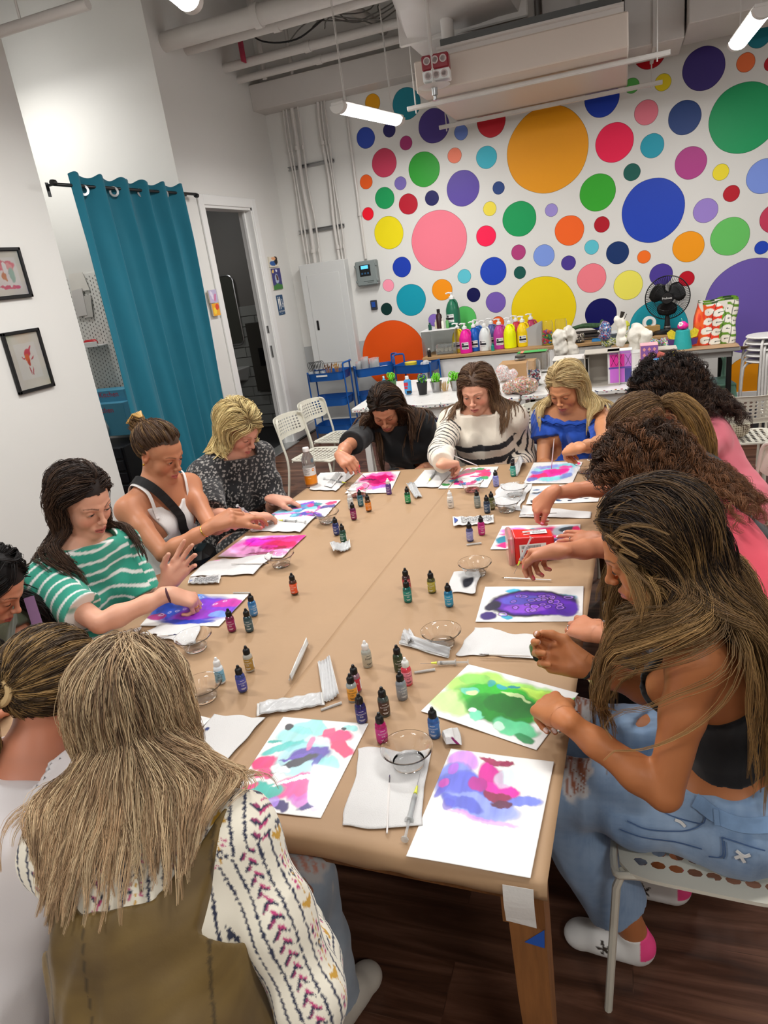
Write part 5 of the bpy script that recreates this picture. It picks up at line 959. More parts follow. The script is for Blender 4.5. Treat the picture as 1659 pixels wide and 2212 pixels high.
b=MB();b.box((.39,6.66,.7925),(1.0,.70,.003));b.quad((.86,6.33,.7935),(.97,6.31,.785),(.93,6.44,.74),(.90,6.5,.7935));tag(b.build('kraft_sheet',m_kraft),'brown paper covering the table with the patterned bag','paper')
SZ=.815
t=thing('wall_shelf','long low white shelf unit with wooden top along the dotted wall','shelf',(-.72,7.44,0));b=MB();b.box((0,0,SZ-.015),(2.62,.52,.03),.003);b.build('wooden_top',m_ply,t);b=MB();b.box((0,-.02,SZ/2-.02),(2.56,.44,SZ-.04),.004);b.build('body',m_wtop,t)
# --- trolleys
m_tb=mat('trolley blue','#1a56a0',.35)
def trolley(x,y,rz,label,hmin=True):
    t=thing('trolley',label,'trolley',(x,y,0),radians(rz),'blue three-tier trolleys');R1=rrect(.42,.32,.06);R0=rrect(.40,.30,.05)
    for z in (.70,.42,.12):
        b=MB();n=len(R1);V=[(a,c,z) for a,c in R0]+[(a,c,z+.085) for a,c in R1]+[(a*1.03,c*1.03,z+.087) for a,c in R1];b.add(V,[tuple(range(n))[::-1]]+[(k,(k+1) % n,n+(k+1) % n,n+k) for k in range(n)]+[(n+k,n+(k+1) % n,2*n+(k+1) % n,2*n+k) for k in range(n)],True);o=b.build('tray',m_tb,t);md=o.modifiers.new('s','SOLIDIFY');md.thickness=.002
    for s in (-1,1):
        for q in (-1,1):b=MB();b.tube([(s*.215,q*.10,.06),(s*.215,q*.10,.80)],.009,8);b.build('post',m_tb,t);b=MB();b.lathe([(0,-.008),(.026,-.008),(.026,.008),(0,.008)],c=(s*.19,q*.13,.028),n=14,axis=(1,0,0));b.build('caster',m_black,t)
    b=MB();b.tube(smooth_path([(-.215,-.10,.78),(-.215,-.10,.86),(-.235,-.08,.875),(-.26,0,.88),(-.235,.08,.875),(-.215,.10,.86),(-.215,.10,.78)],4),.010,8);b.build('handle',m_tb,t);return t
T1=(-3.07,7.05);trolley(*T1,180,'blue trolley in the corner holding wire tools and brushes')
A=at(800,795,z=.78);T2=(float(A[0]),float(A[1])+.12);trolley(*T2,205,'blue trolley with plastic cup stacks, beside the orange dot');A=at(892,790,z=.78);T3=(float(A[0]),float(A[1])+.15);trolley(*T3,-15,'blue trolley with stacked lids, right of the orange dot')
m_gl=mat('glass','#ffffff',.03,trans=1.,ior=1.45)
def pot(p,label,cat,r=.04,h=.10,m=None,name='pot',taper=.85,wall=.0025,group=None):
    t=thing(name,label,cat,p,group=group);b=MB();b.lathe([(0,0),(r*taper,0),(r,h),(r*1.05,h+.002),(r-wall,h),(r*taper-wall,wall),(0,wall)],n=22);b.build('vessel',m or m_gl,t);return t
def sticks(t,n,r,h0,L,m,name='brush',tip=None,rad=.0022,seed=0):
    g=np.random.default_rng(seed)
    for k in range(n):
        a=g.uniform(0,6.28);q=g.uniform(0,r*.7);d=unit(A_(cos(a)*.35*g.random(),sin(a)*.35*g.random(),1));p=A_(q*cos(a),q*sin(a),h0);l=L*g.uniform(.8,1.1);b=MB();b.tube([p,p+d*l*.8,p+d*l],[rad,rad,rad*.8],5);o=b.build(name,m,t)
        if tip:b=MB();b.tube([p+d*l,p+d*(l+.012),p+d*(l+.028)],[rad*1.6,rad*2.2,rad*.5],6);b.build('bristles',tip,o)
zt=.705
t=pot((T1[0]-.13,T1[1]-.05,zt),'clear jar holding looped black wire tools on the corner trolley','jar',.045,.09);b=MB()
for k in range(9):x=-.05+.018*k*.8;b.tube(smooth_path([(x,.01,.05),(x-.02,.01*k-.04,.16),(x,.01*k-.04,.20),(x+.025,.01*k-.04,.16),(x+.01,.01,.05)],4),.003,5)
b.build('wire_loops',m_black,t)
for k in range(3):pot((T1[0]-.16+.07*k,T1[1]-.12,zt),'clear squeeze bottle on the corner trolley, %s' % ['left','middle','right'][k],'bottle',.028,.10,m_frost,'squeeze_bottle',.95,group='clear bottles on the corner trolley')
tip_b=mat('brush hair brown','#5a3418',.8);tip_y=mat('brush hair gold','#b8862c',.7)
t=pot((T1[0]+.03,T1[1]-.06,zt),'clear cup of brown-tipped brushes on the corner trolley','cup',.04,.08);sticks(t,16,.035,.005,.13,mat('bare wood','#a87a48',.6),tip=tip_b,seed=3)
t=pot((T1[0]+.13,T1[1]-.05,zt),'clear cup of gold-tipped brushes on the corner trolley','cup',.04,.08);sticks(t,16,.035,.005,.13,mat('bare wood','#a87a48',.6),tip=tip_y,seed=5)
b=MB();b.box((T1[0]-.02,T1[1]-.164,zt+.055),(.13,.002,.018));tag(b.build('paper_label',m_whitep),'white strip label on the corner trolley front','label')
for k,(dx,r,h,l) in enumerate(((-.17,.035,.10,'shorter clear stacked cups, leftmost on the middle trolley'),(-.09,.042,.15,'tallest stack of clear cups on the middle trolley'),(.02,.055,.13,'widest stack of clear cups on the middle trolley'))):
    t=thing('cup_stack',l,'cups',(T2[0]+dx,T2[1]-.03-.12*dx,zt));b=MB()
    for j in range(9):z=j*h/9;b.lathe([(r*.75,z),(r,z+.05),(r*1.06,z+.051),(r*.97,z+.05)],n=20,cap=False)
    b.build('cups',m_frost,t)
t=thing('paint_tub','white and blue round tub on the middle trolley','tub',(T2[0]+.12,T2[1]-.02,zt));b=MB();b.lathe([(0,0),(.045,0),(.047,.07),(0,.072)],n=20);b.build('tub',m_whitep,t);b=MB();b.lathe([(.0475,.015),(.048,.03)],n=20,cap=False);b.lathe([(.0475,.045),(.048,.055)],n=20,cap=False);b.build('bands',mat('tub blue','#2a6a9c',.5),t)
for k,c in enumerate(('#2a8a4c','#e8e4dc','#2f9c54','#e8d02c','#ecd84a')):
    b=MB();b.lathe([(0,0),(.062,0),(.065,.006),(.065,.014),(0,.016)],n=24);tag(b.build('jar_lid',mat('lid '+c,c,.4),None,loc=(T3[0]-.06,T3[1]-.02,zt+.016*k+.02)),'round lid in the stack on the right trolley, %s' % ['lowest green','white','upper green','yellow','topmost pale yellow'][k],'lid','stack of round lids')
F=Field();[F.ell(A_(T3[0]+.09,T3[1],zt+.05)+A_(*RNG.uniform(-.025,.025,3)),(.03,.03,.03),k=.01) for _ in range(7)];tag(shape('crumpled_film',F,.006,mat('clear film bag','#e4e4e4',.3,trans=.4,ior=1.2),None,disp=lambda X:.006*nz(X,90)),'ball of crumpled clear film on the right trolley','plastic film')
# --- pump jugs
def jug(u,v,y,col,label,lab=True,s=1.,z=None,trans=0.):
    A=at(u,v,y=y);z=SZ if z is None else z;t=thing('pump_jug',label,'paint jug',(A[0],y,z),RNG.uniform(-.25,.25),'pump jugs of paint on the wall shelf');m=mat('jug '+col,col,.3,trans=trans,ior=1.3)
    b=MB();N=24;prof=[(0,.0),(.058,.0),(.064,.006),(.064,.145),(.060,.165),(.050,.195),(.036,.222),(.022,.236),(.021,.248),(0,.248)]
    b.lathe([(r*s,q*s) for r,q in prof],n=N);o=b.build('jug',m,t);b=MB();b.tube(smooth_path([(.052*s,-.02*s,.165*s),(.058*s,-.022*s,.20*s),(.042*s,-.02*s,.232*s),(.018*s,-.01*s,.236*s)],5),.009*s,8);b.build('grip',m,t)
    b=MB();b.lathe([(.024*s,.244*s),(.026*s,.246*s),(.025*s,.268*s),(.012*s,.275*s),(.010*s,.292*s),(.016*s,.295*s),(.016*s,.305*s),(0,.307*s)],n=14);b.tube([(0,0,.30*s),(-.03*s,-.005,.304*s),(-.052*s,-.008,.297*s)],.007*s,8);b.build('pump',m_whitep,t)
    if lab:
        b=MB();f=lambda x,z_:(.0652*s*sin(x/.065-.1),-.0652*s*cos(x/.065-.1),z_*s);
        def pat(x0,x1,z0,z1,q,mm,nm):
            V=[tuple(c*(1+q) if i<2 else c for i,c in enumerate(f(x,zz))) for zz in (z0,z1) for x in np.linspace(x0,x1,7)];p_=MB();p_.add(V,[(i,i+1,i+8,i+7) for i in range(6)]);return p_.build(nm,mm,t)
        pat(-.038,.038,.045,.115,.004,m_whitep,'label');pat(-.036,.036,.066,.086,.010,m_ink,'label_band');pat(-.032,-.012,.088,.108,.010,m_ink,'label_block');pat(-.008,.03,.100,.104,.010,m_ink,'label_line');pat(-.03,.03,.052,.056,.010,m_ink,'label_line')
    return t
jug(992,760,7.38,'#d8c02c','yellow pump jug behind the pink one');jug(1008,764,7.27,'#df2496','bright pink pump jug at the front left of the shelf');jug(1027,757,7.36,'#1d58ae','blue pump jug right of the bright pink one');jug(1035,750,7.52,'#3c70b8','lighter blue pump jug behind the blue one');jug(1050,757,7.32,'#d4d6d4','white pump jug in the middle of the shelf');jug(1064,749,7.52,'#5a6298','slate violet pump jug behind the white one')
jug(1081,752,7.36,'#b23a8e','magenta pump jug with label beside the neon yellow one');jug(1103,751,7.34,'#e6ec12','neon yellow pump jug without a label',False);jug(1117,746,7.52,'#c43c4c','red pump jug behind the neon yellow one',False);jug(1131,748,7.38,'#e6c41a','golden yellow pump jug at the right end of the row');jug(1149,742,7.56,'#a83a5c','maroon pump jug behind the golden one',False)
# organiser box
A,B=at(916,776,y=7.24),at(986,768,y=7.24);t=thing('display_box','clear acrylic box with white rims on the left end of the shelf','box',((A[0]+B[0])/2,7.42,SZ));w=B[0]-A[0];m_acr=mat('smoky acrylic','#d4d8d6',.1,trans=.8,ior=1.2);b=MB()
for (c,d) in (((-w/2,0,.13),(.005,.36,.26)),((w/2,0,.13),(.005,.36,.26)),((0,.18,.13),(w,.005,.26))):b.box(c,d)
b.build('walls',m_acr,t);b=MB();b.box((0,0,.2625),(w+.02,.38,.006),.002);b.build('top_panel',m_whitep,t)
t=thing('storage_tub','clear tub of rolls inside the acrylic box','tub',((A[0]+B[0])/2+.06,7.36,SZ));b=MB();b.box((0,0,.055),(.22,.16,.11),.01);b.build('tub',m_acr,t);b=MB();[b.tube([(-.09+.045*k,-.06,.05),(-.09+.045*k,.06,.055)],.02,8) for k in range(5)];b.build('rolls',mat('roll beige','#b8b09c',.7),t)
zb=SZ+.267;xm=(A[0]+B[0])/2
jug(982,715,7.46,'#2f7a5c','large green translucent pump jug standing on the acrylic box',True,1.15,zb,.3)
def smallb(x,y,z,r,h,c,cc,lab,nm='small_bottle'):
    t=thing(nm,lab,'bottle',(x,y,z),group='small bottles on the shelf');b=MB();b.lathe([(0,0),(r,0),(r,h*.68),(r*.45,h*.8),(r*.42,h*.84),(0,h*.84)],n=16);b.build('bottle',mat('sb '+c,c,.3),t);b=MB();b.lathe([(r*.55,h*.82),(r*.55,h),(0,h)],n=14);b.build('cap',mat('sb '+cc,cc,.4),t)
smallb(xm-.01,7.40,zb,.032,.20,'#34181c','#1a1012','dark brown glass bottle on top of the acrylic box');smallb(xm-.10,7.33,zb,.018,.075,'#1c4c40','#1c4c40','small dark green bottle at the left on the acrylic box');smallb(xm+.04,7.34,zb,.016,.105,'#dcd8cc','#dcd8cc','small white bottle on the acrylic box');smallb(xm+.09,7.34,zb,.017,.105,'#5c9c58','#2c2c2c','small light green bottle on the acrylic box');smallb(xm-.06,7.45,zb,.016,.09,'#cfc8a0','#d8d4c8','small cream bottle behind the brown glass one')
A=at(928,772,y=7.22);smallb(A[0],7.22,SZ,.02,.09,'#241a14','#e0dcd4','dark bottle with white cap at the front left of the shelf');A=at(1065,757,y=7.24);smallb(A[0],7.24,SZ,.018,.075,'#1f8a7c','#1f8a7c','small teal bottle in front of the magenta jug')
A=at(1150,745,y=7.30);b=MB();b.add([(-.09,0,0),(.09,0,0),(.10,0,.24),(-.08,.0,.17),(-.09,.12,0),(.09,.12,0),(.10,.04,.24),(-.08,.03,.17)],[(0,1,2,3),(7,6,5,4),(0,4,5,1),(1,5,6,2),(2,6,7,3),(3,7,4,0)]);tag(b.build('angled_tray',mat('grey plastic sheet','#a8a6a2',.4),None,loc=(A[0],7.34,SZ)),'grey slanted plastic tray right of the jugs','tray')
def jar(x,y,z,r,h,lab,fill=None,lid=None,seed=0,fr=.6,bs=.012):
    t=thing('glass_jar',lab,'jar',(x,y,z),group='glass jars');b=MB();b.lathe([(0,0),(r,0),(r,h*.88),(r*.86,h),(r*.82,h),(r*.95,h*.87),(r*.95,.004),(0,.004)],n=24);b.build('jar',m_gl,t)
    if fill:
        g=np.random.default_rng(seed);b=MB();
        for k in range(120):
            a=g.uniform(0,6.28);q=(r-bs-.003)*g.random()**.5;b.col=hx(fill[k % len(fill)]);b.sphere((q*cos(a),q*sin(a),.008+bs+g.random()*(h*fr-bs)),bs,7)
        o=b.build('beads',mat('bead paint',attr='Col',rough=.4),t,col=True);o['kind']='stuff'
    if lid:b=MB();b.lathe([(r*.9,h*.97),(r*.92,h*.975),(r*.9,h*1.08),(0,h*1.09)],n=20);b.build('lid',mat('lid '+lid,lid,.4),t)
BC=['#d8264a','#e8c41a','#2c8ac4','#8a2c9c','#e86a1c','#3c9c4a','#e84a9c']
A=at(1183,742,y=7.32);jar(A[0],7.32,SZ,.062,.24,'glass jar of rainbow pompoms on the shelf',BC,None,1,.55,.014);A=at(1213,738,y=7.36);jar(A[0],7.36,SZ,.06,.24,'glass jar of brown seed beads on the shelf',['#6a5a48','#2c2420','#b8a88c'],None,2,.35,.008)
A=at(1252,735,y=7.26);jar(A[0],7.26,SZ,.05,.09,'low glass jar of striped beads on the shelf',['#d8ccb8','#3a2c24'],None,3,.8,.008)
# driftwood, plates, dispenser
A,B=at(1222,715,y=7.42),at(1295,702,y=7.42);b=MB();b.tube(smooth_path([tuple(A),tuple((A+B)/2+A_(0,0,.02)),tuple(B),tuple(B+A_(.03,0,.05))],5),[.02]*5+[.024]*5+[.018]*5+[.008],8);tag(b.build('mossy_branch',mat('moss bark','#3f5c3c',.9,noise=(40,.4),bump=(60,1,.01))),'green mossy branch lying on the shelf','branch')
b=MB();b.box((A[0]+.16,7.44,SZ+.04),(.34,.16,.03),.01);b.box((A[0]+.16,7.44,SZ+.075),(.30,.14,.015),.005);tag(b.build('bark_slab',mat('dark bark','#2c2420',.8,bump=(40,1,.01))),'dark bark slab under the mossy branch','wood')
for k in range(4):A=at(1318,722,y=7.36);b=MB();b.lathe([(0,0),(.07,.001),(.12,.012),(.12,.014),(.07,.004),(0,.003)],n=28);tag(b.build('paper_plate',mat('plate','#cfd4da',.5,noise=(30,.1)),None,loc=(A[0]+.012*k,7.36-.005*k,SZ+.012+.012*k)),'pale round plate in the pile on the shelf, %s' % ['bottom','second','third','top'][k],'plate','pile of pale plates on the shelf')
A=at(1320,730,y=7.30);b=MB();b.box((0,0,.006),(.36,.2,.012),.002);tag(b.build('blue_board',mat('board blue','#2c7ab4',.5),None,loc=(A[0],7.31,SZ)),'thin blue board under the plates','board')
A=at(1398,708,y=7.38);t=thing('tape_dispenser','brown cardboard tape dispenser with a white roll beside the fan','dispenser',(A[0],7.42,SZ),.2);b=MB();b.box((0,0,.04),(.22,.12,.08),.004);b.build('carton',mat('cardboard','#a8844c',.8),t);b=MB();b.lathe([(.035,-.025),(.06,-.025),(.06,.025),(.035,.025),(.035,-.025)],c=(.02,0,.11),n=24,axis=(0,1,0),cap=False);b.build('tape_roll',m_whitep,t)
A=at(1390,718,y=7.28);b=MB();b.box((0,0,.015),(.20,.12,.03),.01);tag(b.build('black_tray',m_black,None,loc=(A[0],7.29,SZ)),'low black tray in front of the tape dispenser','tray')
F=Field();A=at(1348,700,y=7.35);[F.ell(A_(A[0],7.42,SZ+.09)+A_(*RNG.uniform(-.03,.03,3)),(.035,)*3,k=.01) for _ in range(6)];tag(shape('tissue_clump',F,.006,mat('yellow tissue','#d8d84a',.8),None,disp=lambda X:.006*nz(X,80)),'crumpled yellow tissue paper on the plates','tissue')
# --- fan
t=thing('desk_fan','black desk fan with round cage on the right end of the shelf','fan',(.40,7.40,SZ),-.1);b=MB();b.lathe([(0,0),(.145,0),(.15,.01),(.12,.028),(.03,.04),(0,.04)],n=32);b.build('base',m_black,t)
b=MB();b.tube([(0,0,.03),(0,0,.16)],[.03,.022],14);b.build('pole',m_black,t);b=MB();b.lathe([(.031,0),(.033,.01),(.031,.02)],c=(0,0,.045),n=16);b.build('chrome_ring',m_steel,t)
hz_=.33;b=MB();b.tube([(0,.02,hz_),(0,.13,hz_)],[.055,.04],18);b.tube([(0,.05,hz_-.04),(0,.02,.14)],.02,10);b.build('motor',m_black,t)
b=MB();
for k in range(3):
    V=[];a0=k*2.094+.5
    for i in range(9):
        r_=.03+.135*i/8
        for j in range(6):q=a0+(-.5+j/5)*(1.75*sin(pi*(i+1.6)/11.2)**.8);V.append((r_*cos(q),-.02+.02*(j/5-.5)*1.5,hz_+r_*sin(q)))
    b.add(V,[(i*6+j,i*6+j+1,(i+1)*6+j+1,(i+1)*6+j) for i in range(8) for j in range(5)],True)
o=b.build('blades',m_black,t);md=o.modifiers.new('s','SOLIDIFY');md.thickness=.003
b=MB();R_=.20
b.tube([(R_*cos(a),0,hz_+R_*sin(a)) for a in np.linspace(0,2*pi,41)[:-1]],.006,6,closed=True);b.tube([(.12*cos(a),-.052,hz_+.12*sin(a)) for a in np.linspace(0,2*pi,31)[:-1]],.002,5,closed=True)
for k in range(72):a=2*pi*k/72;b.tube([(.05*cos(a),-.062,hz_+.05*sin(a)),(.13*cos(a),-.05,hz_+.13*sin(a)),(.185*cos(a),-.022,hz_+.185*sin(a)),(R_*cos(a),0,hz_+R_*sin(a)),(.17*cos(a),.05,hz_+.17*sin(a)),(.05*cos(a),.07,hz_+.05*sin(a))],.0017,4,cap=False)
b.build('cage',m_black,t);b=MB();b.lathe([(0,.066),(.045,.064),(.055,.055)],c=(0,0,hz_),n=24,axis=(0,-1,0)) if False else b.tube([(0,-.055,hz_),(0,-.068,hz_)],[.056,.05],24);b.build('badge',m_black,t);text('Holmes',.028,m_whitep,t,lambda x,y:(x,-.0695,hz_+y))
# --- patterned bag
A,B=at(1496,756,y=6.42),at(1592,750,y=6.42);xm=(A[0]+B[0])/2;t=thing('shopping_bag','large open bag printed red, orange and green with white leaf shapes','bag',(xm,6.62,.795),-.05);N,Mm=96,72;V=[];Cc=[]
R0_=[]
for _k,_p in enumerate(rrect(.34,.24,.03,5)):
    _q=rrect(.34,.24,.03,5)[(_k+1) % 20];_m=max(1,int(math.hypot(_q[0]-_p[0],_q[1]-_p[1])/.005));R0_+=[(_p[0]+(_q[0]-_p[0])*_i/_m,_p[1]+(_q[1]-_p[1])*_i/_m) for _i in range(_m)]
for j in range(Mm+1):
    v=j/Mm
    for k,(x,y) in enumerate(R0_):
        s=1-.10*v if True else 1;V.append((x*s+.035*v+.006*sin(x*40+v*9),y*s*(1-.1*v)+.008*sin(x*31+v*7),v*.36+.012*sin(x*17)*v));
        u=x/.17;front=y<0
        c=hx('#d8381c') if u<.25 else hx('#5c8a1f')
        if u<-.35:c=hx('#e05a1c') if (sin(v*19+u*13)*sin(u*17)>-.2) else hx('#d8381c')
        for (cu,off) in ((.08,0),(.55,.5),(.86,0),(-.38,.5)):
            for q in range(5):
                dv=v-(q+.3+off*.5)/4.6;du=u-cu
                if (du/.24)**2+(dv/.085)**2<1 and u>-.6:c=hx('#e2ddd0')
                if abs(dv)<.006 and 0<du+.02<.26 or (math.hypot(du/1.6,dv)<.017):c=hx('#1c2a1c') if u>-.6 else c
        for cu in (-.18,.34,.72):
            if abs(u-cu-.06*v)<.014:c=hx('#1c1a14')
        if v>.95:c=hx('#5c8a1f') if sin(u*9)>0 else hx('#2c4a24')
        Cc.append(c)
K=len(R0_);V=np.array(V);F_=[(j*K+k,j*K+(k+1) % K,(j+1)*K+(k+1) % K,(j+1)*K+k) for j in range(Mm) for k in range(K)]+[tuple(range(K))[::-1]]
o=mkmesh('bag_body',V,F_,mat('bag print',attr='Col',rough=.35,bump=(30,.3,.004)),t,True,cols=np.array(Cc));b=MB();n=len(R0_);b.add([(x*.88+.035,y*.80,.35) for x,y in R0_]+[(x*.82+.03,y*.74,.10) for x,y in R0_],[(k,(k+1) % n,n+(k+1) % n,n+k) for k in range(n)]+[tuple(range(n,2*n))]);b.build('lining',mat('bag lining','#d8d2c8',.6),t)
# --- mint metal chair, stools, orange crate
m_mint=mat('mint metal','#8fc4ac',.35)
def mint(x,y,rz,lab):
    t=thing('metal_cafe_chair',lab,'chair',(x,y,0),radians(rz));b=MB();b.box((0,0,.45),(.36,.35,.025),.01);b.build('seat',m_mint,t)
    b=MB();b.tube(smooth_path([(-.17,-.16,.45),(-.18,-.20,.65),(-.14,-.24,.82),(0,-.26,.86),(.14,-.24,.82),(.18,-.20,.65),(.17,-.16,.45)],5),.012,8);b.tube(smooth_path([(-.15,-.17,.46),(-.16,-.21,.62),(0,-.235,.72),(.16,-.21,.62),(.15,-.17,.46)],5),.010,8);b.build('back_hoop',m_mint,t)
    for sx in (-1,1):
        for sy in (-1,1):b=MB();b.add([(sx*.12,sy*.14,.44),(sx*.17,sy*.14,.44),(sx*.17,sy*.17,.44),(sx*.12,sy*.17,.44),(sx*.205,sy*.20,0),(sx*.235,sy*.20,0),(sx*.235,sy*.23,0),(sx*.205,sy*.23,0)],[(0,1,2,3),(7,6,5,4),(0,4,5,1),(1,5,6,2),(2,6,7,3),(3,7,4,0)]);b.build('leg',m_mint,t)
    b=MB()
    for sx in (-1,1):V=[];
    for sx in (-1,1):
        P_=[(sx*.178,y_,z_) for y_,z_ in [(-.17,.44)]+[(-.17+.34*q,.36+.07*sin(pi*q)) for q in np.linspace(0,1,9)]+[(.17,.44)]];b.add(P_,[tuple(range(len(P_)))])
    b.build('skirt',m_mint,t);return t
mint(.70,6.62,188,'mint green metal chair pushed under the table with the patterned bag')
m_st=mat('stool white','#cfccc8',.4,noise=(30,.08));A=at(1640,724,z=.86);sx_,sy_=A[0]+.06,A[1]
ST=None
for k,w in enumerate(('topmost','second from the top','middle','second from the bottom','bottom')):
    lab='white round metal stool, %s of the stack at the right edge' % w;z=-.048*k+.22
    if ST is None:
        ST=thing('round_stool',lab,'stool',(sx_,sy_,z),.4,'stacked white round stools');b=MB();b.lathe([(0,.625),(.15,.625),(.158,.632),(.150,.642),(0,.645)],n=32);b.build('seat',m_st,ST)
        for j in range(4):a=pi/4+j*pi/2;b=MB();b.tube(smooth_path([(.10*cos(a),.10*sin(a),.62),(.15*cos(a),.15*sin(a),.60),(.175*cos(a),.175*sin(a),.5),(.19*cos(a),.19*sin(a),0.0)],4),.010,8);b.build('leg',m_st,ST)
    else:dup(ST,(sx_,sy_,z),.4+.12*k,lab)
b=MB();b.box((sx_,sy_,.11),(.42,.42,.21),.01);tag(b.build('low_crate',mat('dark crate','#2c2c2e',.6)),'dark low crate under the stack of white stools','crate')
# --- desk things
def dk(u,v,z=DZ_):return at(u,v,z=z)
m_scg=mat('scissor green','#6cc42c',.35);m_scd=mat('scissor navy','#2c3a6c',.35)
def scissors_pot(u,v,lab,m,cols,n=6,r=.045,h=.10,name='scissors_pot',taper=.72):
    p=dk(u,v);t=thing(name,lab,'pot',p,group='pots of scissors on the craft table');b=MB();b.lathe([(0,0),(r*taper,0),(r,h),(r*1.06,h+.003),(r*.96,h),(r*taper*.95,.004),(0,.004)],n=24);b.build('pot',m,t);g=np.random.default_rng(int(u))
    for k in range(n):
        a=g.uniform(0,6.28);q=r*.55*g.random();b=MB();c=A_(q*cos(a),q*sin(a),h+.02+.03*g.random());d=unit(A_(g.normal()*.3,g.normal()*.3,1));s_=unit(np.cross(d,A_(g.normal(),g.normal(),.2)))
        for w in (-1,1):cc=c+s_*w*.017;b.tube([tuple(cc+s_*.014*cos(x)+d*.022*sin(x)) for x in np.linspace(0,2*pi,13)[:-1]],.0042,6,closed=True);b.tube([tuple(cc-d*.02),tuple(c-d*.08)],.003,5)
        b.build('scissors',cols[k % len(cols)],t)
m_mesh=mat('black mesh','#16171a',.5)
scissors_pot(914,852,'black mesh pot of green and navy scissors',m_mesh,[m_scg,m_scd],7);scissors_pot(944,846,'galvanised bucket of green scissors',m_steel,[m_scg],8,.05,.085);scissors_pot(986,843,'second galvanised bucket of green scissors, behind the striped jumper',m_steel,[m_scg],7,.05,.085);scissors_pot(848,846,'green wire pot of green scissors behind the dark-haired woman',mat('green wire','#3c6c34',.5),[m_scg],5,.045,.10)
p=dk(962,845);t=thing('stick_bundle','bundle of pale wooden craft sticks between the buckets','sticks',p);sticks(t,22,.035,0,.075,mat('stick wood','#c8a878',.7),'craft_stick',None,.003,8)
p=dk(883,852);t=thing('glue_bottle','blue glue bottle with a white cap on the craft table','bottle',p,.2);b=MB();b.box((0,0,.065),(.062,.036,.13),.014);b.build('bottle',mat('glue blue','#4c9ad4',.3),t);b=MB();b.lathe([(.014,.128),(.016,.13),(.015,.155),(0,.157)],n=14);b.build('cap',m_whitep,t);b=MB();b.box((-.012,-.0188,.09),(.034,.001,.028));b.box((-.014,-.0188,.06),(.026,.001,.02));b.build('red_label',mat('label red','#c8283c',.5),t);b=MB();b.box((.008,-.0188,.022),(.04,.001,.022));b.build('dark_label',m_ink,t)
p=dk(831,836);smallb(p[0],p[1],p[2],.016,.10,'#2f9cc4','#bfe4ee','small cyan glue bottle with pointed cap behind the dark-haired woman')
# craft bag, cartons, jars
def blobthing(nm,lab,cat,c,R,n,rr,m,disp=.006,ff=60,h=.007,colf=None,seed=0):
    g=np.random.default_rng(seed);F=Field()
    for _ in range(n):F.ell(A_(*c)+g.uniform(-1,1,3)*A_(*R),(rr*g.uniform(.7,1.2),)*3,k=rr*.5)
    return tag(shape(nm,F,h,m,None,colf=colf,disp=lambda X:disp*nz(X,ff)),lab,cat)
def confetti(cols,f=55,seed=0):
    cc=np.array([hx(c) for c in cols])
    def fn(X):n=(np.abs(nz(X,f,seed))*7+np.abs(nz(X,f*1.7,seed+2))*5).astype(int) % len(cc);return cc[n]
    return fn
m_conf=mat('coloured scraps',attr='Col',rough=.25,coat=.4)
p=dk(1122,850);blobthing('craft_bag','clear bag of mixed pink and green craft scraps on the table','bag',p+A_(0,0,.055),(.11,.05,.02),9,.055,m_conf,.006,60,.007,confetti(['#7a8a70','#c8828c','#d8a878','#5c6c54','#c8c4bc','#b86a5c']),1)
p=dk(1090,828);blobthing('craft_bag','clear bag of pale shiny scraps behind the pink and green one','bag',p+A_(0,.05,.07),(.07,.04,.03),7,.05,m_conf,.006,60,.007,confetti(['#c8c4c4','#d89c94','#e4e0dc','#a8a4a0'],seed=3),2)
p=dk(1115,818);b=MB();b.box((0,0,.06),(.30,.22,.12),.003);tag(b.build('carton',mat('cardboard tan','#b08a60',.8),None,loc=(p[0],p[1]+.16,p[2])),'tan cardboard carton behind the craft bags','carton')
p=dk(1150,800);b=MB();b.box((0,0,.075),(.26,.2,.15),.003);o=b.build('carton',mat('carton grey','#8c867c',.8),None,loc=(p[0],p[1]+.10,p[2]));tag(o,'grey-brown open carton with coloured card on top','carton')
for k,c in enumerate(('#3c9c4c','#e88a70','#4cae5c')):b=MB();b.box((0,0,.002),(.2,.12,.003));tag(b.build('card_sheet',mat('card '+c,c,.7),None,loc=(p[0]-.03+.03*k,p[1]+.08-.02*k,p[2]+.153+.004*k)),'sheet of coloured card on the carton, %s' % ['lower green','salmon','upper green'][k],'card')
p=dk(1130,810);
for (u,v,r,h,lab,fl) in ((1155,832,.055,.20,'tall glass jar with blue, white and red beads on the table',['#c8ccd4','#3c5c8c','#a82c44','#e4e4e4','#2c3c4c']),(1126,808,.05,.15,'glass jar with dark lid and purple scraps',['#8a4c7c','#c8c4c8'])):
    p=dk(u,v);jar(p[0],p[1],p[2],r,h,lab,fl,'#3c3c3c' if v<820 else None,int(u),.55,.009)
for k,(u,v) in enumerate(((1178,806),(1192,800),(1170,796))):p=dk(u,v);jar(p[0],p[1]+.05,p[2],.035,.17,'narrow clear bottle in the cluster behind the bead jar, %s' % ['nearest','right','rear'][k])
def openbox(u0,v0,w,d,h,lab,m,face=None,z=DZ_,ang=0.):
    p=dk(u0,v0,z);t=thing('cardboard_room',lab,'box',p,ang);T_=.006;b=MB();b.box((0,d/2,h/2),(w,T_,h));b.box((-w/2,0,h/2),(T_,d,h));b.box((w/2,0,h/2),(T_,d,h));b.box((0,0,h),(w+T_,d,T_));b.box((0,0,T_/2),(w,d,T_));b.build('box',m,t)
    if face:face(t,w,d,h)
    return t
m_grey=mat('grey card','#b4aca0',.8)
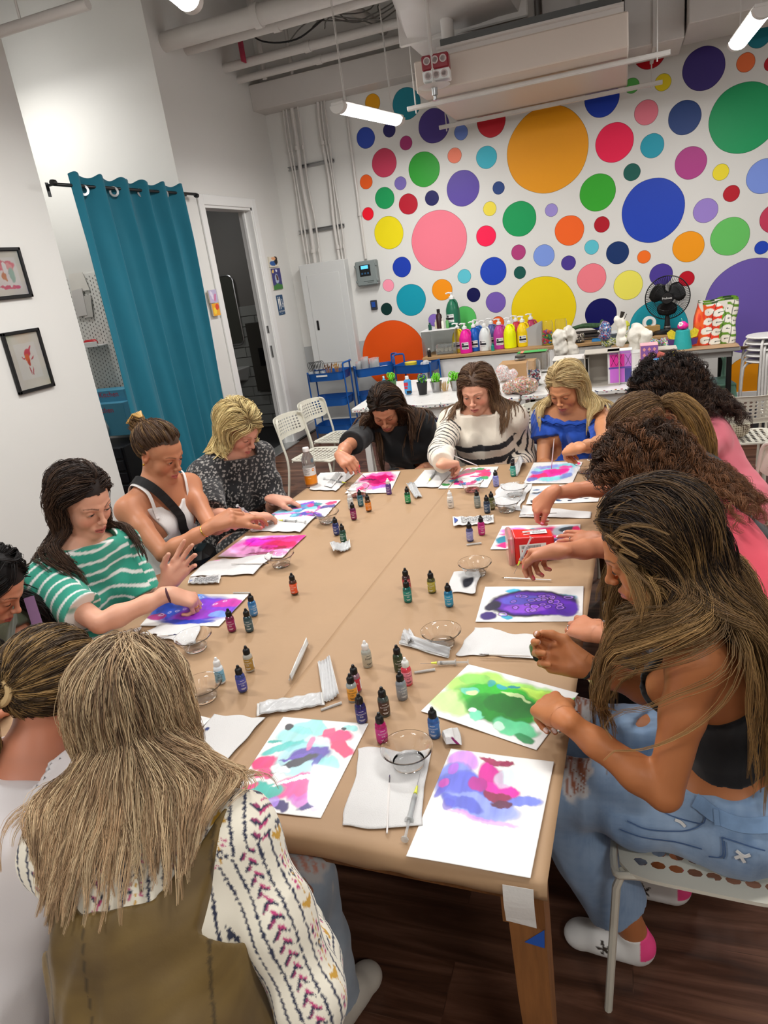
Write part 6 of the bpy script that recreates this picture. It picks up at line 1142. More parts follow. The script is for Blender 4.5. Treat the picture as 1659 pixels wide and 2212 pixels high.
openbox(1236,828,.26,.22,.20,'open white cardboard room behind the blonde woman',m_wtop);openbox(1302,828,.24,.22,.24,'open grey cardboard room right of the blonde woman',m_grey)
def xx(t,w,d,h):
    c=MB();
    for (x,z,ww,hh,col) in ((-w*.12,h*.72,w*.62,h*.38,'#e83aa4'),(w*.34,h*.72,w*.28,h*.38,'#c87ad0'),(-w*.12,h*.26,w*.62,h*.42,'#d070d8'),(w*.34,h*.26,w*.28,h*.42,'#4c4a8c'),(0,h*.50,w*.96,h*.05,'#6a4ca8'),(0,h*.955,w*.9,h*.07,'#b87ad0')):c.col=hx(col);c.quad((x-ww/2,-d/2-.001,z-hh/2),(x+ww/2,-d/2-.001,z-hh/2),(x+ww/2,-d/2-.001,z+hh/2),(x-ww/2,-d/2-.001,z+hh/2))
    c.build('painted_front',m_col,t,col=True);c=MB()
    for x in (-w*.27,-w*.03,w*.34):
        for s in (-1,1):c.tube([(x-s*w*.11,-d/2-.002,h*.56),(x+s*w*.11,-d/2-.002,h*.88)],.0012,4)
    c.build('crosses',m_ink,t)
t=openbox(1340,826,.165,.12,.24,'pink and purple painted box with black X marks',m_whitep);b=MB();b.box((0,-.055,.12),(.165,.01,.24),.002);b.build('front',m_whitep,t);xx(t,.165,.122,.24)
p=dk(1395,800);t=thing('basket','white perforated plastic basket behind the painted boxes','basket',(p[0]-.06,p[1]+.18,p[2]));perf(9,4,.26,.12,lambda x,y:(x,-.08,.07+y),name='front_panel',m=m_whitep,parent=t);b=MB();b.box((0,.08,.065),(.26,.006,.13));b.box((-.13,0,.065),(.006,.16,.13));b.box((.13,0,.065),(.006,.16,.13));b.box((0,0,.003),(.26,.16,.006));b.build('sides',m_whitep,t)
def diamonds(t,w,d,h):
    c=MB();c.col=hx('#8a5aa0');c.quad((-w/2,-d/2-.001,0),(w/2,-d/2-.001,0),(w/2,-d/2-.001,h),(-w/2,-d/2-.001,h));c.col=hx('#e89a94')
    for i in range(5):
        for j in range(3):x=-w*.3+j*w*.3;z=h*(.12+.19*i);c.quad((x,-d/2-.002,z-.016),(x+.012,-d/2-.002,z),(x,-d/2-.002,z+.016),(x-.012,-d/2-.002,z))
    c.build('painted_front',m_col,t,col=True)
t=openbox(1402,806,.12,.16,.22,'purple box painted with pink diamonds',mat('pink card','#e0a0a8',.7));b=MB();b.box((0,-.078,.11),(.12,.004,.22));b.build('front',m_whitep,t);diamonds(t,.12,.164,.22)
openbox(1430,800,.20,.18,.17,'open grey box right of the purple diamond box',m_grey,z=DZ_)
t=openbox(1450,815,.24,.18,.13,'low white box with blue and pink painted roof',m_whitep);b=MB();b.box((0,-.088,.065),(.24,.004,.13));b.build('front',m_whitep,t);b=MB();b.col=hx('#3c9cd4');b.quad((-.12,-.09,.134),(.12,-.09,.134),(.12,.09,.134),(-.12,.09,.134));b.col=hx('#e8a0a0');b.quad((-.04,-.09,.1345),(.05,-.09,.1345),(.09,.09,.1345),(-.01,.09,.1345));b.col=hx('#3c8ac8');b.quad((.02,-.0915,.03),(.12,-.0915,.03),(.12,-.0915,.13),(.02,-.0915,.13));b.col=hx('#8a3a34');b.quad((-.05,-.0915,.06),(.02,-.0915,.06),(.02,-.0915,.11),(-.05,-.0915,.11));b.build('painted_panels',m_col,t,col=True)
for k,(du,c) in enumerate(((-12,'#b85a4c'),(14,'#dcd02c'))):p=dk(1442+du*1.2,808);b=MB();b.tube([(-.03,0,0),(-.01,0,.012),(.03,.0,.004)],[.016,.022,.012],8);tag(b.build('clay_piece',mat('clay '+c,c,.6),None,loc=(p[0],p[1],p[2]+.138)),'small %s clay piece on the painted roof' % ['red-brown','yellow'][k],'clay')
# white plaster figures
m_plas=mat('plaster','#ded8cc',.7,bump=(50,.6,.006))
p=dk(1212,780);blobthing('plaster_figure','lumpy white plaster figure left of the blonde woman, front','sculpture',p+A_(0,.0,.15),(.02,.02,.10),7,.055,m_plas,.010,50,.007,None,5);p=dk(1228,775);blobthing('plaster_figure','taller white plaster figure behind the lumpy one','sculpture',p+A_(.03,-.03,.165),(.02,.02,.12),7,.05,m_plas,.010,50,.007,None,6)
p=dk(1375,790);blobthing('plaster_figure','white plaster figure with a round head in the centre right','sculpture',p+A_(0,.25,.22),(.02,.02,.11),8,.048,m_plas,.009,50,.007,None,7);blobthing('plaster_figure','narrow white plaster figure with dark twig beside the round-headed one','sculpture',p+A_(-.12,.25,.22),(.015,.02,.13),8,.036,m_plas,.008,50,.007,None,9);blobthing('plaster_figure','small seated plaster figure at the right of the group','sculpture',p+A_(.08,.2,.19),(.02,.02,.05),6,.036,m_plas,.008,50,.007,None,10)
b=MB();b.tube([p+A_(-.14,.24,.30),p+A_(-.10,.24,.42)],[.004,.018],7);b.tube([p+A_(-.12,.24,.30),p+A_(-.07,.24,.40)],.003,5);tag(b.build('twig',mat('dark twig','#2c241c',.8)),'dark twig sticking up beside the plaster figures','twig')
p=dk(1305,770);blobthing('painted_figure','glossy blue and red painted figure behind the grey box','sculpture',p+A_(0,.30,.20),(.02,.02,.07),6,.045,m_conf,.006,60,.007,confetti(['#1f5a9c','#2c7ab8','#a83a4c','#16406c','#c8ccd4']),11)
p=dk(1330,770);blobthing('scrap_heap','tangle of coloured paper strips on the table behind the boxes','scraps',p+A_(.05,.40,.08),(.16,.05,.02),8,.045,m_conf,.008,70,.008,confetti(['#c8c42c','#5c8a3c','#d8d4cc','#2c4c3c','#e8e4dc']),12)
A=at(1430,735,y=6.5);blobthing('scrap_heap','heap of coloured wire and beads left of the winged figure','scraps',A_(A[0]-.05,6.6,.83),(.10,.05,.02),8,.04,m_conf,.008,70,.008,confetti(['#c83a6c','#3c8ac8','#8ac43c','#e8e4dc','#2c3c5c'],seed=5),13)
# winged figure
A=at(1475,757,y=6.42);t=thing('winged_figure','teal figure with pink flower head and yellow wings beside the patterned bag','sculpture',(A[0],6.45,.795));b=MB();b.lathe([(.0,0),(.075,0),(.055,.15),(.045,.155),(0,.155)],n=20);b.build('body',mat('teal tissue','#1f9c9c',.5,bump=(60,.5,.004)),t)
b=MB();[b.sphere((.018*cos(a),.018*sin(a),.185+.012*sin(3*a)),.026,10) for a in np.linspace(0,6.28,7)[:-1]];b.sphere((0,0,.19),.035,10);b.build('flower_head',mat('hot pink','#e0148c',.5),t);b=MB();[b.sphere((-.02+.012*cos(a),-.036,.205+.012*sin(a)),.009,7,(1,.4,1)) for a in np.linspace(0,6.28,7)[:-1]];b.build('white_flower',m_whitep,t)
for s in (-1,1):b=MB();b.add([(s*.045,.0,.13),(s*.09,.0,.165),(s*.125,.0,.14),(s*.11,.0,.09),(s*.06,.0,.08)],[(0,1,2,3,4)]);o=b.build('wing',mat('wing yellow','#dcc82c',.5,noise=(90,.3)),t);md=o.modifiers.new('s','SOLIDIFY');md.thickness=.004;b=MB();b.add([(s*.055,.0,.075),(s*.12,.0,.08),(s*.11,.0,.03),(s*.07,.0,.02)],[(0,1,2,3)]);o=b.build('lower_wing',mat('wing purple','#4c2c6c',.5),t);md=o.modifiers.new('s','SOLIDIFY');md.thickness=.004
b=MB();b.tube([(0,0,.20),(-.012,0,.25)],.002,5);b.build('antenna',m_mint,t)
p=dk(1490,800);t=thing('painted_paper','white paper with pink and green swirls at the right end of the craft table','paper',p+A_(0,.02,.002));b=MB();b.box((0,0,.002),(.24,.18,.003));b.build('sheet',m_whitep,t);b=MB();b.col=hx('#d83a5c');b.sphere((-.02,.02,.006),.06,12,(1,.5,.08));b.col=hx('#8ac43c');b.sphere((.01,.02,.009),.035,12,(1,.4,.08));b.build('swirls',m_col,t,col=True)
p=dk(1508,822);b=MB();b.lathe([(.02,0),(.045,.001),(.045,.012),(.02,.012),(.02,0)],n=24,cap=False);tag(b.build('black_roll',m_black,None,loc=(p[0],p[1],DZ_)),'black tape roll on the right corner of the craft table','tape')
b=MB();r=np.random.default_rng(9)
for k in range(4):
    q=at(*[(1625,915),(1560,1015),(1582,1030),(1600,1040)][k],z=.002);n=7;P_=[(q[0]+(.06 if k==0 else .02)*cos(a)*r.uniform(.5,1.2),q[1]+(.06 if k==0 else .015)*sin(a)*r.uniform(.5,1.2),.003+.004*r.random()) for a in np.linspace(0,2*pi,n+1)[:-1]];bb=MB();bb.add(P_,[tuple(range(n))]);tag(bb.build('paper_scrap',m_pouch),'scrap of white paper on the floor at the right, %s' % ['largest, by the handbag chair','left small','middle small','right small'][k],'scrap')
# ================================================================ PEOPLE
def skin_mat():
    m=mat('skin',attr='Col',rough=.46,sss=.06,bump=(260,.08,.001));m.node_tree.nodes['Principled BSDF'].inputs['Specular IOR Level'].default_value=.4;return m
m_skin=skin_mat()
def hair_mat():
    m=mat('hair',attr='Col',rough=.5,spec=.3);return m
m_hair=hair_mat()
m_leather=mat('sneaker leather',attr='Col',rough=.5)
m_gold=mat('gold','#d9a94a',.25,1.);m_silver=mat('silver','#c9c9cc',.22,1.)
m_eye=mat('eye',attr='Col',rough=.15)
def bez(a,b,c,t):return (1-t)**2*a+2*t*(1-t)*b+t*t*c
HAND=dict(  # curl angles (mcp,pip,dip) for index..pinky; thumb: (spread, flex); sp = finger spread
    relaxed=([(20,30,18),(28,36,20),(34,40,22),(38,42,22)],(38,18),5),
    flat=([(6,8,5),(5,8,5),(6,9,5),(8,10,6)],(40,8),7),
    pinch=([(48,46,22),(54,52,26),(58,62,34),(60,68,38)],(30,34),2),
    grip=([(62,62,30),(66,68,34),(68,72,36),(66,74,38)],(24,40),1),
    point=([(30,26,14),(50,58,30),(58,66,34),(60,68,36)],(30,30),2),
    open=([(-4,22,14),(6,30,18),(16,36,22),(24,40,24)],(44,20),8))
def rotv(v,ax,deg):
    a=radians(deg);ax=unit(ax);return v*cos(a)+np.cross(ax,v)*sin(a)+ax*np.dot(ax,v)*(1-cos(a))
class Hand:
    def __init__(s,w,x,nrm,side,pose='relaxed',sc=1.):
        """w wrist, x direction to the fingers, nrm back-of-hand normal, side=+1/-1 so that thumb side = side*cross"""
        s.w=np.asarray(w,float);s.x=unit(x);n=np.asarray(nrm,float);s.n=unit(n-s.x*np.dot(n,s.x));s.t=np.cross(s.x,s.n)*side;s.sc=sc
        pz=HAND[pose] if isinstance(pose,str) else pose;k=sc
        s.fing=[]
        L=[(.044,.026,.020),(.048,.030,.021),(.045,.028,.021),(.036,.021,.018)]
        for i in range(4):
            o=(.030-.0197*i)*k;base=s.w+s.x*(.088-.004*abs(i-1)-(.006 if i==3 else 0))*k+s.t*o-s.n*.002
            sp=pz[2]*(1.2-i)*.9;d=rotv(s.x,s.n,sp*(1 if np.dot(np.cross(s.n,s.x),s.t)>0 else -1));ax=np.cross(d,s.n)
            pts=[base];a=0
            for L_,c in zip(L[i],pz[0][i]):
                a+=c;dd=rotv(d,ax,-a);pts.append(pts[-1]+dd*L_*k)
            s.fing.append((pts,rotv(d,ax,-a)))
        sp,fl=pz[1];d=unit(s.x*cos(radians(sp))+s.t*sin(radians(sp))-s.n*.35);b=s.w+s.x*.022*k+s.t*.024*k-s.n*.006
        p1=b+d*.042*k;d2=unit(d*1.0+s.x*.5-s.n*.012*fl-s.t*.012*fl);p2=p1+d2*.032*k;d3=unit(d2-s.n*.010*fl-s.t*.010*fl+s.x*.1);p3=p2+d3*.025*k
        s.th=([b,p1,p2,p3],d3)
    def add(s,F):
        k=s.sc;w,x,n,t=s.w,s.x,s.n,s.t
        F.cap(w-x*.02,w+x*.02,.024*k,.027*k,k=.02,n=n,f=.72)
        for i,((pts,d)) in enumerate(s.fing):
            o=pts[0];F.cap(w+x*.018*k+t*(.015-.0105*i)*k,o,.0165*k,.0118*k,k=.012,n=n,f=.9)
        F.cap(w+x*.03*k+t*.012*k-n*.008*k,w+x*.075*k+t*.01*k-n*.006*k,.014*k,.012*k,k=.015)
        F.cap(w+x*.03*k-t*.016*k-n*.007*k,w+x*.068*k-t*.022*k-n*.006*k,.015*k,.012*k,k=.015)
        b,p1,p2,p3=s.th[0]
        F.cap(w+x*.01*k+t*.01*k-n*.004*k,p1,.0175*k,.0125*k,k=.018);F.cap(p1,p2,.0118*k,.0102*k,k=.006);F.cap(p2,p3,.0104*k,.0082*k,k=.004)
        R=[.0092,.0094,.009,.008]
        for i,(pts,d) in enumerate(s.fing):
            r=R[i]*k
            F.cap(pts[0],pts[1],r*1.08,r*.95,k=.006);F.cap(pts[1],pts[2],r*.97,r*.88,k=.003);F.cap(pts[2],pts[3],r*.9,r*.74,k=.003)
    def nails(s):
        o=[]
        for (pts,d) in s.fing:
            e=pts[3];seg=unit(pts[3]-pts[2]);ax=np.cross(unit(np.cross(s.x,s.n)),seg);up=unit(np.cross(np.cross(seg,s.n+s.x*.3),seg)) if abs(np.dot(seg,s.n))<.8 else unit(s.x-seg*np.dot(s.x,seg))
            o.append((e-seg*.001*s.sc,seg,up))
        e=s.th[0][3];seg=unit(e-s.th[0][2]);up=unit((s.t+s.n*.8)-seg*np.dot(s.t+s.n*.8,seg));o.append((e-seg*.001,seg,up));return o
class Person:
    def __init__(s,label,J,skin='#c98f70',head=None,build=1.,hs=1.):
        """J joints (world): hd head centre, fwd face direction, up head up, nk neck base, ch chest, wa waist, pv pelvis, shL shR elL elR wrL wrR, hpL.. knL.. anL.. , cf chest front direction"""
        s.J={k:np.asarray(v,float) for k,v in J.items()};s.skin=np.array(hx(skin));s.b=build;s.hs=hs
        s.root=thing('person',label,'person',(0,0,0));s.hands=[]
        J=s.J;s.up=unit(J['up']);s.fw=unit(J['fwd']-s.up*np.dot(J['fwd'],s.up));s.rt=np.cross(s.fw,s.up)
        s.HR=np.array([s.rt,s.fw,s.up]);s.F=Field();s.noleg=False
        s.meshes={}
    def H(s,x,y,z):return s.J['hd']+(s.HR.T @ A_(x,y,z))*s.hs
    def loc(s,X):return (X-s.J['hd']) @ s.HR.T/s.hs
    # -- fields
    def torso(s,F,g=0.,upto=None,low=True,bust=1.,chest_only=False):
        J=s.J;b=s.b;cf=unit(J['cf']);up1=unit(J['nk']-J['ch']);sd=unit(J['shR']-J['shL'])
        M1=np.array([np.cross(cf-up1*np.dot(cf,up1),up1),unit(cf-up1*np.dot(cf,up1)),up1]);M1[0]=unit(M1[0])
        ch=J['ch'];wa=J['wa'];pv=J['pv'];s.M1=M1
        up2=unit(ch-wa);M2=frame(up2,cf);up3=unit(wa-pv);M3=frame(up3,cf)
        F.ell(ch+M1[2]*.01,(.135*b+g,.098*b+g,.155*b+g),k=.05,M=M1)
        F.cap(ch*.35+wa*.65,ch,.112*b+g,.128*b+g,k=.05,n=M2[1],f=.74)
        F.cap(wa,pv*.55+wa*.45,.112*b+g,.128*b+g,k=.05,n=M3[1],f=.76)
        if low:F.ell(pv,(.168*b+g,.125*b+g,.125*b+g),k=.06,M=M3);F.ell(pv-M3[1]*.045+M3[0]*.07*b-M3[2]*.02,(.095*b+g,)*3,k=.05);F.ell(pv-M3[1]*.045-M3[0]*.07*b-M3[2]*.02,(.095*b+g,)*3,k=.05)
        for q in (-1,1):
            F.ell(ch+M1[1]*.082*b+M1[0]*q*.062*b-M1[2]*.005,(.058*b*bust+g,.052*b*bust+g,.058*b*bust+g),k=.035)
        for S in ('L','R'):
            sh=J['sh'+S];F.cap(sh,(J['nk']*.62+ch*.38)+(sh-J['nk'])*.15,.046*b+g,.062+g,k=.05,n=M1[1],f=.85)
            F.cap(J['nk']+(J['hd']-J['nk'])*.22-s.fw*.012,sh+A_(0,0,.012),.034+g*.6,.034*b+g,k=.045)
        F.cap(J['nk']-(M1[2]*.01),ch,.07+g,.1*b+g,k=.05,n=M1[1],f=.8)
    def neck(s,F,g=0.):
        F.cap(s.H(0,-.022,-.05),s.J['nk']-unit(s.J['cf'])*.006,.049+g,.053+g,k=.03)
    def arm(s,F,S,g=0.,lo=0.,hi=2.,g2=None):
        J=s.J;b=(.5+.5*s.b);sh,el,wr=J['sh'+S],J['el'+S],J['wr'+S];g2=g if g2 is None else g2
        f=lambda t:g+(g2-g)*t
        F.chain([sh,sh*.6+el*.4,el],[.049*b+f(0),.041*b+f(.4*.5),.034*b+f(.5)],k=.02,k0=.04)
        F.chain([el,el*.75+wr*.25,el*.35+wr*.65,wr],[.0335*b+f(.5),.035*b+f(.6),.0275*b+f(.85),.0225+f(1)],k=.02,k0=.008)
    def sleeve(s,F,S,t=.6,g=.012,g2=None,k=.04):
        """cloth round the arm from the shoulder to fraction t (0..1 upper arm, 1..2 forearm), cut square at its end"""
        J=s.J;b=(.5+.5*s.b);sh,el,wr=J['sh'+S],J['el'+S],J['wr'+S];g2=g if g2 is None else g2;q=min(t,1)
        e1=sh+(el-sh)*(q+.06 if t<=1 else 1);F.chain([sh,sh*.5+e1*.5,e1],[.050*b+g,.043*b+g*.6+g2*.4,(.047-.011*q)*b+(g2 if t<=1 else g*.5+g2*.5)],k=.03,k0=k)
        if t>1:e2=el+(wr-el)*(t-1+.04);F.chain([el,el*.6+e2*.4,e2],[.036*b+g*.5+g2*.5,.036*b+g2,.026+g2],k=.03);p=el+(wr-el)*(t-1);n=wr-el
        else:p=sh+(el-sh)*t;n=el-sh
        return s.clip(F,p,n,k=.003,R=.075+g2)
    def leg(s,F,S,g=0.,g2=None):
        J=s.J;b=s.b;hp,kn,an=J['hp'+S],J['kn'+S],J['an'+S];g2=g if g2 is None else g2
        F.chain([hp,hp*.5+kn*.5,kn],[.090*b+g,.078*b+g,.058*b+g],k=.05,k0=.06)
        F.chain([kn,kn*.68+an*.32+unit(hp-kn)*.012,an],[.056*b+g,.055*b+g2,.036+g2],k=.03)
    def headf(s,F):
        H=s.H;e=s.hs;M=s.HR;E=lambda c,r,k,op='u':F.ell(H(*c),np.array(r)*e,k=k*e,M=M,op=op)
        cp=lambda a,b,r1,r2,k,op='u':F.cap(H(*a),H(*b),r1*e,r2*e,k=k*e,op=op)
        E((0,-.018,.034),(.073,.092,.077),.03);E((0,.022,-.018),(.058,.064,.080),.03);E((0,.036,.028),(.055,.042,.040),.03)
        for q in (-1,1):
            cp((q*.046,-.004,-.050),(q*.014,.066,-.094),.020,.016,.03);E((q*.036,.056,-.036),(.024,.022,.026),.025)
        E((0,.073,-.095),(.018,.014,.014),.018)
        for q in (-1,1):cp((q*.012,.085,.014),(q*.044,.070,.013),.008,.007,.014)
        for q in (-1,1):E((q*.031,.098,-.004),(.0155,.015,.0115),.014,'s');E((q*.0305,.0735,-.003),(.0135,.0135,.0125),.003)
        cp((0,.083,.012),(0,.1035,-.028),.0058,.0078,.012);E((0,.107,-.032),(.0095,.0095,.0085),.008)
        for q in (-1,1):E((q*.0115,.098,-.036),(.0062,.008,.006),.006);E((q*.006,.106,-.043),(.003,.005,.003),.002,'s')
        E((0,.080,-.068),(.026,.018,.018),.015)
        cp((-.021,.086,-.0655),(0,.0975,-.0622),.003,.0048,.005);cp((.021,.086,-.0655),(0,.0975,-.0622),.003,.0048,.005)
        cp((-.016,.088,-.0735),(0,.096,-.0745),.0035,.0058,.005);cp((.016,.088,-.0735),(0,.096,-.0745),.0035,.0058,.005)
        cp((-.021,.0925,-.0675),(0,.1035,-.0675),.0008,.0016,.002,'s');cp((.021,.0925,-.0675),(0,.1035,-.0675),.0008,.0016,.002,'s')
        for q in (-1,1):
            R=M.copy();E((q*.0735,-.008,-.006),(.0075,.017,.029),.008);E((q*.080,-.003,-.002),(.006,.009,.016),.006,'s')
    def hand(s,S,x,n,pose='relaxed',sc=.95):
        """S side; x finger direction; n back-of-hand normal"""
        side=-1 if S=='R' else 1
        h=Hand(s.J['wr'+S],x,n,side,pose,sc);s.hands.append((S,h));return h
    def body(s,legs=True,nails=None,lips='#b8605a',brow='#5a4030',nailc=None,eyes='down',blush=.25,h=.007,headh=.0028,ears=True,makeup=None,face=True,lowclip=None):
        F=Field();s.torso(F,bust=.95)
        for S in ('L','R'):s.arm(F,S)
        if legs:
            for S in ('L','R'):s.leg(F,S)
        s.neck(F);s.headf(F)
        for S,hd in s.hands:hd.add(F)
        s.BF=F
        hc=s.J['hd'];hr=.165*s.hs
        parts=[]
        inh=lambda X:((X-hc) @ s.up>-.125*s.hs)&(np.linalg.norm(X-hc,axis=1)<hr)
        hz=[(hd.w+hd.x*.09,.13) for S,hd in s.hands]
        def ink(X,e=0.):
            m=np.zeros(len(X),bool)
            for S,hd in s.hands:m |= ((X-hd.w) @ hd.x>-.006+e)&(np.linalg.norm(X-hd.w-hd.x*.09,axis=1)<.135)
            return m
        us=[p for p in F.P if p['op']=='u'];lo=np.min([p['c']-p['R'] for p in us],0)-.02;hi=np.max([p['c']+p['R'] for p in us],0)+.02
        parts.append(nets(F,lo,hi,h,keep=lambda X:~(inh(X)|ink(X,.008))|((X-hc) @ s.up<-.112*s.hs)))
        parts.append(nets(F,hc-hr-.01,hc+hr+.01,headh,keep=inh))
        for (c,r),(S,hd) in zip(hz,s.hands):
            parts.append(nets(F,c-r-.02,c+r+.02,.0026,keep=lambda X:ink(X)))
        V,Q=joinvq([p for p in parts if len(p[0])])
        col=np.tile(s.skin,(len(V),1));col*=(1+.05*fbm(V,14,2))[:,None]
        L=s.loc(V);hm=(np.linalg.norm(L,axis=1)<.17)&(L[:,2]>-.12)
        def blob(c,r,cc,a,hard=2.):
            nonlocal col
            d=np.sqrt((((L-c)/r)**2).sum(1));w=np.clip((1-d)*hard,0,1)*a*hm;col=col*(1-w[:,None])+np.array(cc)*w[:,None]
        red=s.skin*A_(1.15,.62,.58)
        for q in (-1,1):blob(A_(q*.04,.07,-.034),A_(.03,.03,.024),red,blush*1.3,1.2);blob(A_(q*.078,-.005,-.005),A_(.012,.025,.03),red,.3)
        blob(A_(0,.108,-.033),A_(.014,.014,.012),red,blush,1.)
        lc=np.array(hx(lips));lp=np.abs(L[:,0])
        w=hm*(L[:,1]>.08)*np.clip((.0235-lp)/.003,0,1)*np.clip((-.0578-lp*.2-L[:,2])/.0015,0,1)*np.clip((L[:,2]+.0808-lp*.34)/.0015,0,1)*.9;w=w[:,None];col=col*(1-w)+lc*w
        m=hm&(L[:,1]>.084)&(lp<.021)&(np.abs(L[:,2]+.0675)<.0012);col[m]=lc*.35
        bc=np.array(hx(brow))
        for q in (-1,1):
            x=L[:,0]*q;zc=.0155+.0055*np.sin(np.clip((x-.012)/.038,0,1)*2.4);th=.0036*np.clip(1.25-(x-.012)/.042,.35,1)
            w=np.clip(1.6*(1-np.abs(L[:,2]-zc)/th),0,1)*(x>.011)*(x<.052)*(L[:,1]>.05)*hm*.8;col=col*(1-w[:,None])+bc*w[:,None]
            # eyelids
            blob(A_(q*.0305,.086,.003),A_(.019,.016,.011),s.skin*A_(.78,.62,.6),.35,1.5)
        for S,hd in s.hands:
            for i,(e,seg,up) in enumerate(hd.nails()):
                q=V-e;a=q @ seg;u_=q @ up;l_=np.sqrt(np.maximum(0,(q*q).sum(1)-a*a-u_*u_))
                m=(np.abs(a)<.0065)&(l_<.0055)&(u_>.0028)&(u_<.012)
                col[m]=np.array(hx(nailc)) if nailc else s.skin*A_(1.12,.95,.95)
            for (pts,d) in hd.fing:
                for P in pts[:3]:d_=np.linalg.norm(V-P-hd.n*.008,axis=1);w=np.clip(1-d_/.011,0,1)*.3;col=col*(1-w[:,None])+red*w[:,None]
        s.body_o=mkmesh('body',V,Q,m_skin,s.root,True,cols=np.clip(col,0,1))
        if face and eyes:s.eyes(eyes,brow)
    def eyes(s,mode,brow):
        """almond openings with white, iris, lashes on each lid"""
        R=.0142;op=dict(down=.0017,open=.0042,half=.003)[mode] if isinstance(mode,str) else mode[0]
        gaze=mode[1] if not isinstance(mode,str) else (0,-.5 if mode=='down' else -.15)
        for q in (-1,1):
            c=A_(q*.0305,.0735,-.003);V=[];Cc=[];F_=[];nx,ny=15,7
            zc=-.0035 if op<.0025 else -.001
            for j in range(ny):
                for i in range(nx):
                    x=(i/(nx-1)*2-1)*.0115;e=op*(1-(x/.0117)**2)**.7;z=zc+(j/(ny-1)*2-1)*e+abs(x)*x*q*1.5*0
                    y=math.sqrt(max(1e-8,R*R-x*x*.8-z*z));V.append(s.H(*(c+A_(x,y,z))))
                    dx=x-gaze[0]*.005*1;dz=z-gaze[1]*.004;r=math.hypot(dx,dz)
                    Cc.append(hx('#1a1110') if r<.0022 or r>.0048 and r<.0054 else hx('#4a3524') if r<.005 else hx('#d9d2cc'))
            for j in range(ny-1):
                for i in range(nx-1):a=j*nx+i;F_.append((a,a+1,a+nx+1,a+nx))
            b=mkmesh('eye',V,F_,m_eye,s.root,True,cols=np.array(Cc))
            l=MB();P=[]
            for i in range(13):
                x=(i/12*2-1)*.0122;e=op*max(0,1-(x/.0125)**2)**.7;z=zc+e;P.append(s.H(*(c+A_(x,math.sqrt(max(1e-8,R*R-x*x*.8-z*z))+.0006,z))))
            l.tube(P,[.0004+.0008*math.sin(pi*min(1,.15+i/12*.85)) for i in range(13)],5);l.build('eyelash',mat('lash','#140d0a',.6),s.root)
    # -- garments: g thickness; parts list; clips: list of functions; colf
    def garment(s,name,F,m,h=.006,colf=None,folds=.003,ff=28,seed=0,keep=None,disp2=None):
        def dp(X):
            P=X.copy();P=P*A_(1,1,.55);d=folds*(np.abs(nz(P,ff,seed))*1.0-.35+.4*nz(P,ff*2.1,seed+2))
            if disp2 is not None:d=d+disp2(X)
            return d
        return shape(name,F,h,m,s.root,colf=colf,disp=dp if folds else disp2,keep=keep)
    def clip(s,F,p,n,k=.004,R=None):
        """remove everything on the side n of point p; with R only the region within R of p"""
        p=np.asarray(p,float);n=unit(n)
        if R is None:F.fn(lambda X:(X-p) @ n,p,9,'i',k)
        else:F.fn(lambda X:np.minimum((X-p) @ n,R-np.linalg.norm(X-p,axis=1)),p,9,'i',k)
        return F
# ================================================================ HAIR
def roots(n,hair_front=.057,rng=None,nape=-.062,side=.0):
    """points on the scalp in head-local coordinates with normals"""
    rng=rng or RNG;out=[]
    c=A_(0,-.018,.034);r=A_(.0745,.0935,.0785)
    while len(out)<n:
        d=rng.normal(size=(n*3,3));d /= np.linalg.norm(d,axis=1)[:,None];p=c+d*r
        y=p[:,1];ax=np.abs(p[:,0])
        fr=np.where(y>.045,hair_front+(.05-ax)*.12*(ax<.05),np.where(y>-.0,hair_front*np.clip((y+.01)/.055,0,1)**.6+side,nape+np.clip((y+.03)/.03,0,1)*.06))
        out+=list(p[(p[:,2]>fr)])
    out=np.array(out[:n]);nn=(out-c)/r**2;nn /= np.linalg.norm(nn,axis=1)[:,None];return out,nn
def tubes(name,G,rad,cols,m,parent,nside=3):
    """G (n,k,3) centre lines, rad (n,k), cols (n,k,3)"""
    n,k,_=G.shape
    T=np.gradient(G,axis=1);T /= np.maximum(np.linalg.norm(T,axis=2),1e-9)[...,None]
    ref=RNG.normal(size=(n,1,3));ref=np.broadcast_to(ref,T.shape);A=np.cross(T,ref);A /= np.maximum(np.linalg.norm(A,axis=2),1e-9)[...,None];Bn=np.cross(T,A)
    ang=np.arange(nside)*2*pi/nside
    V=G[:,:,None]+rad[:,:,None,None]*(A[:,:,None]*np.cos(ang)[:,None]+Bn[:,:,None]*np.sin(ang)[:,None])
    idx=np.arange(n*k*nside).reshape(n,k,nside);a=idx[:,:-1];b=idx[:,1:]
    Q=np.stack([a,np.roll(a,-1,2),np.roll(b,-1,2),b],-1).reshape(-1,4)
    return mkmesh(name,V.reshape(-1,3),Q,m,parent,True,cols=np.repeat(cols.reshape(-1,3),nside,axis=0))
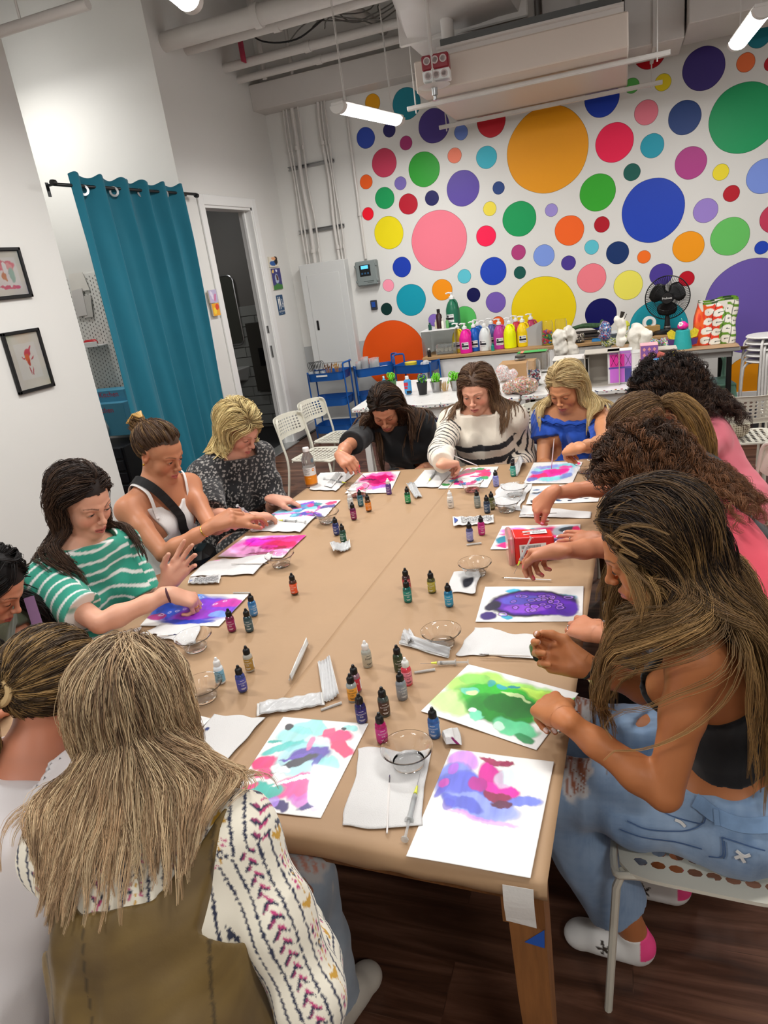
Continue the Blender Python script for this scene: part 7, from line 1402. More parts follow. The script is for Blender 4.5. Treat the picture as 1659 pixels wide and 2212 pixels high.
def hair(s,n=260,length=.45,kids=12,col='#5a4030',tip=None,hi=None,hif=.3,part=.0,wave=.004,wl=.12,curl=0.,cwl=.035,k=14,lock=.010,rad=.0009,layer=(.004,.018),back=.5,side=.45,
         tie=None,tail=None,tailr=.028,front=.057,gather=None,seed=0,lenvar=.15,flare=.0,bun=None,face=0.,tuck=.4,tipat=.55,droop=1.0,name='hair',F=None,filt=None,nape=-.062,capc=None,stiff=.45,forward=0.,frizz=.0,scale=1.,push=.0,vol=0.,fy=.038,split='both',drift=1.):
    """s Person. tie: head-local point where a ponytail is tied; tail: list of world points; part: x of the parting"""
    rng=np.random.default_rng(seed+11);J=s.J
    Rt,Nn=roots(n,front,rng,nape)
    if filt is not None:m_=filt(Rt);Rt=Rt[m_];Nn=Nn[m_];n=len(Rt)
    P=J['hd']+(Rt @ s.HR)*s.hs;N=Nn @ s.HR;n=len(P)
    FF=F
    if FF is None:
        FF=Field();FF.ell(s.H(0,-.018,.034),A_(.075,.094,.079)*s.hs,k=.02,M=s.HR);FF.ell(s.H(0,.022,-.020),A_(.060,.066,.082)*s.hs,k=.02,M=s.HR);s.neck(FF,.004);s.torso(FF,.016,low=False)
        for S in ('L','R'):s.arm(FF,S,.014)
    ly=np.where(rng.uniform(0,1,n)<.6,layer[1]*rng.uniform(.84,1,n),rng.uniform(layer[0],layer[1],n))
    if tie is not None:
        tp=s.H(*tie);G=np.zeros((n,k,3));kk=int(k*.45) if tail is not None else k
        c=s.H(0,-.018,.034);
        for i in range(kk):
            t=i/(kk-1);X=P*(1-t)+tp*t
            L=s.loc(X);q=(L-A_(0,-.018,.034))/A_(.0755,.0945,.0795);r=np.linalg.norm(q,axis=1)
            w=1+(ly/.08+.02)*(1-t)*(.4+.6*min(1,i/2));sc=np.where((r<w),w/np.maximum(r,1e-6),1)
            # follow the scalp until close to the tie
            sc=1+(sc-1)*np.clip((1-t)*6,0,1)
            G[:,i]=J['hd']+((A_(0,-.018,.034)+q*sc[:,None]*A_(.0755,.0945,.0795)) @ s.HR)*s.hs
        if tail is not None:
            TP=np.array(smooth_path([tp]+[np.asarray(x,float) for x in tail],10));D=np.r_[0,np.cumsum(np.linalg.norm(np.diff(TP,axis=0),axis=1))];Lt=D[-1]
            off=rng.normal(size=(n,3));off /= np.maximum(np.linalg.norm(off,axis=1),1e-6)[:,None];off*=(rng.uniform(0,1,n)**.5)[:,None];ll=Lt*(1-rng.uniform(0,lenvar*1.5,n))
            for i in range(kk,k):
                t=(i-kk+1)/(k-kk);di=ll*t;X=np.stack([np.interp(di,D,TP[:,a]) for a in range(3)],1)
                w=tailr*(.30+.9*min(1,t*2.2)*(1-.45*t));G[:,i]=X+off*w
        G=G+np.sin(np.linspace(0,1,k)*2*pi*length/wl+rng.uniform(0,6.28,n)[:,None])[...,None]*(rng.normal(size=(n,1,3))*wave*np.linspace(.1,1,k)[None,:,None])
    else:
        L_=length*(1-rng.uniform(0,lenvar,n));ds=(L_/(k-1))[:,None]
        G=np.zeros((n,k,3));G[:,0]=P;d=N*.5
        x0=Rt[:,0]-part;sg=np.tanh(x0/.018);amp=np.clip(1.2-np.abs(x0)/.07,.3,1.2)
        comb=((sg*side*amp)[:,None]*A_(1,0,0)-A_(0,0,1)*.55) @ s.HR;bkv=(back*np.ones(n)+np.where(Rt[:,1]>.03,tuck,0)-forward)[:,None]*(-s.HR[1])[None]
        grav=A_(0,0,-1.);fsg=np.where(Rt[:,1]>-.035+.02*rng.normal(size=n),1.,-1.) if split=='both' else np.full(n,1. if split=='front' else -1.)
        d=comb+bkv+N*.3;X=P.copy()
        for i in range(1,k):
            t=i/(k-1);L=s.loc(X);above=np.clip((L[:,2]-.0)/.05,0,1)[:,None]
            tgt=(comb+bkv*np.clip((L[:,1]+.05)/.06,0,1)[:,None])*above+grav*(1-above)*droop+grav*.22
            q=X-J['nk'];la=q @ s.rtv;lowm=(q[:,2]<.07)&((np.abs(la)>.045)|(split=='back'))&(q[:,2]>-.30)&(np.abs(q @ s.cfv)<(.30 if split=='back' else .10))
            if lowm.any():
                fs=fsg[lowm];tgt[lowm]=tgt[lowm]+(s.cfv[None]*(fs*1.3)[:,None]-s.rtv[None]*(np.sign(la[lowm])*(1.2*np.clip((np.abs(la[lowm])-.10)/.06,0,1) if split=='back' else .45))[:,None])*drift
            tgt=tgt/np.linalg.norm(tgt,axis=1)[:,None]
            d=d*(1-stiff)+tgt*stiff;d /= np.linalg.norm(d,axis=1)[:,None]
            X=X+d*ds
            for _ in range(2):
                sd=FF.ev(X)-(ly*(1+.6*vol)+push*t);m=(sd<0)|((above[:,0]>0)&(t<.45))
                if m.any():g=gradf(FF,X[m]);X[m]=X[m]-g*sd[m][:,None]
            # keep hair off the face
            L=s.loc(X);fz=(L[:,1]>fy)&(np.abs(L[:,0])<.12)&(L[:,2]<.10)&(L[:,2]>-.15)
            if fz.any():
                q=L[fz];lim=fy+np.clip((q[:,2]+.02)/.12,0,1)*.045;q[:,1]=np.minimum(q[:,1],lim);c_=(np.abs(q[:,0])<.064)&(q[:,1]>.0)&(q[:,2]<.045);sg2=np.where(q[:,0]+x0[fz]*.6>=0,1.,-1.);q[:,0]=np.where(c_,sg2*(.064+ly[fz]*.4),q[:,0]);X[fz]=J['hd']+(q @ s.HR)*s.hs
            dd=X-G[:,i-1];d=dd/np.maximum(np.linalg.norm(dd,axis=1),1e-6)[:,None];X=G[:,i-1]+d*ds;G[:,i]=X
        tt=np.linspace(0,1,k)
        ph=rng.uniform(0,6.28,n)[:,None];w1=np.sin(tt*2*pi*length/wl+ph)
        lat=rng.normal(size=(n,3));lat /= np.linalg.norm(lat,axis=1)[:,None]
        G=G+(w1*wave*np.clip(tt*1.6,0,1))[...,None]*lat[:,None]
    # children
    m=kids;Gk=np.repeat(G,m,axis=0);nk=len(Gk);tt=np.linspace(0,1,k)
    off=rng.normal(size=(nk,3));off*=(lock*rng.uniform(.1,1,nk)/np.linalg.norm(off,axis=1))[:,None]
    prof=(.8+.5*np.sin(tt*pi))*(1-.72*tt**2)
    Gk=Gk+off[:,None]*prof[None,:,None]
    if curl:
        T=np.gradient(Gk,axis=1);T /= np.maximum(np.linalg.norm(T,axis=2),1e-9)[...,None];a=np.cross(T,A_(.3,.5,.8));a /= np.linalg.norm(a,axis=2)[...,None];b=np.cross(T,a)
        ph=np.repeat(rng.uniform(0,6.28,n),m)[:,None]+rng.normal(size=(nk,1))*.5;w=np.repeat(rng.uniform(.7,1.3,n),m)[:,None]
        ar=curl*np.clip(tt*3,0,1)*w;Gk=Gk+(np.cos(tt*2*pi*length/cwl*w+ph)*ar)[...,None]*a+(np.sin(tt*2*pi*length/cwl*w+ph)*ar)[...,None]*b
    if frizz:Gk=Gk+np.cumsum(rng.normal(size=Gk.shape),axis=1)*frizz
    Gk[:,0]=np.repeat(P,m,axis=0)*.5+Gk[:,0]*.5
    c0=np.array(hx(col));c1=np.array(hx(tip or col));w=np.clip((tt-tipat+.25)/.5,0,1)[None,:,None]*np.repeat(rng.uniform(.3,1.25,n),m)[:,None,None].clip(0,1)
    Cc=c0*(1-w)+c1*w
    if hi:sel=(np.repeat(rng.uniform(0,1,n),m)+rng.normal(size=nk)*.12<hif)[:,None,None]*np.clip(tt*3+.25,0,1)[None,:,None];Cc=Cc*(1-sel*.85)+np.array(hx(hi))*sel*.85
    Cc=Cc*np.repeat(rng.uniform(.84,1.15,n),m)[:,None,None]*rng.uniform(.82,1.18,nk)[:,None,None]
    r=rad*rng.uniform(.7,1.3,nk)[:,None]*(1-.75*tt**3)[None]
    o=tubes(name,Gk,r,np.clip(Cc,0,1),m_hair,s.root)
    if capc is not False:
        # close-cropped layer that hides the scalp
        c=capc or col;cc=np.array(hx(c))*.8;F2=Field();F2.ell(s.H(0,-.018,.034),A_(.0765,.0955,.0805)*s.hs,k=.03,M=s.HR);F2.ell(s.H(0,.036,.028),A_(.058,.045,.043)*s.hs,k=.03,M=s.HR);F2.ell(s.H(0,.022,-.018),A_(.060,.066,.082)*s.hs,k=.03,M=s.HR)
        def keep(X):
            L=s.loc(X);y=L[:,1];fr=np.where(y>.045,front+.004,np.where(y>0,front*np.clip((y+.01)/.055,0,1)**.6+.004,nape+.004+np.clip((y+.03)/.03,0,1)*.06));return L[:,2]>fr
        V,Q=nets(F2,s.J['hd']-.15,s.J['hd']+.15,.005,keep=keep)
        mkmesh('scalp_hair',V,Q,m_hair,o,True,cols=np.clip(cc*(1+.25*fbm(s.loc(V)*A_(3,.6,3),60,4))[:,None],0,1))
    return o
def strap(P,sb,pts,name,w,m,off=.004,n=10,th=.0022,parent=None):
    """flat band laid on the surface of field sb through pts"""
    Q=np.array(smooth_path(pts,n))
    for _ in range(5):d=sb.ev(Q)-off;g_=gradf(sb,Q);Q=Q-g_*d[:,None]
    o=MB();V=[];k=len(Q);g_=gradf(sb,Q);T=np.gradient(Q,axis=0);T /= np.linalg.norm(T,axis=1)[:,None];A=np.cross(T,g_)
    for i in range(k):
        for u,v in ((-1,0),(1,0),(1,th),(-1,th)):V.append(Q[i]+A[i]*u*w/2+g_[i]*v)
    o.add(V,[(i*4+j,i*4+(j+1) % 4,(i+1)*4+(j+1) % 4,(i+1)*4+j) for i in range(k-1) for j in range(4)]+[(0,1,2,3),tuple((k-1)*4+j for j in (3,2,1,0))]);return o.build(name,m,parent or P.root)
Person.strap=strap;Person.hair=hair
def wrap(s,S,t,r,w,name,m,wid=.003,flat=1.,n=22,tilt=.12):
    """bracelet / watch around the forearm at fraction t elbow->wrist"""
    a,b=s.J['el'+S],s.J['wr'+S];c=a*(1-t)+b*t;ax=unit(b-a);M=frame(ax,A_(.1,.2,1));pts=[]
    for i in range(n):q=2*pi*i/n;pts.append(c+M[0]*cos(q)*r+M[1]*sin(q)*r*.86+ax*cos(q)*tilt*r)
    o=MB();o.tube(pts,w,6,closed=True,flat=flat);return o.build(name,m,s.root)
def fring(s,S,i,m=None):
    """finger ring on finger i"""
    hd=[h for k,h in s.hands if k==S][0];a,b=hd.fing[i][0][0],hd.fing[i][0][1];c=a*.45+b*.55;ax=unit(b-a);M=frame(ax,hd.n);pts=[c+M[0]*cos(q)*.0098+M[1]*sin(q)*.0098 for q in np.linspace(0,2*pi,14)[:-1]]
    o=MB();o.tube(pts,.0013,6,closed=True);o.sphere(tuple(c+M[1]*.0108),.0026,8);return o.build('ring',m or m_silver,s.root)
Person.wrap=wrap;Person.fring=fring
# ---------------------------------------------------------------- posing helpers
def ik(a,w,l1,l2,hint=None,prefer=None,zmin=None):
    """elbow between a and w; the swing angle is the one whose picture lies nearest the hint"""
    d=w-a;L=np.linalg.norm(d)
    if L>(l1+l2)*.985:k=L/((l1+l2)*.985);l1*=k;l2*=k
    L=max(L,abs(l1-l2)+.02);u=unit(d);x=(l1*l1-l2*l2+L*L)/(2*L);r=math.sqrt(max(1e-6,l1*l1-x*x));M=frame(u,A_(0.1,0,1));best=None
    for i in range(72):
        q=2*pi*i/72;e=a+u*x+(M[0]*cos(q)+M[1]*sin(q))*r
        c=0
        if hint is not None:c=np.linalg.norm(proj(e)-np.array(hint))/300
        if prefer is not None:c-=np.dot(unit(e-a-u*x),unit(prefer))*(.25 if hint is not None else 1)
        if zmin is not None:c+=max(0,zmin-e[2])*12
        if best is None or c<best[0]:best=(c,e)
    return best[1]
def pt(p):
    """(u,v,'z',val) / (u,v,d) / world array"""
    if isinstance(p,np.ndarray):return p
    if len(p)==4:return at(p[0],p[1],**{p[2]:p[3]})
    return at(p[0],p[1],d=p[2])
def sit(label,hd,face,mid,yaw,pv,wr,hands,skin='#c98f70',build=1.,hs=1.02,sroll=0.,hroll=0.,legs='auto',sw=.158,ua=.275,fa=.235,kn=None,an=None,kz=.53):
    """face=(yaw deg, pitch deg down); yaw = chest direction; wr[S]=(wrist point, elbow hint); hands[S]=(tip point, normal, pose)"""
    hd=pt(hd);m=hd+A_(*mid[1:]) if mid[0]=='h' else pt(mid);a=radians(yaw);cf=A_(cos(a),sin(a),0);rt=A_(cf[1],-cf[0],0)
    rt=rotv(rt,cf,-sroll)
    shR=m+rt*sw*build;shL=m-rt*sw*build;pv=A_(*pv) if len(pv)==3 else A_(pv[0],pv[1],.55)
    nk=m+unit(hd-m)*.055+A_(0,0,.012);sp=pv-nk;L=np.linalg.norm(sp);bk=-cf*.02
    ch=nk+sp*.32+bk;wa=nk+sp*.70+bk*.5
    up=unit(nk-ch);c2=unit(np.cross(up,rt));c2=c2 if np.dot(c2,cf)>0 else -c2
    fy,fp=map(radians,face);fw=A_(cos(fy)*cos(fp),sin(fy)*cos(fp),-sin(fp));hu=A_(cos(fy)*sin(fp),sin(fy)*sin(fp),cos(fp));hu=rotv(hu,fw,hroll)
    J=dict(hd=hd,fwd=fw,up=hu,nk=nk,ch=ch,wa=wa,pv=pv,cf=c2,shL=shL,shR=shR)
    for S in 'LR':
        w,hint=wr[S][:2];w=pt(w);J['wr'+S]=w;side=rt if S=='R' else -rt
        J['el'+S]=ik(J['sh'+S],w,ua,fa,hint,side*.6-A_(0,0,.5)-cf*.3,wr[S][2] if len(wr[S])>2 else None)
        o=-1 if S=='L' else 1
        J['hp'+S]=pv+rt*o*.085-A_(0,0,.015);k=(kn or {}).get(S)
        J['kn'+S]=pt(k) if k is not None else J['hp'+S]+cf*.41+rt*o*.03+A_(0,0,kz-J['hp'+S][2])
        k=(an or {}).get(S);J['an'+S]=pt(k) if k is not None else J['kn'+S]+A_(0,0,.085-J['kn'+S][2])-cf*.05
    P=Person(label,J,skin,build=build,hs=hs);P.rtv=rt;P.cfv=cf
    for S in 'LR':
        tip,n,pose=hands[S];P.hand(S,pt(tip)-J['wr'+S],n,pose)
    return P
# ---------------------------------------------------------------- garments
def lerp_c(a,b,w):return np.array(a)*(1-w)[:,None]+np.array(b)*w[:,None]
def plain(c,var=.06,f=9,seed=0,c2=None):
    c=np.array(hx(c));
    def fn(X):
        n=fbm(X,f,seed);o=c*(1+var*n)[:,None]
        if c2:w=np.clip(n*1.5+.5,0,1);o=lerp_c(c,hx(c2),w)
        return np.clip(o,0,1)
    return fn
def shirt(P,name,col,m=None,g=.011,sl=.62,slg=.024,neck=None,hem=.10,h=.006,folds=.003,bust=1.,nr=.115,extra=None,low=True,nslope=.25,ff=26,loose=0.):
    """sl fraction of the sleeve (None = sleeveless); neck: cut height above the neck base"""
    F=Field();J=P.J;P.torso(F,g+loose*.4,low=low,bust=bust)
    if loose:F.cap(J['wa'],J['pv']+A_(0,0,.03),.125*P.b+g+loose,.14*P.b+g+loose,k=.06,n=P.M1[1],f=.85)
    if sl:
        for S in 'LR':P.sleeve(F,S,sl if not isinstance(sl,dict) else sl[S],g+.001,slg)
    un=unit(J['hd']-J['nk']);q=.012 if neck is None else neck
    F.cap(J['nk']-un*.01,J['nk']+un*(q+.03),.060+g*.5,.054+g*.5,k=.03)
    P.clip(F,J['nk']+un*q,unit(un-P.M1[1]*nslope),k=.002,R=nr)
    if hem is not None:P.clip(F,J['pv']+A_(0,0,-hem),A_(0,0,-1),k=.004)
    if extra:extra(F)
    return P.garment(name,F,m or m_cloth,h,col if callable(col) else plain(col),folds=folds,ff=ff)
def denim(c='#7d96b4',hi='#a9bdd2',rips=()):
    a,b=np.array(hx(c)),np.array(hx(hi))
    def fn(X):
        n=fbm(X,16,3)*.5+.5;g=(np.sin(X[:,0]*900)+np.sin(X[:,1]*800+X[:,2]*900))*.04;w=np.clip(n+g,0,1);o=lerp_c(a,b,w)
        for (p,r,ax,sk) in rips:
            q=X-p;d=np.sqrt(((q/r)**2).sum(1))+.18*nz(X,90,2);th=np.sin((q @ ax)*2*pi/.0075+nz(X,60,1)*1.5)
            e=np.clip((1.12-d)*9,0,1);o=lerp_cc(o,np.array(hx('#d9d6d2')),e*.85);i=np.clip((.93-d)*12,0,1)*np.clip(th*1.5+.55,0,1);o=lerp_cc(o,np.array(hx(sk)),i)
        return np.clip(o,0,1)
    return fn
def lerp_cc(A,b,w):w=w[:,None];return A*(1-w)+b*w
def trousers(P,name='trousers',col='#141416',g=.012,flare=.02,h=.010,top=.05,folds=.005,m=None,hemz=None,ff=22):
    F=Field();J=P.J;M3=frame(unit(J['wa']-J['pv']),P.cfv);b=P.b
    F.ell(J['pv'],(.172*b+g,.130*b+g,.125*b+g),k=.06,M=M3)
    for q in (-1,1):F.ell(J['pv']-M3[1]*.045+M3[0]*q*.07*b-M3[2]*.02,(.097*b+g,)*3,k=.05)
    F.cap(J['pv'],J['wa'],.135*b+g,.116*b+g*.6,k=.05,n=P.M1[1],f=.78)
    for S in 'LR':
        hp,kn,an=J['hp'+S],J['kn'+S],J['an'+S]
        F.chain([hp,hp*.5+kn*.5,kn],[.092*b+g,.080*b+g,.061*b+g],k=.04,k0=.05)
        F.chain([kn,kn*.55+an*.45,an+(kn-an)*.10],[.060*b+g,.052*b+g+flare*.6,.042+g+flare],k=.03)
        P.clip(F,an+(kn-an)*(.10 if hemz is None else hemz),an-kn,k=.002,R=.16)
    P.tF=F;u_=unit(J['wa']-J['pv']);P.clip(F,J['pv']+u_*top,u_,k=.002,R=.22)
    return P.garment(name,F,m or m_cloth,h,col if callable(col) else plain(col),folds=folds,ff=ff)
def shoe(P,S,col='#e8e6e2',heel=None,dirv=None,h=.006,star=False,sole='#efece6'):
    J=P.J;an=J['an'+S];d=P.cfv if dirv is None else unit(dirv);d=unit(A_(d[0],d[1],0));z=.0;M=np.array([np.cross(d,A_(0,0,1)),d,A_(0,0,1)])
    b=A_(an[0],an[1],z)-d*.01;F=Field();F.cap(b+A_(0,0,.035),b+d*.13+A_(0,0,.034),.036,.040,k=.03,n=M[2],f=.85);F.cap(b+A_(0,0,.05),b+d*.09+A_(0,0,.05),.036,.034,k=.03)
    F.cap(b+A_(0,0,.06)-d*.01,an+A_(0,0,-.005),.034,.038,k=.02);F.ell(b+d*.15+A_(0,0,.03),(.037,.035,.028),k=.02,M=M);F.ell(b+d*.045+A_(0,0,.0),(.5,.5,.5),k=0)
    F.P.pop();F.fn(lambda X:(z+.004)-X[:,2],b,9);F.fn(lambda X:X[:,2]-(an[2]+.0),b,9)
    c=np.array(hx(col));hc=np.array(hx(heel)) if heel else c;so=np.array(hx(sole))
    def cf(X):
        q=X-b;l=q @ d;o=np.tile(c,(len(X),1))*(1+.04*nz(X,40))[:,None];o[(l<-.012)&(X[:,2]>z+.045)]=hc;o[X[:,2]<z+.024]=so
        if star:
            for sgn in (-1,1):
                x=l-.075;y=X[:,2]-z-.052;r=np.hypot(x,y);a=np.arctan2(y,x);m=(r<.020*(.62+.38*np.cos(5*a)+.0))&((q @ M[0])*sgn>.012);o[m]=hx('#3a3028')
        return np.clip(o,0,1)
    o=shape('shoe',F,h,m_leather,P.root,colf=cf)
    l=MB()
    for i in range(5):
        y=.055+i*.018;zz=z+.092-.008*i-.0008*i*i;l.tube([tuple(b+d*y+M[0]*-.022+A_(0,0,zz-.014)),tuple(b+d*(y+.004)+A_(0,0,zz)),tuple(b+d*y+M[0]*.022+A_(0,0,zz-.014))],.0028,5)
    l.build('laces',m_black if star else mat('lace','#d8d4cc',.8),o);return o
# ================================================================ THE PEOPLE ROUND THE TABLE
UP=A_(0,0,1)
def p_right_front():
    """woman in black crop top and ripped jeans at the near right corner"""
    P=sit('woman with very long dark-to-blonde hair, black crop top and ripped jeans, painting in green',(1412,1180,1.40),(182,25),A_(.13,1.38,1.0),176,(.22,1.40,.56),
        dict(L=((1212,1548,'z',.86),(1425,1712)),R=((1262,1438,'z',.87),(1420,1510))),dict(L=((1105,1455,'z',.81),A_(-.1,-.35,1),'pinch'),R=((1130,1398,'z',.88),A_(.1,.75,-.7),'pinch')),
        skin='#b87448',build=.97,sroll=0,hs=1.04,kn=dict(L=A_(-.19,1.34,.56),R=A_(-.16,1.58,.56)),an=dict(L=A_(.0,1.37,.10),R=A_(.10,1.57,.10)))
    P.body(nailc='#e6c9c0',eyes='down',brow='#2c1d16',blush=.15)
    blk=plain('#121316',.08)
    def ex(F):P.clip(F,P.J['wa']-P.M1[2]*.01,-P.M1[2],k=.003)
    F=Field();P.torso(F,.009,low=False)
    un=unit(P.J['hd']-P.J['nk']);F.cap(P.J['nk']-un*.01,P.J['nk']+un*.03,.062,.056,k=.03);P.clip(F,P.J['nk']+un*.0,unit(un-P.M1[1]*.4),k=.002,R=.12)
    for S in 'LR':
        o=unit(P.J['sh'+S]-P.J['nk']);P.clip(F,P.J['nk']+(P.J['sh'+S]-P.J['nk'])*.72,unit(o+P.M1[1]*0+A_(0,0,-.12)),k=.004,R=.19)
    P.clip(F,P.J['wa']*.75+P.J['pv']*.25,unit(P.J['pv']-P.J['wa']),k=.003)
    P.garment('crop_top',F,m_cloth,.005,blk,folds=.0025)
    J=P.J;kl,kr=J['knL'],J['knR'];ax=unit(J['knL']-J['hpL'])
    rips=[(kl+UP*.055-ax*.075,A_(.035,.075,.05),ax,'#a5664a'),(kl+UP*.05+ax*.02,A_(.045,.06,.05),ax,'#a5664a'),(kr+UP*.05-ax*.03,A_(.05,.07,.06),ax,'#a5664a')]
    o=trousers(P,'ripped_jeans',denim('#5f7fa6','#a3bad4',rips),g=.012,flare=.026,h=.0055,top=.10,folds=.006,m=m_cloth,hemz=.20)
    shoe(P,'L',heel='#ff4f93',star=True,dirv=(-1,.12,0),h=.004);shoe(P,'R',heel='#ff4f93',star=True,dirv=(-1,.1,0),h=.004)
    # belt loop, pocket stitching
    st=mat('stitching','#46618a',.8);wb=mat('denim band','#7d9bbf',.9,noise=(60,.1));jp=lambda *l:[at(u,v,d=1.36) for u,v in l]
    for l in (((1553,1832),(1600,1836),(1659,1846)),((1553,1832),(1556,1865),(1550,1900),(1515,1928)),((1330,1838),(1400,1862),(1460,1850),(1500,1805)),((1400,1752),(1450,1795),(1500,1805),(1508,1775)),((1560,1842),(1562,1880),(1556,1905)),((1300,1905),(1400,1915),(1500,1900))):P.strap(P.tF,jp(*l),'seam',.0026,st,.004,th=.001,parent=o)
    P.strap(P.tF,jp((1470,1745),(1530,1775),(1600,1790),(1680,1785)),'waistband',.030,wb,.003,parent=o);P.strap(P.tF,jp((1535,1762),(1542,1800)),'belt_loop',.010,wb,.007,parent=o)
    for l in (((1590,1860),(1610,1870),(1625,1862)),((1586,1885),(1600,1875),(1612,1890)),((1452,1805),(1462,1812),(1470,1826))):P.strap(P.tF,jp(*l),'frayed_thread',.006,mat('white thread','#d8d8d6',.9),.004,parent=o)
    P.wrap('L',.93,.030,.0028,'bracelet',m_silver,tilt=.25);P.wrap('R',.86,.031,.0085,'wrist_watch',mat('two tone watch','#cdbb93',.3,1.,bump=(400,.6,.002)),flat=.35);P.wrap('R',.98,.029,.005,'hair_tie',m_black)
    P.fring('L',2)
    P.hair(n=1500,kids=10,length=.60,col='#221712',tip='#a88352',hi='#7a5c3c',hif=.3,part=.0,k=20,rad=.00065,lock=.013,wave=.006,wl=.2,tipat=.42,layer=(.004,.026),seed=13,lenvar=.22,capc='#2a201c',stiff=.4,side=.4,fy=.026,drift=1.6)
def p_front_blonde():
    P=sit('woman seen from behind with long highlighted blonde hair, embroidered cream blouse and brown vest',(292,1535,1.21),(118,24),A_(-.745,.685,.935),106,(-.64,.46,.56),
        dict(R=((618,1950,'z',.66),(600,2070)),L=((558,1800,'z',.79),(430,1830))),dict(R=((655,1880,'z',.62),A_(.5,-.4,.8),'relaxed'),L=((478,1748,'z',.80),A_(0,-.3,1),'flat')),
        skin='#cf967b',build=.98,hs=1.0,sroll=0,sw=.150,kn=dict(R=at(650,1905,z=.56)),an=dict(R=A_(-.70,1.02,.1)))
    P.body(eyes=None,h=.007)
    J=P.J;rt=P.M1[0];up=P.M1[2]
    cream,navy,gold,pink=map(lambda c:np.array(hx(c)),('#ece5d3','#2c3148','#c9982f','#c23f78'))
    def pattern(a,b,out):
        """a across, b along, in metres: beaded navy lines, gold arrows, pink sprigs"""
        per=.058;i=np.floor(a/per);f=a-i*per-per/2;par=(i.astype(int) % 2==0)
        bead=(np.abs(np.mod(b,.009)-.0045)<.0036);w=.0011+.0013*np.sin(np.mod(b,.009)/.009*pi)
        for off in (-.019,.019):m=np.abs(f-off-.0006*np.sin(b*700))<w;out[m]=navy
        v=np.mod(b,.115);q=np.abs(f)
        m=par&(q<.013)&(v>.010)&(v<.034)&(v-.010>(.013-q)*.5)&(v-.010<.008+(.013-q)*.9);out[m]=gold
        m=par&(q<.0009);out[m]=gold
        for vc in (.052,.066,.094,.104):
            m=par&(np.hypot(q-.008,(v-vc)*.8+(q-.008)*.5)<.0032)&(np.sin(v*900+f*400)>-.6);out[m]=pink
        for vc in (.059,.080):m=par&(np.hypot(q-.009,v-vc)<.0030);out[m]=navy
        m=par&(np.hypot(f,(v-.084)*.55)<.0042)&(np.hypot(f,(v-.084)*.55)>.002);out[m]=navy
        c=np.mod(b,.021);m=~par&(q<.011)&(np.abs(c-.004-q*.95)<.0042*(1-q/.013)+.0005)&(f>0);out[m]=pink
        m=~par&(q<.011)&(np.abs(c-.012-q*.95)<.0042*(1-q/.013)+.0005)&(f<0);out[m]=pink*.6+navy*.4
        m=~par&(q<.012)&(np.abs(c-.0085-q*.95)<.0022);out[m]=navy
        return out
    def bl(X):
        q=X-J['ch'];a=q @ rt;b=q @ up;o=np.tile(cream,(len(X),1))*(1+.03*fbm(X,20))[:,None]
        dR=np.abs(a) ;arm=np.zeros(len(X),bool);pat=pattern(a+.02*b,b,o.copy())
        for S in 'LR':
            sh,el,wr=J['sh'+S],J['el'+S],J['wr'+S];u1=unit(el-sh)
            t1=(X-sh) @ u1;d1=np.linalg.norm(X-sh-np.outer(np.clip(t1,0,.3),u1),axis=1);u2=unit(wr-el);t2=np.clip((X-el) @ u2,0,.3);d2=np.linalg.norm(X-el-np.outer(t2,u2),axis=1)
            ms=((d1<.085)&(t1>.01))|(d2<.075);low=d2<d1
            for L_,u,org,off in ((~low,u1,sh,0),(low,u2,el,.3)):
                mm=ms&L_;M=frame(u,P.cfv);qq=X-org;ang=np.arctan2(qq @ M[0],qq @ M[1]);pa=pattern(ang*.058*1.0+.003,qq @ u+off,o.copy());pat[mm]=pa[mm]
        return np.clip(pat,0,1)
    F=Field();P.torso(F,.009)
    for S in 'LR':P.sleeve(F,S,1.80,.014,.028)
    F.cap(J['nk'],J['nk']+unit(J['hd']-J['nk'])*.05,.075,.066,k=.03)
    P.garment('embroidered_blouse',F,m_cloth,.0036,bl,folds=.006,ff=24)
    F=Field();P.torso(F,.021);F.cap(J['wa'],J['pv'],.165,.20,k=.06,n=P.M1[1],f=.85)
    yk=J['nk']-up*.135
    F.fn(lambda X:((X-yk) @ up)-.085*np.clip(np.abs((X-yk) @ rt)-.055,0,.2)/.08,yk,9,'i',.002)
    for S in 'LR':P.clip(F,J['nk']+(J['sh'+S]-J['nk'])*1.0,unit((J['sh'+S]-J['nk'])*A_(1,1,.2)),k=.004,R=.15)
    bro,brd=np.array(hx('#7d6430')),np.array(hx('#54401f'))
    def vc(X):
        q=X-J['ch'];a=q @ rt;b=q @ up;n=fbm(X*A_(1,1,2.2),11,5)*.5+.5;o=lerp_c(brd,bro,np.clip(n*1.5-.25,0,1))
        for s_ in (np.abs(a+.045)<.0016,np.abs(np.abs(a-.0)-(.118+.12*np.abs(b+.1)**1.2))<.0022):o[s_]*=.45
        return np.clip(o,0,1)
    P.garment('vest',F,mat('waxed cotton',attr='Col',rough=.6,sheen=.1,bump=(60,.25,.003)),.005,vc,folds=.006,ff=30)
    sk='#d99a86';kr=J['knR'];ax=unit(kr-J['hpR'])
    trousers(P,'ripped_jeans',denim('#8fa2b5','#b9c6d1',[(kr+UP*.03,A_(.07,.085,.075),ax,sk)]),g=.012,flare=.02,h=.006,top=.12,folds=.006)
    shoe(P,'R',col='#cfc6b8',dirv=(.3,1,0));shoe(P,'L',col='#cfc6b8',dirv=(0,1,0))
    P.fring('R',0,m_gold);P.fring('L',1,m_gold)
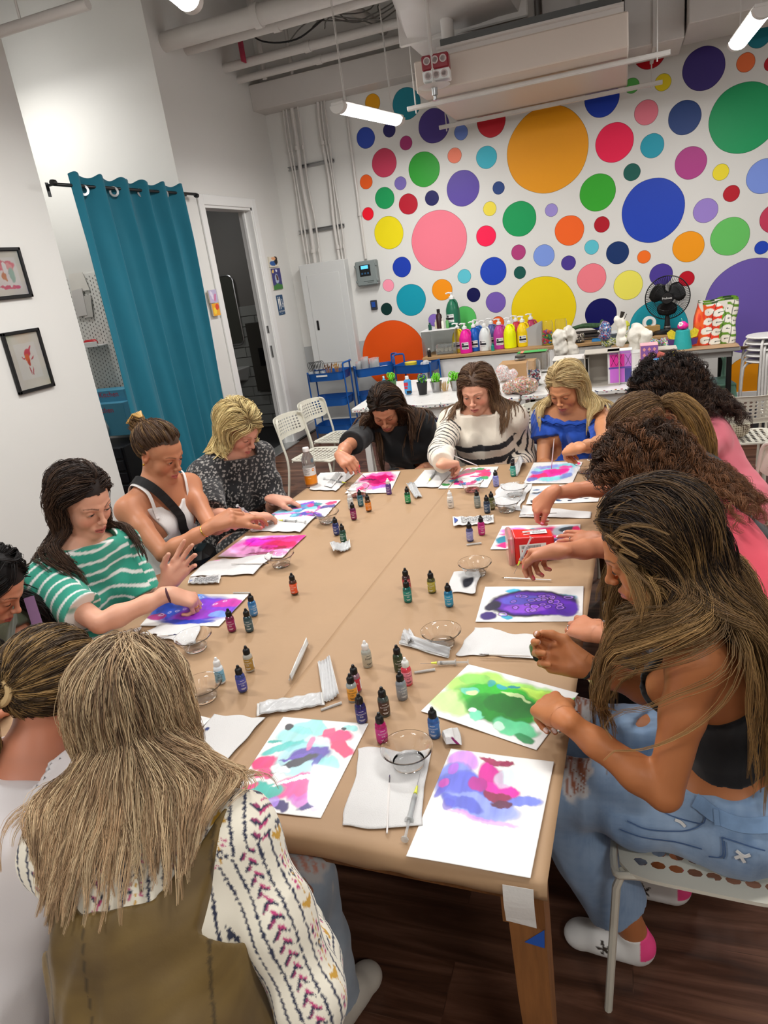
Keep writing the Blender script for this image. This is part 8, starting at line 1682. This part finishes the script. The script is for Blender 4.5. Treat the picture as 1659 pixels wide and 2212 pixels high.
    P.hair(n=1900,kids=10,length=.285,col='#5b4636',tip='#c2a07a',hi='#dcc29a',hif=.42,part=.01,k=18,rad=.00065,lock=.014,wave=.009,wl=.16,tipat=.35,layer=(.005,.015),seed=1,lenvar=.2,vol=.3,push=.006,side=.25,stiff=.6,split='back',drift=.6,back=1.0)
def p_front_ponytail():
    P=sit('woman seen from behind in a white top, highlighted ponytail in a beige scrunchie',(118,1492,1.36),(98,34),('h',-.01,-.12,-.17),92,(-1.13,.46,.56),
        dict(R=((250,1690,'z',.80),(150,1800)),L=((-60,1560,'z',.80),(-80,1700))),dict(R=((320,1640,'z',.80),UP,'relaxed'),L=((-20,1500,'z',.79),UP,'relaxed')),skin='#b9785c',build=1.0,hs=1.03)
    P.body(eyes='down');shirt(P,'white_top',plain('#dcd6d6',.04),g=.02,sl=1.9,slg=.022,loose=.03,folds=.006,h=.007,neck=.0);trousers(P,'navy_trousers','#0d1830')
    for S in 'LR':shoe(P,S)
    tp=(-.02,-.108,.000);b=P.H(*tp)
    P.hair(n=420,kids=14,length=.6,col='#4a3a2a',tip='#b08e58',hi='#b8935c',hif=.45,tie=tp,tail=[b+A_(-.03,-.035,-.02),b+A_(-.06,-.05,-.12),b+A_(-.07,-.04,-.24),b+A_(-.09,-.03,-.33)],tailr=.040,k=24,rad=.0008,seed=2,lock=.008,capc='#4a3a2a',wave=.004,layer=(.002,.014))
    o=MB();R_=[];ax=unit(P.H(*tp)-P.H(0,0,.01));M=frame(ax,UP)
    for i in range(18):q=2*pi*i/18;R_.append(tuple(b+ax*.006+M[0]*cos(q)*.021+M[1]*sin(q)*.021))
    o.tube(R_,.0075,8,closed=True);o.build('scrunchie',mat('beige scrunchie','#c7a878',.9),P.root)
def p_left_edge():
    P=sit('woman at the left picture edge with long dark hair and an olive green sleeveless top',(-25,1262,2.05),(15,40),('h',-.08,-.03,-.18),20,(-2.05,1.2,.55),
        dict(R=((120,1480,'z',.80),(40,1500)),L=((150,1408,'z',.80),(80,1440))),dict(R=((170,1460,'z',.79),UP,'relaxed'),L=((205,1400,'z',.80),UP,'relaxed')),skin='#c58568',hs=1.02)
    P.body(eyes='down',brow='#1a1210');shirt(P,'olive_top',plain('#5d6450',.06),g=.014,sl=.22,slg=.02,folds=.005,neck=.015,loose=.02)
    trousers(P,'trousers','#2a2c30');[shoe(P,S) for S in 'LR']
    P.hair(n=300,kids=14,length=.5,col='#15100f',tip='#231a17',part=.0,k=18,rad=.001,seed=3,wave=.010,wl=.2,layer=(.004,.02),forward=.3)
    o=MB();a=P.J['shL'];o.tube([tuple(at(62,1290,d=1.98)),tuple(at(78,1340,d=1.97)),tuple(at(92,1400,d=1.95))],.014,6,flat=.25);o.build('bag_strap',mat('purple webbing','#6a4a68',.8),P.root)
def p_green_stripes():
    P=sit('woman with wavy dark shoulder-length hair in a green tee with thin white stripes',(178,1080,2.38),(-14,24),('h',-.055,-.02,-.245),-12,(-1.98,1.80,.56),
        dict(R=((368,1283,'z',.84),(228,1328)),L=((362,1262,'z',.83),(265,1270))),dict(R=((452,1302,'z',.775),A_(0,-.2,1),'pinch'),L=((400,1208,'z',.90),A_(-.2,.9,.2),'open')),skin='#d79f84',build=1.0,hs=1.04)
    P.body(eyes='half',brow='#3a261d')
    g,w=np.array(hx('#2f9c84')),np.array(hx('#e6e9e4'));J=P.J
    def st(X):
        v=(X-J['ch']) @ P.M1[2]
        for S in 'LR':
            u=unit(J['el'+S]-J['sh'+S]);t=(X-J['sh'+S]) @ u;d=np.linalg.norm(X-J['sh'+S]-np.outer(np.clip(t,0,.2),u),axis=1);o=((X-J['nk']) @ (P.rtv*(1 if S=='R' else -1)));m=(o>.135)&(d<.095);v=np.where(m,t,v)
        f=np.mod(v+.004*nz(X,9),.036);c=np.clip((.0052-np.abs(f-.018))/.0016,0,1);return lerp_cc(np.tile(g,(len(X),1))*(1+.10*fbm(X,16))[:,None],w,c)
    shirt(P,'striped_tee',st,g=.014,sl=.72,slg=.034,loose=.035,h=.0042,folds=.006,neck=.022,m=m_cloth,hem=.14)
    trousers(P,'jeans',denim('#5b7899','#7c95b0'));[shoe(P,S) for S in 'LR']
    P.wrap('R',.97,.029,.0042,'hair_tie',mat('maroon band','#4a2430',.8));P.fring('R',2,m_gold)
    P.hair(n=700,kids=9,length=.38,col='#2c201b',tip='#4b372b',hi='#5c4433',hif=.3,part=-.025,k=22,rad=.0010,seed=4,wave=.007,wl=.13,lock=.013,layer=(.005,.018),curl=.002,cwl=.09,side=.5,back=.45,lenvar=.3,fy=.028)
def p_white_tank():
    P=sit('woman in a white tank top with a black crossbody strap and clipped-up hair',(345,975,2.90),(-8,26),('h',-.05,-.01,-.205),-18,(-1.98,2.36,.56),
        dict(R=((462,1135,'z',.90),(352,1205)),L=((500,1128,'z',.90),(430,1140))),dict(R=((527,1098,'z',.95),A_(.0,-.6,.7),'pinch'),L=((552,1108,'z',.90),A_(0,-.3,.9),'relaxed')),skin='#bd7f5d',build=1.0,hs=1.03)
    P.body(eyes='half',brow='#4a3325',nailc='#e07a80');J=P.J
    F=Field();P.torso(F,.008,low=True);P.clip(F,J['ch']+P.M1[2]*.098,P.M1[2],k=.004);
    F.fn(lambda X:.062-np.sqrt(((X-J['ch']-P.M1[2]*.13) @ P.M1[0])**2+((X-J['ch']-P.M1[2]*.13) @ P.M1[2])**2)+np.where((X-J['ch']) @ P.M1[1]>0,0,-1.),J['ch'],9,'i',.002)
    for S in 'LR':P.clip(F,J['nk']+(J['sh'+S]-J['nk'])*.70-A_(0,0,.03),unit(J['sh'+S]-J['nk']),k=.004,R=.16)
    P.garment('tank_top',F,m_knit,.005,plain('#e4e1de',.04),folds=.003)
    sb=Field();P.torso(sb,.012,low=False);P.neck(sb,.01)
    strap=lambda pts,name,w,m,off:P.strap(sb,pts,name,w,m,off)
    wt=mat('white jersey','#e4e1de',.9)
    for q in (-1,1):strap([J['ch']+P.M1[2]*.055+P.M1[0]*q*.085+P.M1[1]*.1,J['nk']+P.M1[0]*q*.095+P.M1[1]*.05,J['nk']+P.M1[0]*q*.10-P.M1[2]*.01-P.M1[1]*.03,J['ch']+P.M1[2]*.06+P.M1[0]*q*.09-P.M1[1]*.1],'tank_strap',.014,wt,.001)
    strap([J['wa']-P.M1[0]*.12+P.M1[1]*.07,J['ch']-P.M1[0]*.045+P.M1[1]*.11-P.M1[2]*.02,J['nk']+P.M1[0]*.055+P.M1[1]*.055,J['nk']+P.M1[0]*.075-P.M1[1]*.03,J['ch']+P.M1[0]*.02-P.M1[1]*.11],'crossbody_strap',.038,mat('black webbing','#0d0d0f',.7),.006)
    b=MB();c=J['wa']-P.M1[0]*.10+P.M1[1]*.14;b.box(tuple(c),(.10,.16,.10),.03,rot=.3);b.build('bag',m_black,P.root)
    trousers(P,'jeans',denim('#4f6d92','#6e8bad'));[shoe(P,S) for S in 'LR']
    P.wrap('R',.82,.029,.0022,'bangle',m_gold,tilt=.2)
    tp=(-.01,-.095,.075);b0=P.H(*tp)
    P.hair(n=360,kids=14,length=.3,col='#4a3424',tip='#7c5c3c',hi='#94703f',hif=.25,tie=tp,tail=[b0+A_(-.03,0,.02),b0+A_(-.05,.02,.0),b0+A_(-.04,0,-.03),b0+A_(-.02,-.02,-.02),b0+A_(-.05,-.02,.02)],tailr=.030,k=22,rad=.0010,seed=5,lock=.007,wave=.006,layer=(.003,.016),capc='#4a3424',front=.066)
    o=MB()
    for i in range(9):a=i*.35-1.4;o.tube([tuple(b0+A_(-.02+.01*cos(a),.012*sin(a)+0,.035)),tuple(b0+A_(-.03,.03*sin(a),.055)),tuple(b0+A_(-.045+.02*sin(a*2),.045*sin(a),.02))],.003,5)
    o.build('hair_clip',mat('tortoise clip','#b98f4a',.4),P.root)
    for q in (-1,1):o=MB();o.sphere(tuple(P.H(q*.081,-.004,-.038)),.0055,8);o.build('earring',m_gold,P.root)
def p_speckled():
    P=sit('woman with a short blonde bob in a black top with white speckles',(515,925,3.32),(-14,36),('h',-.08,.0,-.195),-22,(-1.98,2.92,.56),
        dict(R=((548,1118,'z',.82),(455,1110)),L=((590,1078,'z',.81),(560,1050))),dict(R=((603,1108,'z',.79),A_(0,-.2,1),'relaxed'),L=((630,1080,'z',.79),UP,'relaxed')),skin='#cf957c',build=1.05,hs=1.04)
    P.body(eyes='down',brow='#8a6a48',nailc='#f0dcd6')
    def sp(X):n=(nz(X,210,1)+nz(X,330,5))>.62;o=np.tile(np.array(hx('#131316')),(len(X),1));o[n]=hx('#8f8b86');return o
    shirt(P,'speckled_blouse',sp,g=.016,sl=.92,slg=.045,loose=.04,h=.0045,folds=.007,neck=-.005,hem=.12)
    F=trousers(P,'speckled_trousers',sp,h=.008,flare=.05);[shoe(P,S) for S in 'LR']
    P.wrap('L',.93,.028,.004,'wrist_watch',m_silver,flat=.6);P.fring('R',2)
    J=P.J;nl=MB();pts=[J['nk']+P.M1[0]*.05+P.M1[1]*.045,J['nk']+P.M1[1]*.085-P.M1[2]*.05,J['ch']+P.M1[1]*.135+P.M1[2]*.03,J['nk']-P.M1[0]*.0+P.M1[1]*.085-P.M1[2]*.05,J['nk']-P.M1[0]*.05+P.M1[1]*.045];nl.tube(smooth_path(pts,5),.0012,5);nl.build('necklace',m_gold,P.root)
    P.hair(n=750,kids=9,length=.185,col='#8a744e',tip='#dcc384',hi='#e6d298',hif=.5,part=.03,k=16,rad=.0011,seed=6,wave=.004,wl=.2,layer=(.008,.024),lenvar=.12,tipat=.2,side=.5,stiff=.55,lock=.013,fy=.05,forward=.0)
def p_black_tee():
    P=sit('woman in a black t-shirt bent over pink ink at the far left corner',(832,880,3.86),(-82,38),('h',.0,.13,-.15),-88,(-1.20,3.98,.56),
        dict(R=((735,985,'z',.90),(738,955)),L=((905,1018,'z',.66),(908,985))),dict(R=((764,1012,'z',.86),A_(0,-.5,.8),'pinch'),L=((880,1040,'z',.62),UP,'relaxed')),skin='#bb7f60',hs=1.04,build=1.04)
    P.body(eyes='down',brow='#22160f',nailc='#d8284a');shirt(P,'black_tee',plain('#101013',.1),g=.014,sl=.80,slg=.034,loose=.02,folds=.005,h=.006,neck=.005)
    trousers(P,'trousers','#17181b');[shoe(P,S) for S in 'LR'];P.wrap('R',.95,.030,.0028,'bangle',m_gold,tilt=.3)
    P.hair(n=600,kids=9,length=.47,col='#231812',tip='#4a3222',hi='#5c4029',hif=.25,part=.035,k=18,rad=.0012,seed=7,wave=.008,wl=.25,layer=(.004,.014),tipat=.5,fy=.03,split='front')
def p_striped_jumper():
    P=sit('woman in a cream jumper with black stripes and shoulder-length brown hair, far side middle',(1030,840,3.70),(-98,20),('h',.0,.07,-.20),-90,(-.73,3.80,.56),
        dict(R=((957,1003,'z',.85),(930,985)),L=((1115,1012,'z',.66),(1125,975))),dict(R=((1003,992,'z',.83),A_(-.2,-.4,.9),'pinch'),L=((1080,1030,'z',.62),UP,'relaxed')),skin='#dba084',hs=1.05,build=1.06)
    P.body(eyes='half',brow='#5a4030',blush=.4);J=P.J;cr,bk=np.array(hx('#ddd3c2')),np.array(hx('#15151b'))
    def st(X):
        o=np.tile(cr,(len(X),1))*(1+.05*fbm(X,20))[:,None];v=(X-J['nk']) @ P.M1[2];ac=(X-J['nk']) @ P.M1[0];m=(np.abs(ac)<.168)&(((v<-.115)&(v>-.148))|((v<-.195)&(v>-.235))|((v<-.275)&(v>-.315)));o[m]=bk
        for S in 'LR':
            sh,el,wr=J['sh'+S],J['el'+S],J['wr'+S];u=unit(el-sh);t=(X-sh) @ u;u2=unit(wr-el);t2=(X-el) @ u2;t=np.where(t2>0,.275+t2,t);sg=1 if S=='R' else -1
            dA=np.minimum(np.linalg.norm(X-sh-np.outer(np.clip((X-sh) @ u,0,.27),u),axis=1),np.linalg.norm(X-el-np.outer(np.clip(t2,0,.24),u2),axis=1));am=(dA<.078)&(t>.10)&(t<.47)&(ac*sg>.10);o[am]=cr;mm=am&(np.mod(t,.034)<.011);o[mm]=bk
        return np.clip(o,0,1)
    shirt(P,'striped_jumper',st,m=m_knit,g=.018,sl=1.88,slg=.024,loose=.03,folds=.007,h=.0048,neck=.005)
    trousers(P,'trousers','#3b4658');[shoe(P,S) for S in 'LR']
    P.hair(n=600,kids=9,length=.30,col='#5a4130',tip='#7a5c42',hi='#8d6d4e',hif=.25,part=-.01,k=16,rad=.0012,seed=8,wave=.008,wl=.2,layer=(.005,.015),side=.45,lock=.012,split='front',drift=.4)
def p_blue_top():
    P=sit('blonde woman in a royal blue off-the-shoulder top at the far right',(1222,835,3.64),(-112,28),('h',.03,.07,-.19),-106,(-.28,3.84,.56),
        dict(L=((1250,968,'z',.95),(1325,985)),R=((1196,1015,'z',.68),(1186,975))),dict(L=((1206,970,'z',.92),A_(.1,-.5,.7),'pinch'),R=((1210,1035,'z',.64),UP,'relaxed')),skin='#c98a62',hs=1.05,build=1.02)
    P.body(eyes='down',brow='#8a6844',blush=.3);J=P.J
    F=Field();P.torso(F,.018,low=True);[P.sleeve(F,S,.5,.016,.045) for S in 'LR'];P.clip(F,J['ch']+P.M1[2]*.095,P.M1[2],k=.004)
    P.garment('off_shoulder_top',F,m_cloth,.005,plain('#1645a4',.12),folds=.007,ff=40)
    rf=MB();pts=[];M=P.M1
    for i in range(60):q=2*pi*i/60;pts.append(tuple(J['ch']+M[2]*(.097+.006*sin(q*19))+M[0]*cos(q)*.200+M[1]*(sin(q)*(.115 if sin(q)<0 else .128))))
    rf.tube(pts,.008,6,closed=True);rf.build('ruffle',mat('blue ruffle','#1645a4',.85),P.root)
    trousers(P,'trousers','#32425a');[shoe(P,S) for S in 'LR'];P.fring('L',2)
    P.hair(n=600,kids=9,length=.30,col='#a98c60',tip='#d9bf86',hi='#e3cd9b',hif=.45,part=.02,k=16,rad=.0012,seed=9,wave=.006,wl=.2,layer=(.005,.016),tipat=.25,side=.45,lock=.012,split='front',drift=.4)
def p_pink_curly():
    P=sit('woman in a pink t-shirt with dark curly hair and a black headband, far right corner',(1440,862,3.12),(-150,35),('h',.12,.03,-.16),-160,(.42,3.28,.56),
        dict(L=((1335,1045,'z',.93),(1420,1040)),R=((1360,985,'z',.80),(1420,970))),dict(L=((1276,1015,'z',.90),A_(-.2,-.9,.4),'pinch'),R=((1320,975,'z',.8),UP,'relaxed')),skin='#c08062',hs=1.05)
    P.body(eyes='down',brow='#221510');shirt(P,'pink_tee',plain('#f07f8e',.06),g=.016,sl=.8,slg=.034,loose=.03,folds=.006,h=.006);trousers(P,'trousers','#2c3340');[shoe(P,S) for S in 'LR']
    P.hair(n=420,kids=12,length=.36,col='#1d1513',tip='#3d2a21',hi='#4d3526',hif=.25,part=.0,k=40,rad=.0011,seed=10,curl=.009,cwl=.045,wave=.01,wl=.15,layer=(.010,.040),vol=1.2,push=.03,lenvar=.35,lock=.012,frizz=.0006)
    o=MB();o.tube([tuple(P.H(.085*cos(q),.028,.028+.096*sin(q))) for q in np.linspace(-.3,pi+.3,20)],.013,6,flat=.35);o.build('headband',m_black,P.root)
def p_ponytail_right():
    P=sit('woman in a black top with a long light brown ponytail on the right side',(1378,925,2.66),(-172,42),('h',.15,.0,-.145),172,(.42,2.62,.56),
        dict(R=((1190,1066,'z',.90),(1335,1035)),L=((1292,1166,'z',.80),(1390,1190))),dict(R=((1125,1122,'z',.80),A_(-.2,-.4,.9),'pinch'),L=((1236,1160,'z',.79),A_(0,-.4,1),'flat')),skin='#c0805f',hs=1.04)
    P.body(eyes='down',brow='#3a281c',nailc='#f2e6e0');shirt(P,'black_top',plain('#131316',.1),g=.012,sl=.4,slg=.018,h=.007);trousers(P,'trousers','#1b1c20');[shoe(P,S) for S in 'LR']
    P.fring('L',2);tp=(.0,-.108,.012);b=P.H(*tp)
    P.hair(n=420,kids=13,length=.6,col='#5a432f',tip='#a98248',hi='#8a6a45',hif=.35,tie=tp,tail=[b+A_(.06,0,.01),b+A_(.12,-.01,-.05),b+A_(.16,-.02,-.16),b+A_(.17,-.02,-.30)],tailr=.05,k=24,rad=.0010,seed=11,lock=.008,wave=.004,layer=(.002,.014),capc='#5a432f')
    o=MB();ax=unit(b-P.H(0,0,.01));M=frame(ax,UP);o.tube([tuple(b+ax*.006+M[0]*cos(q)*.019+M[1]*sin(q)*.019) for q in np.linspace(0,2*pi,17)[:-1]],.0055,8,closed=True);o.build('hair_tie',m_black,P.root)
def p_coral():
    P=sit('woman in a coral t-shirt with curly auburn hair, painting with purple ink',(1392,1035,2.15),(-176,44),('h',.16,-.04,-.145),178,(.40,1.95,.56),
        dict(L=((1290,1368,'z',.81),(1430,1400)),R=((1208,1190,'z',.94),(1370,1255))),dict(L=((1190,1325,'z',.79),A_(0,-.4,1),'relaxed'),R=((1095,1195,'z',.88),A_(-.1,.5,.7),'pinch')),skin='#c08060',hs=1.04)
    P.body(eyes='down',brow='#3a281c',nailc='#ef5f78');shirt(P,'coral_tee',plain('#ea5668',.06),g=.016,sl=.8,slg=.032,loose=.03,folds=.006,h=.006);trousers(P,'black_trousers','#0f0f11',flare=.05);[shoe(P,S,col='#d8d5cf') for S in 'LR']
    P.fring('L',2);J=P.J;a,b=J['elL'],J['wrL'];c=a*.12+b*.88;ax=unit(b-a);M=frame(ax,UP);o=MB()
    for i in range(22):q=2*pi*i/22;o.sphere(tuple(c+M[0]*cos(q)*.030+M[1]*sin(q)*.028+ax*cos(q)*.006),.0042,6)
    o.build('bead_bracelet',mat('grey pearl','#a9adb8',.25),P.root);P.wrap('R',.9,.026,.0008,'bracelet',m_gold)
    P.wrap('L',.68,.034,.008,'wrist_watch',mat('rose gold','#c58f78',.3,1.),flat=.4)
    P.hair(n=480,kids=13,length=.38,col='#382519',tip='#7d5233',hi='#6d4529',hif=.35,part=.0,k=40,rad=.0010,seed=12,curl=.009,cwl=.055,wave=.012,wl=.16,layer=(.006,.036),vol=1.,push=.03,lenvar=.35,lock=.012,frizz=.0005,back=.7)
ALLP=[p_right_front,p_front_blonde,p_front_ponytail,p_left_edge,p_green_stripes,p_white_tank,p_speckled,p_black_tee,p_striped_jumper,p_blue_top,p_pink_curly,p_ponytail_right,p_coral]
for _f in ALLP:_f()
# ================================================================ LIGHT, CAMERA
W=bpy.data.worlds.new('World');SC.world=W;W.use_nodes=True;W.node_tree.nodes['Background'].inputs[0].default_value=(.8,.85,1,1);W.node_tree.nodes['Background'].inputs[1].default_value=.02
m_diff=mat('lamp diffuser','#ffffff',.4,emit='#fbfdff',estr=20)
def led(p0,p1,label,power=70,rods=True):
    p0=Vector(p0);p1=Vector(p1);d=p1-p0;L_=d.length;ang=math.atan2(d.y,d.x);c=(p0+p1)/2
    t=thing('pendant_light',label,'light',c,ang,'tubular LED shop lights')
    b=MB();b.box((0,0,.028),(L_,.11,.028),.006);b.build('housing',m_pipe,t)
    b=MB()
    prof=[(.062*cos(a),.056*sin(a)) for a in np.linspace(pi,2*pi,11)]
    n=len(prof);V=[(x,p[0],p[1]+.016) for x in (-L_/2+.05,L_/2-.05) for p in prof]
    b.add(V,[list(range(n)),[2*n-1-i for i in range(n)]]+[(i,n+i,n+i+1,i+1) for i in range(n-1)],True);b.build('diffuser',m_diff,t)
    for s in (-1,1):
        e=MB();V=[(x,p[0]*1.06,p[1]*1.06+.018) for x in (s*(L_/2-.055),s*L_/2) for p in prof]
        e.add(V,[list(range(n)),[2*n-1-i for i in range(n)]]+[(i,n+i,n+i+1,i+1) for i in range(n-1)]+[(n-1,2*n-1,n,0)],True);e.build('end_cap',m_pipe,t)
        if rods:
            e=MB();h=ZC-c.z;e.tube([(s*L_*.38,0,.03),(s*L_*.38,.01,h)],.004,6);e.tube([(s*L_*.38+.02,0,.03),(s*L_*.38+.03,.02,h)],.0025,5);e.build('suspension_cable',m_pipe,t)
    l=bpy.data.lights.new('lamp_tube','AREA');l.shape='RECTANGLE';l.size=L_-.1;l.size_y=.09;l.energy=power;l.color=(1,.985,.96)
    o=bpy.data.objects.new('lamp_tube',l);COL.objects.link(o);o.parent=t;o.location=(0,0,-.043)
    return t
P0=at(722,222,z=3.0);P1=at(862,262,z=3.0)
led(at(728,232,z=2.98),at(862,262,z=2.98),'white tubular light hanging in front of the teal and orange dots',36)
led(at(1652,20,z=2.92),at(1592,98,z=2.92),'white tubular light hanging at the upper right, pointing at the big green dot',36)
led(at(330,-60,z=3.15),at(415,12,z=3.15),'white tubular light at the top left above the teal curtain',36)
for k,(x,y) in enumerate(((-2.6,1.6),(.6,1.4),(-1.6,-1.0),(1.4,-1.2),(2.9,3.6),(-.9,2.9))):
    led((x-.6,y,3.3),(x+.6,y,3.3),'white tubular light hanging above and behind the viewer',31)
led((-5.2,4.95,3.75),(-4.6,4.95,3.75),'white tubular light inside the closet behind the teal curtain',20)
led((-4.9,7.0,2.75),(-4.4,7.0,2.75),'added weak fill lamp that brightens the dim restroom',2.5,False)  # added fill lamp, only lifts the dark restroom; no known fixture there
cam=bpy.data.cameras.new('camera');co=bpy.data.objects.new('camera',cam);COL.objects.link(co)
cam.sensor_fit='VERTICAL';cam.sensor_height=36;cam.sensor_width=27;cam.lens=FPX*36/2212;cam.clip_start=.02
R_=Matrix((CM[0],CM[1],-CM[2])).transposed();co.matrix_world=Matrix.Translation(CO.tolist()) @ R_.to_4x4()
SC.camera=co
SC.view_settings.view_transform='Standard';SC.view_settings.look='None';SC.view_settings.gamma=1;SC.view_settings.exposure=-0.04
